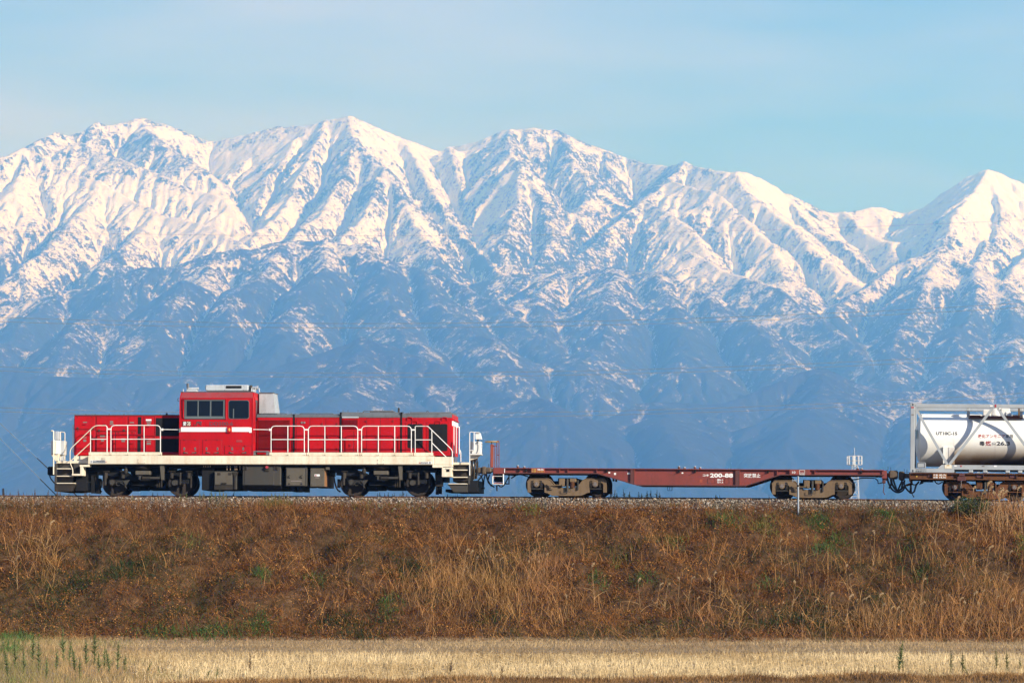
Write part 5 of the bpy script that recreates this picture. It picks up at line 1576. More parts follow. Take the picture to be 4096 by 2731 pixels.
# ------------------------------------------------------------------ rusty wagon under the tank container
V = Vehicle('tank_wagon', 3974, 3939, 4400)
tag(V.root, 'rusty brown flat wagon carrying the white tank container', 'wagon')
def dy(px): return 1892.8 + 0.0098 * (px - 3900)
NW = -1.30
X1 = 5260
web = V.poly('side_sill', [(3640, dy(3640)), (X1, dy(X1)), (X1, dy(X1) + 24), (3640, dy(3640) + 24)], NW + 0.10, NW + 0.14, M['rust'])
V.poly('side_sill', [(3640, dy(3640)), (X1, dy(X1)), (X1, dy(X1) + 24), (3640, dy(3640) + 24)], -NW - 0.14, -NW - 0.10, M['rust'])
for o, h in ((0, 3.2), (21.5, 4.2)):
    a, b = V.P(3640, dy(3640) + o, NW), V.P(X1, dy(X1) + o, NW)
    mb = MB(); mb.box(a[0], b[0], NW, NW + 0.3, a[2] - h / 110, a[2], 0.004)
    mb.build('sill_flange', M['rust'], V.root)
V.box('centre_girder', 3660, X1, 1897, 1917, -0.5, 0.5, M['wagondark'], bev=0)
V.box('end_beam', 3636, 3641, 1889, 1924, -1.25, 1.25, M['rust'], bev=0.006)
for x in (3639.5, 3934, 4067, 4190, 4400, 4600, 4800): V.box('rib', x - 1.3, x + 1.3, dy(x) + 3.5, dy(x) + 21.2, NW + 0.02, NW + 0.098, M['rust'], bev=0.002)
for x0, x1 in ((3711, 3730), (3906, 3932), (4040, 4064)): V.box('stiffener', x0, x1, dy(x0) + 4, dy(x0) + 17, NW + 0.07, NW + 0.098, M['wagondark'], bev=0.004)
lp = V.box('load_plate', 3731, 3787, dy(3750) + 3.4, dy(3750) + 21, NW - 0.010, NW + 0.098, M['rustpale'], bev=0.003)
y0 = dy(3750) + 4.6
V.text('荷重', 3734, 3751, y0, y0 + 6.8, NW - 0.014, M['whiteink'], lp, bold=0.012)
V.text('40.7t', 3755.5, 3784, y0, y0 + 6.8, NW - 0.014, M['whiteink'], lp, bold=0.02)
V.text('自重', 3734, 3751, y0 + 9, y0 + 15.8, NW - 0.014, M['whiteink'], lp, bold=0.012)
V.text('18.6t', 3757.5, 3784, y0 + 9, y0 + 15.8, NW - 0.014, M['whiteink'], lp, bold=0.02)
V.box('small_notice', 3664, 3670, 1902, 1907.5, NW + 0.092, NW + 0.1, M['yellow'], bev=0)
ch = V.box('lock_case', 3835, 3858, 1892, 1904, NW - 0.03, NW + 0.098, M['wagondark'], bev=0.01)
bp = V.box('brake_plate', 3829, 3863, 1905.5, 1922.5, NW - 0.03, NW + 0.02, M['wagondark'], bev=0.008)
V.tubes('chain', [[(3845, 1922, NW - 0.02), (3845, 1942, NW - 0.02)], [(3842.5, 1943, NW - 0.02), (3842.5, 1951, NW - 0.02), (3847.5, 1951, NW - 0.02), (3847.5, 1943, NW - 0.02)]], 1.1, M['plate'], bp)
V.box('valve_gear', 3690, 3732, 1917, 1927, -1.0, -0.7, M['black'], bev=0.01)
V.poly('angle_cock', [(3676, 1938), (3684, 1920), (3696, 1920), (3693, 1932)], -1.05, -0.9, M['black'])
V.tubes('brake_pipe', [[(3738, 1921, -1.0), (3745, 1932, -1.0), (3757, 1935, -1.0), (3765, 1928, -1.0), (3790, 1929, -1.0)], [(3640, 1935, -0.9), (3662, 1939, -0.9), (3675, 1928, -0.9)]], 2.2, M['black'], rnd=0.1)
V.tubes('air_hose_coupling', [[(3626, 1940, -0.8), (3651, 1932, -0.8)]], 4.5, M['rust'])
V.tubes('brake_hose', [[(3618, 1920, -0.5), (3616, 1940, -0.55), (3630, 1960, -0.6), (3645, 1973, -0.6), (3657, 1966, -0.6), (3664, 1940, -0.6), (3676, 1925, -0.6)], [(3642, 1930, -0.5), (3643, 1950, -0.5), (3640, 1972, -0.5)],
                       [(3610, 1918, -0.4), (3600, 1940, -0.4), (3590, 1965, -0.4)], [(3585, 1968, -0.5), (3605, 1955, -0.5), (3618, 1943, -0.5), (3628, 1938, -0.5)]], 3.4, M['hose'], rnd=0.25)
V.tubes('release_chain', [[(3645, 1935, -1.0), (3646, 1970, -1.0), (3656, 1988, -1.0)]], 2.0, M['black'])
cp = V.box('coupler', 3594, 3618, 1884, 1920, -0.2, 0.24, M['coupler'], bev=0.05)
V.box('coupler_shank', 3616, 3660, 1893, 1912, -0.12, 0.12, M['coupler'], cp, 0.01)
V.tubes('uncoupling_lever', [[(3638, 1888, -1.0), (3617, 1889, -1.0), (3617, 1875, -1.0)], [(3628, 1889, -1.0), (3628, 1877, -1.0)]], 0.9, M['black'])
wagon_bogie(V, 3939, 1997.5, 119, M['rust'], M['rust'])
wagon_bogie(V, 4940, 2007.3, 119, M['rust'], M['rust'])
TANKW = V

# ------------------------------------------------------------------ tank container
V = Vehicle('tank_container', 3974, 3939, 4400)
tag(V.root, 'white ammonia tank container in a grey steel frame with black and red lettering', 'container')
s7 = 0.0085
def ty(px, y): return y + s7 * (px - 3650)
FN = -1.22
XR = 4304
for d0, d1 in ((FN, FN + 0.16), (-FN - 0.16, -FN)):
    for xp in (3641, XR - 17):
        p = V.box('corner_post', xp, xp + 17, ty(xp, 1612), ty(xp, 1888), d0, d1, M['cgrey'], bev=0.012)
        for yy0, yy1 in ((1611.5, 1624.5), (1871.5, 1888.5)):
            cst = V.box('corner_casting', xp - 0.5, xp + 20.5, ty(xp, yy0), ty(xp, yy1), d0 - 0.004, d1 + 0.01, M['cgrey'], p, 0.008)
        if d0 < 0:
            for yy in (1618, 1882): V.poly('casting_hole', rrect(xp + 7.5, xp + 13, ty(xp, yy - 4.3), ty(xp, yy + 4.3), 2.7), d0 - 0.010, d0, M['ink'], p)
    mb = MB(); a, b = V.P(3662, ty(3662, 1614), FN), V.P(XR - 21, ty(XR - 21, 1614), FN); z1 = V.P(3662, ty(3662, 1629), FN)[2]
    mb.box(a[0], b[0], d0 + 0.01, d1 - 0.02, z1, a[2], 0.01); mb.build('top_rail', M['cgrey'], V.root)
    lowl = [(3662, 1872), (3751, 1872), (3767, 1857), (4180, 1857), (4196, 1872), (XR - 20, 1872), (XR - 20, 1888), (4130, 1888), (4130, 1875), (3817, 1875), (3817, 1888), (3662, 1888)]
    V.poly('bottom_rail', [(x, ty(x, y)) for x, y in lowl], d0 + 0.006, d1 - 0.02, M['cgrey'])
    w = 5.2
    for x0, y0, x1, y1 in ((3661, 1630, 3790, 1857), (3797, 1857, 3970, 1629.5), (3990, 1629.5, 4160, 1857), (4168, 1857, 4290, 1630)):
        L_ = math.hypot(x1 - x0, y1 - y0); nx, ny = (y1 - y0) / L_ * w, -(x1 - x0) / L_ * w
        V.poly('diagonal_brace', [(x0 + nx, ty(x0, y0 + ny)), (x1 + nx, ty(x1, y1 + ny)), (x1 - nx, ty(x1, y1 - ny)), (x0 - nx, ty(x0, y0 - ny))], d0 + 0.02, d1 - 0.05, M['cgrey'])
for y0, y1 in ((1614, 1628), (1872, 1888)):
    for xp in (3642, XR - 16): V.box('end_rail', xp, xp + 14, ty(xp, y0 + 0.5), ty(xp, y1 - 0.5), FN + 0.165, -FN - 0.165, M['cgrey'], bev=0.01)
V.poly('end_brace', [(3663, 1634), (3669, 1634), (3686, 1662), (3680, 1662)], 0.4, 0.5, M['cgrey'])
V.box('red_tape', 3645, 3655.5, 1626.5, 1631.5, FN - 0.008, FN + 0.01, M['redink'], bev=0)
V.box('red_tape', 3979, 3985, ty(3982, 1614.2), ty(3982, 1625.5), FN, FN + 0.02, M['redink'], bev=0)
V.box('small_notice', 3959.5, 3970.5, 1620.5, 1626, FN, FN + 0.02, M['whiteink'], bev=0)
V.box('small_notice', 3646, 3655.5, 1656, 1661, FN - 0.006, FN + 0.01, M['plate'], bev=0)
V.box('warning_placard', 3778.5, 3806.5, 1858.5, 1872.5, FN - 0.004, FN + 0.01, M['cream'], bev=0)
V.box('placard_head', 3787, 3798, 1859.5, 1862.5, FN - 0.008, FN, M['yellow'], bev=0)
V.box('small_notice', 3816, 3826.5, 1860, 1865, FN - 0.002, FN + 0.01, M['whiteink'], bev=0)
V.box('small_notice', 3975, 3986.5, 1861, 1867, FN - 0.002, FN + 0.01, M['whiteink'], bev=0)
V.box('small_notice', 3928, 3938, 1861, 1865.5, FN - 0.002, FN + 0.01, M['plate'], bev=0)
V.poly('red_mark', [(3840, 1860.5), (3848.5, 1860.5), (3844.2, 1868)], FN - 0.004, FN + 0.01, M['redink'])
cf = V.poly('card_holder', [(3668, 1871), (3668, 1852), (3671, 1848.5), (3700, 1848.5), (3703.5, 1852), (3703.5, 1871)], FN - 0.006, FN + 0.03, M['cgrey'])
V.tubes('card_frame', [[(3670.5, 1851.5, FN - 0.012), (3699, 1851.5, FN - 0.012), (3699, 1868.5, FN - 0.012), (3670.5, 1868.5, FN - 0.012), (3670.5, 1851.5, FN - 0.012)]], 1.0, M['ink'], cf)
V.text('日産化学株式会社', 3661.5, 3706, 1874.5, 1879.5, FN, M['ink'])
V.text('総重量12.1t', 3661.5, 3706, 1881.5, 1887, FN, M['ink'], bold=0.01)
for x in (3883, 3940, 4030, 4080, 4120):
    V.box('rail_foot', x - 9, x + 9, ty(x, 1875.2), ty(x, 1888), FN + 0.02, FN + 0.35, M['cgrey'], bev=0.02)
# the vessel
m, nt, b = new_mat('tank_white_paint')
tc = nt.nodes.new('ShaderNodeTexCoord').outputs['Object']
sp = nt.nodes.new('ShaderNodeSeparateXYZ'); nt.links.new(tc, sp.inputs[0])
n1 = noise(nt, tc, 1.3, 5, 0.6); n2 = noise(nt, tc, 8, 4, 0.6)
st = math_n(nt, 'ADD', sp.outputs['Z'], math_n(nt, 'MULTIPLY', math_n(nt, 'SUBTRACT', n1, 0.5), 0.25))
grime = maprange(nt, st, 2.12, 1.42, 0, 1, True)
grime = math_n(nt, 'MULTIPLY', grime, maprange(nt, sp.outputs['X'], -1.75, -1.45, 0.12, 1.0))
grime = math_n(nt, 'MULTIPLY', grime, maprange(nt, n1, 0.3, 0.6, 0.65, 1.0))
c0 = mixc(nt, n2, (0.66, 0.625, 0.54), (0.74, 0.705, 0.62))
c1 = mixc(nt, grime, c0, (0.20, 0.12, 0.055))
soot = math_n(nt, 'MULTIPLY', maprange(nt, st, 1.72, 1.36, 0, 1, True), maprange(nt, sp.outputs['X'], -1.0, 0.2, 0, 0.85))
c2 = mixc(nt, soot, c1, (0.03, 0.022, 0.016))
nt.links.new(c2, b.inputs['Base Color']); b.inputs['Roughness'].default_value = 0.42
b.inputs['Specular IOR Level'].default_value = 0.35
M['tank'] = m
cyc, cyr = 1760.0, 103.0
c = V.P(3683, cyc, 0.0)
R = 0.95
xl, xr = V.P(3681, cyc, -0.9)[0], V.P(4262, cyc, -0.9)[0]
mb = MB()
mb.lathe((0, 0, c[2]), 'x', [(xl - 0.20, 0.28), (xl - 0.19, 0.42), (xl - 0.10, R * 0.78), (xl - 0.012, R - 0.02), (xl, R), (xr, R), (xr + 0.012, R - 0.02), (xr + 0.10, R * 0.78), (xr + 0.19, 0.42), (xr + 0.20, 0.28)], 72)
tank = mb.build('tank', M['tank'], V.root, smooth=25)
ZC = c[2]
for xx in (xl + 0.004, V.P(3816, cyc, -0.9)[0], V.P(3981, cyc, -0.9)[0], xr - 0.03):
    mb = MB(); mb.lathe((0, 0, ZC), 'x', [(xx, R - 0.01), (xx + 0.001, R + 0.004), (xx + 0.022, R + 0.004), (xx + 0.023, R - 0.01)], 72)
    mb.build('cladding_band', M['tank'], tank, smooth=25)
def on_tank(py):            # depth of the vessel's near surface at a pixel row
    z = V.P(3900, py, -0.9)[2] - ZC
    return -math.sqrt(max(R * R - z * z, 0.01)) - 0.004
def tank_text(s, x0, x1, y0, y1, mat, bold=0.0):
    o = V.text(s, x0, x1, y0, y1, -0.9, mat, tank, bold)
    me = o.data; n = len(me.vertices); co = np.empty(n * 3, np.float32); me.vertices.foreach_get('co', co); co = co.reshape(-1, 3)
    zz = co[:, 2] - ZC
    co[:, 1] = -np.sqrt(np.maximum(R * R - zz * zz, 0.01)) - 0.006
    me.vertices.foreach_set('co', co.ravel()); me.update()
    return o
tank_text('UT10C-15', 3744, 3829, 1726.5, 1739.5, M['ink'], 0.028)
tank_text('液化アンモニア', 3911.5, 4020, 1736.5, 1751.5, M['redink'], 0.014)
tank_text('専用', 4022.5, 4051.5, 1737, 1752, M['ink'], 0.014)
tank_text('毒', 3918, 3939, 1763.5, 1782, M['ink'], 0.022)
tank_text('燃', 3942.5, 3965, 1763, 1782.5, M['redink'], 0.012)
tank_text('(G)', 3968, 3983, 1768, 1782, M['ink'], 0.0)
tank_text('26.3', 3986, 4040, 1765, 1781, M['ink'], 0.03)
rv = MB()
for i in range(26):
    a = math.radians(100 + i * 6.6)
    for xx in (xl + 0.03,):
        rv.cyl((0, -0 + R * math.cos(a), ZC + R * math.sin(a)), 'x', 0.010, xx - 0.008, xx + 0.008, 6)
sdl = V.box('saddle', 3771.5, 3816.5, 1786, 1857, -1.02, 1.02, M['tank'], bev=0.01)
V.box('saddle_flap', 3795, 3818, 1788, 1856, -1.035, -1.0, M['tank'], sdl, 0.004)
V.box('saddle', 4140, 4185, 1786, 1857, -1.02, 1.02, M['tank'], bev=0.01)
cvr = V.box('top_cladding', 3687, 4255, 1658, 1672, -0.42, 0.42, M['tank'], bev=0.01)
# mark on the tank head
mb = MB()
def headpt(u, v):           # u sideways (towards the camera negative), v up; on the cone of the left head
    r = math.hypot(u, v)
    t = (R * 0.78 - r) / (R * 0.78 - 0.42)
    return (xl - 0.10 - 0.09 * max(0, min(1, t)) - 0.012, u, ZC + v)
for quad in (((-0.80, 0.02), (-0.72, 0.02), (-0.66, 0.34), (-0.74, 0.34)), ((-0.66, 0.34), (-0.60, 0.34), (-0.56, 0.02), (-0.62, 0.02)), ((-0.62, 0.02), (-0.54, 0.02), (-0.48, 0.34), (-0.56, 0.34))):
    mb.add([headpt(*q) for q in quad], [(0, 1, 2, 3)])
mb.build('tank_emblem', M['teal'], tank)
# dome and walkway on top
wk = V.box('walkway', 3874, 4092, 1663, 1672.5, -0.75, 0.75, M['wagondark'], bev=0.01)
V.box('walkway_plate', 3876, 3922, 1660, 1663, -0.85, -0.2, M['wagondark'], wk, 0.004)
V.box('walkway_plate', 4050, 4090, 1661, 1664, -0.85, -0.2, M['wagondark'], wk, 0.004)
for x in (3873, 4085): 
    V.box('walkway_post', x - 6, x + 6, 1629.5, 1668, -0.80, -0.66, M['cgrey'], wk, 0.01)
V.box('locker', 4072, 4090, 1631, 1662, -0.55, 0.2, M['bogie'], bev=0.01)
mb = MB(); c = V.P(3983, 1660, -0.2)
za, zb_, zc_ = V.P(3983, 1664, -0.2)[2], V.P(3983, 1658, -0.2)[2], V.P(3983, 1628, -0.2)[2]
mb.lathe((c[0], -0.2, 0), 'z', [(za, 0.27), (zb_, 0.27), (zb_ + 0.01, 0.235), (zc_, 0.20), (zc_ + 0.03, 0.17)], 32)
V_d = mb.build('dome', M['white'], V.root, smooth=40)
V.box('valve_box', 3932, 3962, 1637, 1662, -0.45, 0.1, M['white'], bev=0.02)
V.box('valve_box', 4004, 4040, 1632, 1662, -0.45, 0.1, M['white'], bev=0.02)
V.box('valve_box', 4022, 4045, 1646, 1664, -0.5, -0.1, M['white'], bev=0.03)
CONT = V
# ------------------------------------------------------------------ dry growth on the slope, stubble and grass on the field
def blades(base, direc, length, width, bend, cols, tipcols=None, rows=2):
    """curved tapering strips; base (n,3), direc (n,3) unit, bend (n,3) offset at the tip"""
    n = len(base)
    side = np.cross(direc, RNG.normal(0, 1, (n, 3)))
    side[:, 1] *= 0.35
    side /= np.linalg.norm(side, axis=1, keepdims=True) + 1e-9
    vs, k = [], rows
    for i in range(k):
        t = i / k
        c = base + direc * (length * t)[:, None] + bend * (t * t)
        w = (width * (1 - 0.55 * t) / 2)[:, None]
        vs += [c - side * w, c + side * w]
    vs.append(base + direc * length[:, None] + bend)
    v = np.stack(vs, 1)
    nv = 2 * k + 1
    tri = []
    for i in range(k - 1):
        a = 2 * i
        tri += [(a, a + 1, a + 3), (a, a + 3, a + 2)]
    tri.append((2 * k - 2, 2 * k - 1, 2 * k))
    f = (np.array(tri)[None] + (np.arange(n) * nv)[:, None, None]).reshape(-1, 3)
    if tipcols is None: tipcols = cols
    cv = np.stack([cols] * (nv - 1) + [tipcols], 1)
    return v.reshape(-1, 3), f, cv.reshape(-1, 3)


def leaves(base, size, cols, up):
    """small curled leaves, two triangles folded along the middle"""
    n = len(base)
    a = RNG.normal(0, 1, (n, 3)); a /= np.linalg.norm(a, axis=1, keepdims=True)
    b = np.cross(a, RNG.normal(0, 1, (n, 3)) + up); b /= np.linalg.norm(b, axis=1, keepdims=True) + 1e-9
    c = np.cross(a, b)
    s = size[:, None]
    p0, p1 = base - a * s, base + a * s
    q0 = base + b * s * 0.55 + c * s * 0.35; q1 = base - b * s * 0.55 + c * s * 0.35
    v = np.stack([p0, q0, p1, q1], 1)
    f = (np.array([(0, 1, 2), (0, 2, 3)])[None] + (np.arange(n) * 4)[:, None, None]).reshape(-1, 3)
    return v.reshape(-1, 3), f, np.repeat(cols, 4, 0)


def stuff(name, parts, mat, label=None):
    vs, fs, cs, o = [], [], [], 0
    for v, f, c in parts:
        vs.append(v); fs.append(f + o); cs.append(c); o += len(v)
    me = mesh_np(name, np.concatenate(vs), np.concatenate(fs))
    set_tint(me, np.concatenate(cs))
    return tag(link(name, me, mat), label, kind='stuff')


def unit(v): return v / (np.linalg.norm(v, axis=1, keepdims=True) + 1e-9)


def on_slope(n, x0=-22.0, x1=22.0, t0=0.0, t1=1.0):
    x = RNG.uniform(x0, x1, n); t = RNG.uniform(t0, t1, n)
    y = YB + (YT - YB) * t + yoff(x)
    return x, y, t


PB = np.array([(0.210, 0.090, 0.024), (0.140, 0.055, 0.016), (0.30, 0.150, 0.048), (0.085, 0.034, 0.011), (0.36, 0.190, 0.068), (0.040, 0.018, 0.007)])


def brown(x, y, n, bright=1.0):
    k = np.clip(0.46 + 2.5 * fbm(x / 3.2, y / 1.6, 3, 61), 0, 1)
    k2 = np.clip(0.5 + 2.2 * fbm(x / 0.9 + 9, y / 0.8, 2, 63), 0, 1)
    w = np.stack([0.25 + 0 * k, 0.10 + 0.30 * (1 - k), 0.08 + 0.30 * k, 0.06 + 0.30 * (1 - k), 0.02 + 0.22 * k * k2, 0.05 + 0.20 * (1 - k2)], 1)
    w /= w.sum(1, keepdims=True)
    i = (RNG.random(n)[:, None] > np.cumsum(w, 1)).sum(1).clip(0, 5)
    g_ = np.clip((np.clip(0.5 + 2.6 * fbm(x / 2.6 + 17, y / 1.3, 3, 67), 0, 1) - 0.62) * 3, 0, 1) * (RNG.random(n) < 0.6)
    c = PB[i] * RNG.uniform(0.5, 1.5, (n, 1)) * bright * np.array([(0.98, 0.84, 0.66)])
    return c * (1 - g_[:, None]) + g_[:, None] * np.array([(0.052, 0.056, 0.016)]) * RNG.uniform(0.6, 1.5, (n, 1))


parts = []
# leaf litter and withered vine leaves
n = 48000
x, y, t = on_slope(n, t0=-0.02, t1=1.0)
z = ground_z(x, y) + RNG.exponential(0.06, n)
cl = brown(x, y, n)
parts.append(leaves(np.stack([x, y, z], 1), RNG.uniform(0.012, 0.036, n), cl, np.array([0, -0.6, 1.0])))
# tangles of withered vines: mounds of curled leaves
nc, per = 1700, 55
cx_, cy_, _t = on_slope(nc, t0=0.0, t1=0.97)
rad = RNG.uniform(0.10, 0.42, nc)
u = unit(RNG.normal(0, 1, (nc * per, 3))); u[:, 2] = np.abs(u[:, 2])
rr_ = np.repeat(rad, per); xx = np.repeat(cx_, per) + u[:, 0] * rr_ * 1.3; yy = np.repeat(cy_, per) + u[:, 1] * rr_
zz = ground_z(xx, yy) + u[:, 2] * rr_ * 0.75
tone = PB[RNG.choice(6, nc, p=[0.27, 0.22, 0.20, 0.12, 0.12, 0.07])] * RNG.uniform(0.75, 1.25, (nc, 1))
olive = (RNG.random(nc) < 0.08 + 0.30 * np.clip(1 - _t * 2.4, 0, 1))[:, None]
tone = np.where(olive, np.array([(0.060, 0.062, 0.018)]) * RNG.uniform(0.6, 1.4, (nc, 1)), tone) * np.array([(0.98, 0.86, 0.68)])
cl = np.repeat(tone, per, 0) * RNG.uniform(0.55, 1.45, (nc * per, 1))
parts.append(leaves(np.stack([xx, yy, zz], 1), RNG.uniform(0.012, 0.040, nc * per), cl, np.array([0, -0.6, 1.0])))
# thin dead stems, leaning every way
n = 78000
x, y, t = on_slope(n, t0=-0.02, t1=1.03)
b0 = np.stack([x, y, ground_z(x, y)], 1)
d = unit(np.stack([RNG.normal(0, 0.55, n), RNG.normal(-0.25, 0.4, n), RNG.uniform(0.25, 1.0, n)], 1))
L = RNG.uniform(0.10, 0.48, n)
parts.append(blades(b0, d, L, RNG.uniform(0.006, 0.012, n), RNG.normal(0, 0.08, (n, 3)), brown(x, y, n), brown(x, y, n, 1.35), rows=3))
# upright fine russet grass near the crest
n = 36000
x, y, t = on_slope(n, t0=0.72, t1=1.07)
b0 = np.stack([x, y, np.maximum(ground_z(x, y), ballast_z(x, y) - 0.05)], 1)
d = unit(np.stack([RNG.normal(0, 0.22, n), RNG.normal(-0.1, 0.2, n), np.ones(n)], 1))
keep = RNG.random(n) < np.clip(0.40 + 2.0 * fbm(x / 2.5, y / 2, 2, 71) - 0.03 * x, 0.05, 1)
hgt = RNG.uniform(0.12, 0.34, n) * np.where(x < -8, 1.25, 0.85)
col = np.array([(0.150, 0.070, 0.028)]) * RNG.uniform(0.6, 1.6, (n, 1))
parts.append(blades(b0[keep], d[keep], hgt[keep], RNG.uniform(0.005, 0.010, n)[keep], RNG.normal(0, 0.05, (n, 3))[keep], col[keep], col[keep] * 1.5))
stuff('dry_undergrowth', parts, M['dry'])

# straw-coloured grass in drifts
parts = []
drifts = [(1700, 2400, 110, 110, 700), (1840, 2330, 120, 120, 1100), (2000, 2380, 150, 120, 1300), (2160, 2330, 110, 110, 900), (2250, 2440, 160, 70, 350), (80, 2180, 70, 120, 260), (190, 2260, 60, 130, 420),
          (250, 2540, 120, 30, 600), (3450, 2500, 260, 60, 1000), (3760, 2470, 240, 100, 1900), (4000, 2430, 160, 130, 1800), (3900, 2200, 220, 110, 700), (4010, 2060, 110, 50, 900), (3250, 2400, 160, 120, 350),
          (2800, 2480, 120, 60, 350), (2940, 2440, 80, 80, 300), (2640, 2540, 120, 30, 300), (3600, 2250, 250, 100, 350), (3120, 2540, 160, 25, 350), (3050, 2250, 400, 80, 300), (2350, 2540, 500, 22, 700), (1200, 2540, 700, 20, 350),
          (3700, 2545, 500, 22, 900), (1350, 2380, 300, 120, 250), (900, 2200, 500, 120, 300), (2600, 2200, 500, 110, 400)]
for cx, cy, rx, ry, k in drifts:
    k = int(k * (0.58 if cx < 2300 else 0.42))
    pts = [slope_pt(cx + RNG.normal() * rx * 0.6, min(2566, cy + RNG.normal() * ry * 0.6)) for _ in range(k)]
    x = np.array([p[0] for p in pts]); y = np.array([p[1] for p in pts])
    b0 = np.stack([x, y, ground_z(x, y)], 1)
    lay = 1.4 if (cx, cy) == (250, 2540) else 0.28
    d = unit(np.stack([RNG.normal(0.35 if lay > 1 else 0.0, lay, k), RNG.normal(-0.15, 0.25, k), np.ones(k)], 1))
    L = RNG.uniform(0.3, 0.95, k) if ry > 40 else RNG.uniform(0.15, 0.4, k)
    col = np.array([(0.32, 0.165, 0.056)]) * RNG.uniform(0.35, 1.7, (k, 1)) * np.array([(1, RNG.uniform(0.9, 1.05), 1)])
    bend = np.stack([RNG.normal(0, 0.18, k), RNG.normal(-0.05, 0.1, k), -np.abs(RNG.normal(0, 0.12, k))], 1)
    parts.append(blades(b0, d, L, RNG.uniform(0.007, 0.016, k), bend, col, col * 1.15, rows=3))
stuff('straw_grass', parts, M['dry'])

# green patches of living ground cover
parts = []
patches = [(530, 2280, 130, 60, 900, 0), (420, 2330, 120, 60, 500, 0), (1045, 2315, 40, 30, 350, 1), (1035, 2510, 80, 40, 600, 1), (860, 2535, 120, 30, 700, 1), (640, 2540, 120, 25, 500, 1), (1640, 2285, 110, 50, 700, 0),
           (1550, 2450, 60, 60, 450, 1), (1380, 2500, 150, 50, 700, 0), (1440, 2550, 120, 18, 300, 0), (250, 2350, 150, 80, 700, 0), (90, 2330, 80, 70, 350, 0), (2900, 2110, 80, 35, 450, 1), (3060, 2120, 60, 40, 500, 2), (3280, 2085, 60, 25, 450, 1), (3340, 2150, 60, 30, 350, 1),
           (3540, 2085, 50, 25, 300, 1), (3300, 2210, 60, 25, 250, 1), (3230, 2440, 90, 60, 700, 0), (3130, 2500, 90, 40, 500, 0), (3290, 2500, 70, 40, 350, 0), (2395, 2330, 50, 30, 250, 1), (2470, 2215, 50, 45, 220, 2), (2570, 2320, 60, 30, 250, 1),
           (2700, 2180, 70, 40, 250, 2), (3080, 2340, 60, 40, 200, 1), (1980, 2490, 120, 30, 300, 0), (700, 2450, 200, 60, 450, 0), (1250, 2330, 60, 30, 150, 1), (760, 2160, 40, 25, 100, 2), (1560, 2040, 300, 20, 200, 2), (1100, 2025, 70, 25, 700, 2), (2700, 2020, 20, 10, 40, 1),
           (60, 2560, 90, 14, 900, 3), (40, 2600, 60, 16, 500, 3), (2120, 2050, 60, 30, 200, 2), (3680, 2300, 60, 40, 200, 1), (3500, 2420, 60, 40, 150, 0), (4085, 2190, 25, 60, 300, 2), (3640, 2200, 70, 30, 200, 1)]
gp = np.array([(0.020, 0.036, 0.010), (0.045, 0.080, 0.018), (0.105, 0.105, 0.025), (0.055, 0.095, 0.022)])
for cx, cy, rx, ry, k, kind in patches:
    pts = [slope_pt(cx + RNG.normal() * rx * 0.5, cy + RNG.normal() * ry * 0.5) for _ in range(k)]
    x = np.array([p[0] for p in pts]); y = np.array([p[1] for p in pts])
    b0 = np.stack([x, y, ground_z(x, y) + 0.02], 1)
    col = gp[kind] * RNG.uniform(0.6, 1.7, (k, 1)) * (1 + 0.25 * RNG.normal(0, 1, (k, 3)).clip(-1, 1))
    h = k // 2
    d = unit(np.stack([RNG.normal(0, 0.5, k), RNG.normal(-0.2, 0.3, k), np.ones(k)], 1))
    parts.append(blades(b0[:h], d[:h], RNG.uniform(0.10, 0.34, h), RNG.uniform(0.010, 0.022, h), RNG.normal(0, 0.06, (h, 3)), col[:h], col[:h] * 1.2, rows=2))
    b1 = b0[h:].copy(); b1[:, 2] += RNG.uniform(0.0, 0.16, k - h)
    parts.append(leaves(b1, RNG.uniform(0.018, 0.040, k - h), col[h:], np.array([0, -0.5, 1.0])))
stuff('green_ground_cover', parts, M['green'])

# ---- field: straw stubble, then rough grass along the verge, the bund and the left corner
parts = []
n = 70000
y = 60.5 + (86.5 - 60.5) * RNG.random(n); x = RNG.uniform(-0.185, 0.185, n) * y
edge = -7.2 - 0.16 * (y - 62) + 1.6 * fbm(y / 3, y * 0, 2, 81) * 2
row = np.abs(((y / 0.30) % 1.0) - 0.5)
keep = (x > edge + RNG.normal(0, 0.5, n)) & (y < 84.6 + 1.2 * fbm(x / 3, x * 0 + 7, 2, 83) * 2) & (RNG.random(n) < 0.35 + 1.1 * row)
x, y = x[keep], y[keep]; n = len(x)
b0 = np.stack([x, y, ground_z(x, y) - 0.01], 1)
d = unit(np.stack([RNG.normal(0, 0.25, n), RNG.normal(0, 0.25, n), np.ones(n)], 1))
k = np.clip(0.55 + 2.6 * fbm(x / 3, y / 6, 4, 85), 0, 1)[:, None]
col = (np.array([(0.36, 0.235, 0.10)]) * (1 - k) + np.array([(0.60, 0.44, 0.225)]) * k) * RNG.uniform(0.65, 1.25, (n, 1))
parts.append(blades(b0, d, RNG.uniform(0.07, 0.20, n), RNG.uniform(0.010, 0.018, n), RNG.normal(0, 0.03, (n, 3)), col, col * 1.1))
n = 16000                                # cut straw lying between the rows
y = 60.5 + 24 * RNG.random(n); x = RNG.uniform(-0.185, 0.185, n) * y
keep = x > -7.2 - 0.16 * (y - 62); x, y = x[keep], y[keep]; n = len(x)
b0 = np.stack([x, y, ground_z(x, y) + RNG.uniform(0.0, 0.06, n)], 1)
d = unit(np.stack([RNG.normal(0, 1, n), RNG.normal(0, 1, n), RNG.normal(0.25, 0.2, n)], 1))
col = np.array([(0.55, 0.40, 0.20)]) * RNG.uniform(0.6, 1.2, (n, 1))
parts.append(blades(b0, d, RNG.uniform(0.08, 0.25, n), RNG.uniform(0.008, 0.014, n), RNG.normal(0, 0.03, (n, 3)), col))
stuff('rice_stubble', parts, M['dry'])

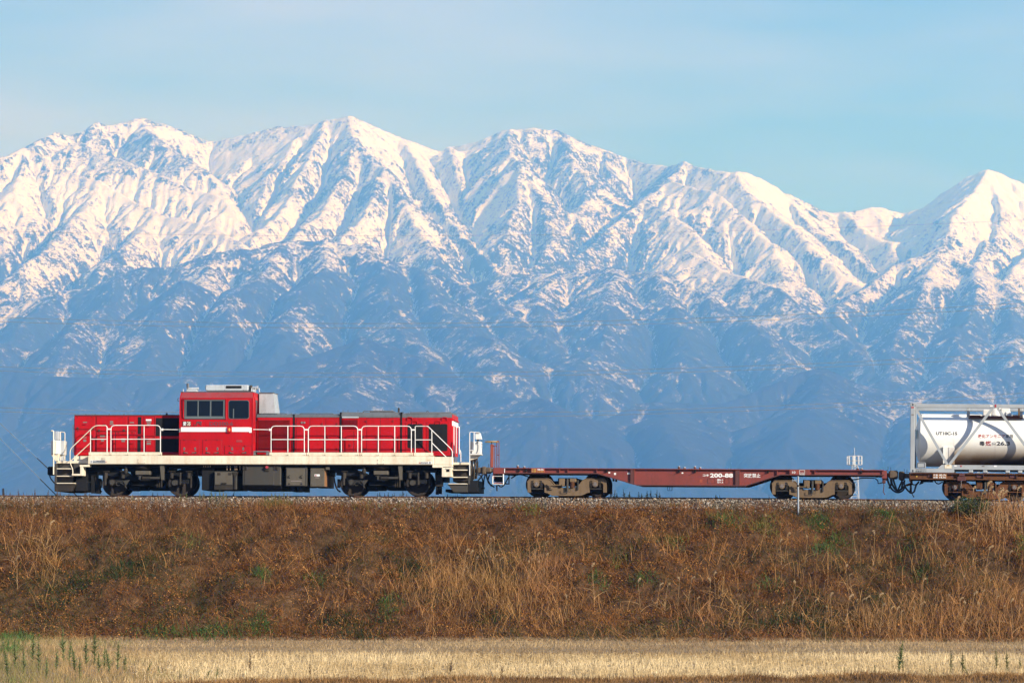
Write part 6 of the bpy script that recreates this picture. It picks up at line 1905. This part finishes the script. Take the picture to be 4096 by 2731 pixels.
parts = []
n = 26000                                # verge between the stubble and the slope
y = RNG.uniform(84.0, 104.5, n); x = RNG.uniform(-0.185, 0.185, n) * y
b0 = np.stack([x, y, ground_z(x, y) - 0.01], 1)
d = unit(np.stack([RNG.normal(0, 0.45, n), RNG.normal(0, 0.4, n), np.ones(n)], 1))
k = np.clip(0.5 + 2.2 * fbm(x / 5, y / 3.5, 3, 87), 0, 1)[:, None]
ditch_shade = np.exp(-((y - 89.0) / 2.2) ** 2)[:, None] * np.clip((x[:, None] + 4) / 6, 0, 1)  # ditch shadow, mixed into the grass colour below
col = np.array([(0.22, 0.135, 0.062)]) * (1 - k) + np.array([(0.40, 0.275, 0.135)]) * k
col = (col * (1 - 0.55 * ditch_shade) + np.array([(0.09, 0.055, 0.028)]) * 0.55 * ditch_shade) * RNG.uniform(0.65, 1.3, (n, 1))
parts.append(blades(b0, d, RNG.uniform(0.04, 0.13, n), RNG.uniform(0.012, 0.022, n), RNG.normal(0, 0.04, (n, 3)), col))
n = 30000                                # bund across the foreground
y = 59.3 + RNG.normal(0, 0.8, n); x = RNG.uniform(-11.5, 11.5, n)
keep = (x > -6.0 + RNG.normal(0, 1.2, n)); x, y = x[keep], y[keep]; n = len(x)
b0 = np.stack([x, y, ground_z(x, y) - 0.01], 1)
d = unit(np.stack([RNG.normal(0, 0.5, n), RNG.normal(-0.1, 0.4, n), np.ones(n)], 1))
k = np.clip(0.5 + 2.5 * fbm(x / 1.2, y / 2, 3, 89), 0, 1)[:, None]
col = (np.array([(0.120, 0.058, 0.021)]) * (1 - k) + np.array([(0.29, 0.155, 0.055)]) * k) * RNG.uniform(0.5, 1.4, (n, 1))
parts.append(blades(b0, d, RNG.uniform(0.03, 0.13, n), RNG.uniform(0.008, 0.015, n), RNG.normal(0, 0.03, (n, 3)), col))
n = 34000                                # rough grass in the left corner
y = RNG.uniform(55.0, 106.0, n); x = RNG.uniform(-0.185, 0.0, n) * y
edge = -6.6 - 0.16 * (y - 62) + RNG.normal(0, 0.7, n)
keep = x < edge; x, y = x[keep], y[keep]; n = len(x)
b0 = np.stack([x, y, ground_z(x, y) - 0.01], 1)
d = unit(np.stack([RNG.normal(0, 0.35, n), RNG.normal(0, 0.3, n), np.ones(n)], 1))
g = np.clip(0.12 + 2.6 * fbm(x / 2.2 + 3, y / 5, 3, 91) + 0.06 * (-x - 9), 0, 1)[:, None]
col = (np.array([(0.32, 0.20, 0.085)]) * (1 - g) + np.array([(0.115, 0.125, 0.035)]) * g) * RNG.uniform(0.6, 1.35, (n, 1))
parts.append(blades(b0, d, RNG.uniform(0.08, 0.30, n), RNG.uniform(0.007, 0.014, n), RNG.normal(0, 0.05, (n, 3)), col, col * 1.1))
stuff('verge_grass', parts, M['dry'])
# ------------------------------------------------------------------ plants that stand on their own
def tint_obj(name, parts, mat, parent=None, loc=None):
    vs, fs, cs, o = [], [], [], 0
    for v, f, c in parts:
        vs.append(v); fs.append(f + o); cs.append(c); o += len(v)
    me = mesh_np(name, np.concatenate(vs), np.concatenate(fs))
    set_tint(me, np.concatenate(cs))
    return link(name, me, mat, parent, loc)


def strip(pts, w0, w1, col, n=5):
    """thin three-sided stem along a list of points"""
    P = np.array(pts, float); k = len(P); r = np.linspace(w0, w1, k)
    vs = []
    for i in range(k):
        for a in (0, 2.09, 4.19): vs.append(P[i] + r[i] * np.array([math.cos(a), math.sin(a), 0]))
    fs = []
    for i in range(k - 1):
        for j in range(3):
            a, b = i * 3 + j, i * 3 + (j + 1) % 3
            fs += [(a, b, b + 3), (a, b + 3, a + 3)]
    return np.array(vs), np.array(fs), np.repeat(np.array([col]), len(vs), 0)


HID = []                                   # prototypes become the first copy


class Proto:
    def __init__(self, make): self.make, self.first = make, None

    def put(self, loc, scale, rz, label, cat, group):
        if self.first is None:
            self.first = self.make(); o = self.first
        else:
            o = copy_tree(self.first)
        o.location = loc; o.scale = (scale,) * 3; o.rotation_euler = (0, 0, rz)
        tag(o, label, cat, group, 'thing')
        return o


NTH = ['first', 'second', 'third', 'fourth', 'fifth', 'sixth', 'seventh', 'eighth', 'ninth', 'tenth', 'eleventh', 'twelfth', 'thirteenth', 'fourteenth', 'fifteenth', 'sixteenth', 'seventeenth', 'eighteenth', 'nineteenth', 'twentieth', 'twenty-first', 'twenty-second', 'twenty-third', 'twenty-fourth', 'twenty-fifth', 'twenty-sixth', 'twenty-seventh', 'twenty-eighth']


def nth(lst):
    """pair every entry with its place counted from the left"""
    order = sorted(range(len(lst)), key=lambda i: lst[i][0])
    rank = {j: i for i, j in enumerate(order)}
    return [(*e, NTH[rank[i]]) for i, e in enumerate(lst)]


def make_pampas(seed):
    def f():
        g = np.random.default_rng(seed)
        lean = g.uniform(-0.16, 0.16); s = 1 if g.random() < 0.6 else -1
        pts = [(lean * t ** 1.6, 0.03 * t, t) for t in np.linspace(0, 0.86, 7)]
        o = tint_obj('pampas_grass', [strip(pts, 0.0065, 0.004, (0.36, 0.22, 0.10))], M['dry'])
        tip = np.array(pts[-1]); k = 110
        t = g.random(k)
        dr = g.uniform(0.02, 0.09) * s
        base = tip + np.stack([dr * t ** 1.6, 0 * t, 0.20 * t - g.uniform(0.02, 0.08) * t ** 2], 1)
        d = unit(np.stack([dr * 5 * t + g.normal(0, 0.22, k), g.normal(0, 0.25, k), 1.0 - 1.2 * t + g.normal(0, 0.25, k)], 1))
        col = np.array([(0.46, 0.315, 0.165)]) * g.uniform(0.6, 1.3, (k, 1))
        tint_obj('plume', [blades(base, d, g.uniform(0.03, 0.065, k), g.uniform(0.007, 0.012, k), np.stack([0 * t, 0 * t, -0.015 * np.ones(k)], 1), col)], M['dry'], o)
        k = 7
        b0 = np.stack([np.zeros(k), np.zeros(k), g.uniform(0.0, 0.35, k)], 1)
        d = unit(np.stack([g.normal(0, 0.6, k), g.normal(0, 0.4, k), np.ones(k)], 1))
        col = np.array([(0.36, 0.215, 0.095)]) * g.uniform(0.7, 1.3, (k, 1))
        tint_obj('blades', [blades(b0, d, g.uniform(0.25, 0.6, k), g.uniform(0.008, 0.014, k), np.stack([g.normal(0, 0.2, k), g.normal(0, 0.1, k), -g.uniform(0.05, 0.25, k)], 1), col, rows=4)], M['dry'], o)
        return o
    return f


pampas = [Proto(make_pampas(100 + i)) for i in range(7)]
tips_right = [(2753, 2303), (2798, 2384), (2863, 2286), (2890, 2303), (2836, 2310), (3059, 2054), (3127, 2155), (3139, 2128), (3222, 2137), (3169, 2318), (3293, 2315), (3424, 2125), (3495, 2120), (3391, 2256), (3406, 2292),
              (3382, 2375), (3418, 2393), (3329, 2369), (3252, 2393), (3163, 2393), (3136, 2405), (3104, 2440), (3032, 2434), (3504, 2369), (3519, 2410), (3555, 2422), (3584, 2422), (3632, 2366), (3673, 2404), (3745, 2363), (3685, 2309),
              (3798, 2375), (3828, 2387), (3881, 2363), (3923, 2357), (3952, 2315), (3905, 2404), (4053, 2393), (4077, 2363), (3460, 2390), (3478, 2380), (3610, 2440), (3655, 2425), (3770, 2400), (3850, 2400), (3980, 2380), (4020, 2420),
              (4090, 2330), (4000, 2290), (3860, 2300), (3560, 2330), (3300, 2420), (3210, 2450), (2960, 2420), (2930, 2410), (3890, 2150), (3940, 2180), (4030, 2200), (3780, 2200)]
tips_mid = [(1938, 2123), (1918, 2126), (1852, 2192), (1873, 2198), (1894, 2221), (1960, 2150), (1974, 2144), (2010, 2227), (2141, 2126), (2168, 2162), (2177, 2210), (2108, 2239), (2281, 2251), (2376, 2251), (2263, 2376), (2561, 2311),
            (2626, 2329), (2659, 2329), (2712, 2305), (1724, 2239), (2120, 2230), (2150, 2240), (1990, 2215)]
tips_left = [(116, 2049), (164, 2049), (185, 2079), (70, 2220), (60, 2120)]
tips_tank = [(3936, 1922), (3886, 1942), (3910, 1961), (3945, 1942), (3967, 1960), (3984, 1956), (4011, 1949), (4056, 1942), (4029, 1960), (4077, 1963), (3838, 1985), (3730, 2019), (3740, 2042), (4090, 1990), (3998, 1975)]
rg = random.Random(11)
up = [q for q in tips_right if q[1] < 2262]
lowl = [q for q in tips_right if q[1] >= 2262 and q[0] < 3450]
lowr = [q for q in tips_right if q[1] >= 2262 and q[0] >= 3450]
zones = [(up, 'dry pampas grass stalk high on the right of the slope, {} from the left', 'pampas grass high on the right of the slope', (0.8, 1.35)),
         (lowl, 'dry pampas grass stalk low on the slope below the flat wagon, {} from the left', 'pampas grass low on the slope below the flat wagon', (0.8, 1.35)),
         (lowr, 'dry pampas grass stalk low at the right end of the slope, {} from the left', 'pampas grass low at the right end of the slope', (0.8, 1.35)),
         (tips_mid, 'dry pampas grass stalk in the straw drift mid-slope, {} from the left', 'pampas grass in the middle of the slope', (0.8, 1.2)),
         (tips_left, 'dry tall pampas stalk at the left end of the slope, {} from the left', 'pampas grass on the left of the slope', (1.0, 1.4)),
         (tips_tank, 'tall pampas grass stalk before the tank wagon wheels, {} from the left', 'pampas grass before the tank wagon', (1.3, 1.7))]
for tips, lab0, grp, (h0, h1) in zones:
    for px, py, o_ in nth(tips):
        lab = lab0.format(o_)
        h = rg.uniform(h0, h1)
        bpy_ = min(py + h * 105, 2552)
        bx_, by_ = slope_pt(px, max(bpy_, 2046))
        bz = float(ground_z(bx_, by_)) - 0.03
        top = CAM_Z + ray(px, py).z / ray(px, py).y * by_
        pampas[rg.randrange(7)].put((bx_, by_, bz), max(0.45, top - bz), rg.uniform(-0.5, 0.5), lab, 'pampas grass', grp)


def make_weed(seed, col, feathery=0.5, bare=False):
    """upright leafy weed about one metre tall"""
    def f():
        g = np.random.default_rng(seed)
        lean = g.uniform(-0.12, 0.12)
        pts = [(lean * t ** 1.7, g.normal(0, 0.006), t) for t in np.linspace(0, 0.95, 8)]
        c = np.array(col)
        o = tint_obj('weed', [strip(pts, 0.010, 0.004, tuple(c * 0.7 + np.array([0.03, 0.015, 0.004])))], M['green'])
        k = 190
        t = g.uniform(0.06, 1.0, k) ** 0.8
        base = np.stack([lean * t ** 1.7, 0 * t, 0.95 * t], 1)
        a = g.uniform(0, 2 * math.pi, k)
        d = unit(np.stack([np.cos(a), np.sin(a), 0.9 + 1.1 * g.random(k)], 1))
        L = (0.05 + 0.22 * np.sin(np.clip(t * 1.1, 0, 1) * math.pi)) * g.uniform(0.25, 1.2, k)
        cc = c * g.uniform(0.6, 1.5, (k, 1))
        tint_obj('leaves', [blades(base, d, L, 0.012 + 0.022 * feathery * g.random(k), np.stack([0 * t, 0 * t, -0.4 * L], 1), cc, cc * 1.15)], M['green'], o)
        return o
    return f


weed_green = [Proto(make_weed(200 + i, (0.125, 0.145, 0.050))) for i in range(3)]
weed_pale = [Proto(make_weed(210 + i, (0.19, 0.17, 0.070))) for i in range(3)]
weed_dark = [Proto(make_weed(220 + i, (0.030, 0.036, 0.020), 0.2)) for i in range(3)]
weed_brown = [Proto(make_weed(230 + i, (0.120, 0.070, 0.034), 0.2)) for i in range(2)]


def put_weed(protos, px, pt, pb, lab, grp, lean=0.0):
    x, y = slope_pt(px, pb)
    z = float(ground_z(x, y)) - 0.02
    d = ray(px, pt)
    o = protos[rg.randrange(len(protos))].put((x, y, z), max(0.1, 1.12 * (CAM_Z + d.z / d.y * y - z)), rg.uniform(0, 6.28), lab, 'weed', grp)
    o.rotation_euler.y = lean
    return o


for px, pt, pb, o_ in nth(((253, 2522, 2655), (378, 2538, 2672), (277, 2565, 2660), (155, 2572, 2695), (417, 2588, 2698), (470, 2572, 2690), (437, 2600, 2700), (225, 2600, 2690), (95, 2610, 2705), (320, 2640, 2722), (395, 2615, 2705), (130, 2540, 2660), (300, 2590, 2700), (345, 2560, 2680), (60, 2570, 2690), (185, 2625, 2720), (500, 2620, 2705), (30, 2600, 2715))):
    put_weed(weed_green, px, pt, pb, f'feathery green weed in the left foreground grass, {o_} from the left', 'weeds in the left foreground')
for px, pt, pb, o_ in nth(((583, 2640, 2690), (640, 2655, 2700), (820, 2668, 2722), (860, 2664, 2724))):
    put_weed(weed_green, px, pt, pb, f'low green weed at the ragged left edge of the stubble, {o_} from the left', 'weeds at the edge of the stubble', 0.5)
put_weed(weed_green, 3596, 2570, 2698, 'tall dark green weed standing alone in the stubble at the right', None)
for px, pt, pb, ln, o_ in nth(((3614, 2622, 2690, 0.1), (3804, 2608, 2698, 0), (3851, 2615, 2700, 0), (3880, 2635, 2700, 0.6), (3988, 2600, 2680, 0), (4029, 2610, 2697, 0), (4080, 2632, 2690, 0), (3376, 2652, 2690, 0.9), (3501, 2660, 2715, 0), (3715, 2658, 2700, 0.3))):
    put_weed(weed_pale, px, pt, pb, f'thin pale green weed in the stubble at the right, {o_} from the left', 'thin weeds in the stubble', ln)
for px, pt, pb, o_ in nth(((1000, 2612, 2700), (1799, 2640, 2710), (2007, 2655, 2715), (1240, 2650, 2712), (2535, 2660, 2716))):
    put_weed(weed_brown, px, pt, pb, f'thin dry brown weed rising from the stubble, {o_} from the left', 'dry weeds in the stubble')
# along the edge of the ballast


def put_side(protos, px, py_top, side, lab, grp):
    q = track_at(px, 1990, side)
    z = float(ballast_z(np.array(q.x), np.array(q.y))) - 0.03
    d = ray(px, py_top)
    h = CAM_Z + d.z / d.y * q.y - z
    protos[rg.randrange(len(protos))].put((q.x, q.y, z), max(0.12, h), rg.uniform(0, 6.28), lab, 'weed', grp)


for px, pt, o_ in nth(((800, 1968), (815, 1962), (838, 1972), (845, 1958), (862, 1966), (880, 1957), (893, 1962), (905, 1970), (1070, 1975), (1086, 1968), (1100, 1966), (1118, 1972), (1135, 1962), (1150, 1972), (745, 1966), (722, 1970), (530, 1972), (1190, 1985), (1250, 1986), (1000, 1980))):
    put_side(weed_pale if rg.random() < 0.6 else weed_green, px, pt, -2.1 - rg.random() * 0.5, f'small leafy weed on the ballast before the locomotive, {o_} from the left', 'weeds on the near ballast')
for px, pt, o_ in nth(((15, 1955), (40, 1962), (75, 1952), (95, 1966), (130, 1968), (140, 1950), (190, 1955), (232, 1950), (240, 1958), (275, 1966), (340, 1958), (345, 1966), (360, 1968), (405, 1972))):
    put_side(weed_brown, px, pt, -2.0 - rg.random() * 0.6, f'small dry reed on the ballast by the locomotive steps, {o_} from the left', 'dry reeds by the locomotive')
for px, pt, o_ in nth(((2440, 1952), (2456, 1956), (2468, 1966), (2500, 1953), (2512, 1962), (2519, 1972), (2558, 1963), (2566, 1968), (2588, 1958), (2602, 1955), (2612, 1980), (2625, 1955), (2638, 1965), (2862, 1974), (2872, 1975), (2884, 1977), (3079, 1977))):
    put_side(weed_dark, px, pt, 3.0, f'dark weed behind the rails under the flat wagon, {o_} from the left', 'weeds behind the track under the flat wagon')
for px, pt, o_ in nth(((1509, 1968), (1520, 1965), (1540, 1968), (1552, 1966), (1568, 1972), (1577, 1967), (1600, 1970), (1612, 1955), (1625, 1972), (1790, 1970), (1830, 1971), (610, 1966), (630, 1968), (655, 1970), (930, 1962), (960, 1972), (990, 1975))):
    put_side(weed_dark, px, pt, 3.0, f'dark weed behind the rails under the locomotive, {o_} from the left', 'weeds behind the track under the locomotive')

# leafy bush on the crest before the tank wagon
x, y = slope_pt(3880, 2066)
z = float(ground_z(x, y))
g = np.random.default_rng(5)
k = 26
st = []
for i in range(k):
    a = g.normal(0, 0.45); h = g.uniform(0.45, 0.85)
    st.append(strip([(g.normal(0, 0.35) * 0.6 + a * t * 0.4, g.normal(0, 0.01), h * t) for t in np.linspace(0, 1, 4)], 0.008, 0.004, (0.10, 0.06, 0.03)))
bush = tint_obj('bush', st, M['dry'], None, (x, y, z - 0.03))
k = 2600
u = unit(g.normal(0, 1, (k, 3))); r = g.random(k) ** 0.45
pts = u * r[:, None] * np.array([(0.78, 0.40, 0.36)]) + np.array([(0, 0, 0.36)])
pts[:, 2] = np.abs(pts[:, 2]) + 0.12 * g.random(k)
lump = fbm(pts[:, 0] * 3 + 4, pts[:, 2] * 4, 2, 95) > -0.14
cc = (np.array([(0.040, 0.060, 0.016)]) * g.uniform(0.5, 1.7, (k, 1)) + (g.random((k, 1)) < 0.25) * np.array([(0.10, 0.07, 0.02)]))
tint_obj('leaves', [leaves(pts[lump], g.uniform(0.018, 0.036, k)[lump], cc[lump], np.array([0, -0.4, 1.0]))], M['green'], bush)
tag(bush, 'rounded olive green bush on the crest before the tank wagon', 'bush')

# bare shrubs behind the track at the far left
def make_shrub(seed):
    def f():
        g = np.random.default_rng(seed)
        mb = MB()
        def grow(p, d, L, r, lev):
            q = p + d * L
            mb.tube([p, p + d * L * 0.5 + Vector((g.normal(0, 0.02), 0, 0)), q], r, 4)
            if lev == 0: return
            for i in range(3 if lev > 1 else 4):
                e = (d + Vector((g.normal(0, 0.45), g.normal(0, 0.35), g.uniform(0.0, 0.3)))).normalized()
                grow(p + d * L * g.uniform(0.45, 1.0), e, L * g.uniform(0.5, 0.75), r * 0.6, lev - 1)
        for i in range(3): grow(Vector((g.normal(0, 0.05), 0, 0)), Vector((g.normal(0, 0.25), g.normal(0, 0.2), 1)).normalized(), g.uniform(0.28, 0.45), 0.011, 3)
        return mb.build('bare_shrub', M['twig'])
    return f
M['twig'] = flat('dark_twig', (0.035, 0.028, 0.024), 0.9)
sh = [Proto(make_shrub(300 + i)) for i in range(2)]
for px, h, lab in ((22, 0.55, 'small bare shrub behind the rail beside the concrete post at far left'), (44, 0.85, 'bare dark shrub behind the rail, second from the left edge'), (66, 1.05, 'tallest bare shrub behind the rail at the left, with straight twigs'), (92, 0.7, 'bare shrub behind the rail nearest the guy wires')):
    q = track_at(px, 1985, 3.3)
    sh[0 if px in (22, 66) else 1].put((q.x, q.y, float(ballast_z(np.array(q.x), np.array(q.y))) - 0.15), h, px * 0.3, lab, 'shrub', 'bare shrubs at the left behind the track')
q = track_at(12.5, 1985, 2.6)
zb0 = float(ballast_z(np.array(q.x), np.array(q.y))) - 0.1
mb = MB(); mb.box(-0.035, 0.035, -0.035, 0.035, 0, (CAM_Z + ray(12.5, 1952).z / ray(12.5, 1952).y * q.y) - zb0, 0.008)
o = mb.build('concrete_post', flat('weathered_concrete', (0.25, 0.22, 0.17), 0.9)); o.location = (q.x, q.y, zb0)
tag(o, 'short concrete post behind the rail at the left edge', 'post')

# ------------------------------------------------------------------ marker pole at the edge of the ballast
x, y = slope_pt(3193, 2058)
zb0 = float(ground_z(x, y)) - 0.12
d = ray(3193, 1905); zt0 = CAM_Z + d.z / d.y * y
M['galv'] = paint('galvanised_steel', (0.22, 0.24, 0.25), (0.12, 0.10, 0.08), 0.3, 0.5, metal=0.4)
root = bpy.data.objects.new('marker_pole', None); C.objects.link(root); root.location = (x, y, zb0)
tag(root, 'grey steel pole standing before the right bogie of the flat wagon', 'pole')
mb = MB(); mb.cyl((0, 0, 0), 'z', 0.035, 0, zt0 - zb0, 14); mb.build('pole', M['galv'], root, smooth=40)
mb = MB(); mb.cyl((0, 0, 0), 'z', 0.038, zt0 - zb0, zt0 - zb0 + 0.015, 14, 0.02); mb.build('pole_cap', M['galv'], root, smooth=40)
mb = MB(); mb.box(-0.19, -0.036, -0.02, 0.02, zt0 - zb0 - 0.15, zt0 - zb0 - 0.12, 0.004); mb.box(-0.20, -0.185, -0.03, 0.03, zt0 - zb0 - 0.19, zt0 - zb0 - 0.08, 0.003)
mb.build('bracket', M['galv'], root)
mb = MB(); mb.lathe((0, 0, 0), 'z', [(zt0 - zb0 - 0.36, 0.036), (zt0 - zb0 - 0.355, 0.042), (zt0 - zb0 - 0.30, 0.042), (zt0 - zb0 - 0.295, 0.036)], 14); mb.build('clamp', M['udark'], root, smooth=40)

# ------------------------------------------------------------------ guy wires of a pole beyond the left edge
for pts, lab in (([(-420, 1298), (93, 1780), (189, 1870), (306, 1981)], 'upper steel guy wire slanting down behind the locomotive steps'), ([(-420, 1328), (27, 1780), (200, 1955), (226, 1981)], 'lower steel guy wire slanting down behind the rail at the left')):
    Yw = 121.5 + 1.5
    P = [W(px, py, Yw) for px, py in pts]
    root = bpy.data.objects.new('guy_wire', None); C.objects.link(root); root.location = P[-1]
    tag(root, lab, 'guy wire', 'guy wires at the left')
    mb = MB(); mb.tube([p - P[-1] for p in P[:3]], 0.010, 6); mb.build('wire', M['galv'], root)
    e = P[2] + (P[1] - P[2]).normalized() * 0.55
    mb = MB(); mb.tube([e - P[-1], P[2] - P[-1], (0, 0, 0), (P[-1] - P[2]) * 2.0], 0.018, 6); mb.build('guard_sleeve', M['hose'], root)

# ------------------------------------------------------------------ overhead power lines far behind the track
M['wire'] = flat('aluminium_wire', (0.17, 0.16, 0.15), 0.6)
YW = 250.0
pxs = np.linspace(-2600, 6700, 60)
for v, k, r, lab in ((944, 0.91e-5, 0.007, 'topmost thin single wire crossing the snowy slopes'),
                     (1294, 1.17e-5, 0.015, 'upper wire of the highest pair of power lines'), (1311, 1.17e-5, 0.015, 'lower wire of the highest pair of power lines'),
                     (1492, 1.17e-5, 0.015, 'upper wire of the middle pair of power lines'), (1508, 1.17e-5, 0.015, 'lower wire of the middle pair of power lines'),
                     (1655, 1.19e-5, 0.015, 'upper wire of the lowest pair of power lines above the locomotive hoods'), (1671, 1.19e-5, 0.015, 'lower wire of the lowest pair of power lines above the wagon deck')):
    P = [W(px, v - k * (px - 1450) ** 2, YW) for px in pxs]
    mb = MB(); mb.tube([p - P[0] for p in P], r, 5)
    o = mb.build('power_line', M['wire']); o.location = P[0]
    tag(o, lab, 'power line', 'overhead power lines')

# ------------------------------------------------------------------ mobile phone mast on the plain
YM = 840.0
def mz(py): return W(3419, py, YM).z
x0 = W(3419, 1900, YM).x
root = bpy.data.objects.new('phone_mast', None); C.objects.link(root); root.location = (x0, YM, 0)
tag(root, 'distant lattice phone mast with white panel antennas under the wagon deck', 'mast')
M['mast'] = flat('mast_white', (0.50, 0.49, 0.46), 0.6)
ztop = mz(1862)
corners = [(-1, -1), (1, -1), (1, 1), (-1, 1)]
def half(z): return 0.75 + 0.95 * (1 - z / ztop)
for cx, cy in corners:
    mb = MB(); mb.tube([(cx * half(0), cy * half(0), 0), (cx * half(ztop), cy * half(ztop), ztop)], 0.07, 5); mb.build('leg', M['mast'], root)
mb = MB(); nlev = 16
for i in range(nlev):
    za, zb1 = ztop * i / nlev, ztop * (i + 1) / nlev
    for j in range(4):
        a, b = corners[j], corners[(j + 1) % 4]
        mb.tube([(a[0] * half(za), a[1] * half(za), za), (b[0] * half(zb1), b[1] * half(zb1), zb1)], 0.03, 4)
        mb.tube([(b[0] * half(za), b[1] * half(za), za), (a[0] * half(zb1), a[1] * half(zb1), zb1)], 0.03, 4)
        mb.tube([(a[0] * half(zb1), a[1] * half(zb1), zb1), (b[0] * half(zb1), b[1] * half(zb1), zb1)], 0.03, 4)
mb.build('lattice', M['mast'], root)
Rm = 1.85
for pyr in (1823, 1842, 1859):
    mb = MB(); z = mz(pyr)
    mb.tube([(Rm * math.cos(a), Rm * math.sin(a), z) for a in np.linspace(0, 2 * math.pi, 25)], 0.05, 5)
    for a in np.linspace(0, 2 * math.pi, 7)[:-1]: mb.tube([(0, 0, z), (Rm * math.cos(a), Rm * math.sin(a), z)], 0.035, 4)
    mb.build('ring', M['mast'], root)
mb = MB(); mb.tube([(0, 0, ztop - 0.5), (0, 0, mz(1822))], 0.22, 8); mb.tube([(0, 0, mz(1822)), (0, 0, mz(1790))], 0.06, 5)
mb.build('lightning_rod', M['mast'], root)
for i, a in enumerate(np.linspace(0.3, 2 * math.pi + 0.3, 10)[:-1]):
    mb = MB(); x, y = (Rm + 0.12) * math.cos(a), (Rm + 0.12) * math.sin(a)
    mb.box(x - 0.14, x + 0.14, y - 0.14, y + 0.14, mz(1858), mz(1823.5), 0.03); mb.build('antenna_panel', M['mast'], root)
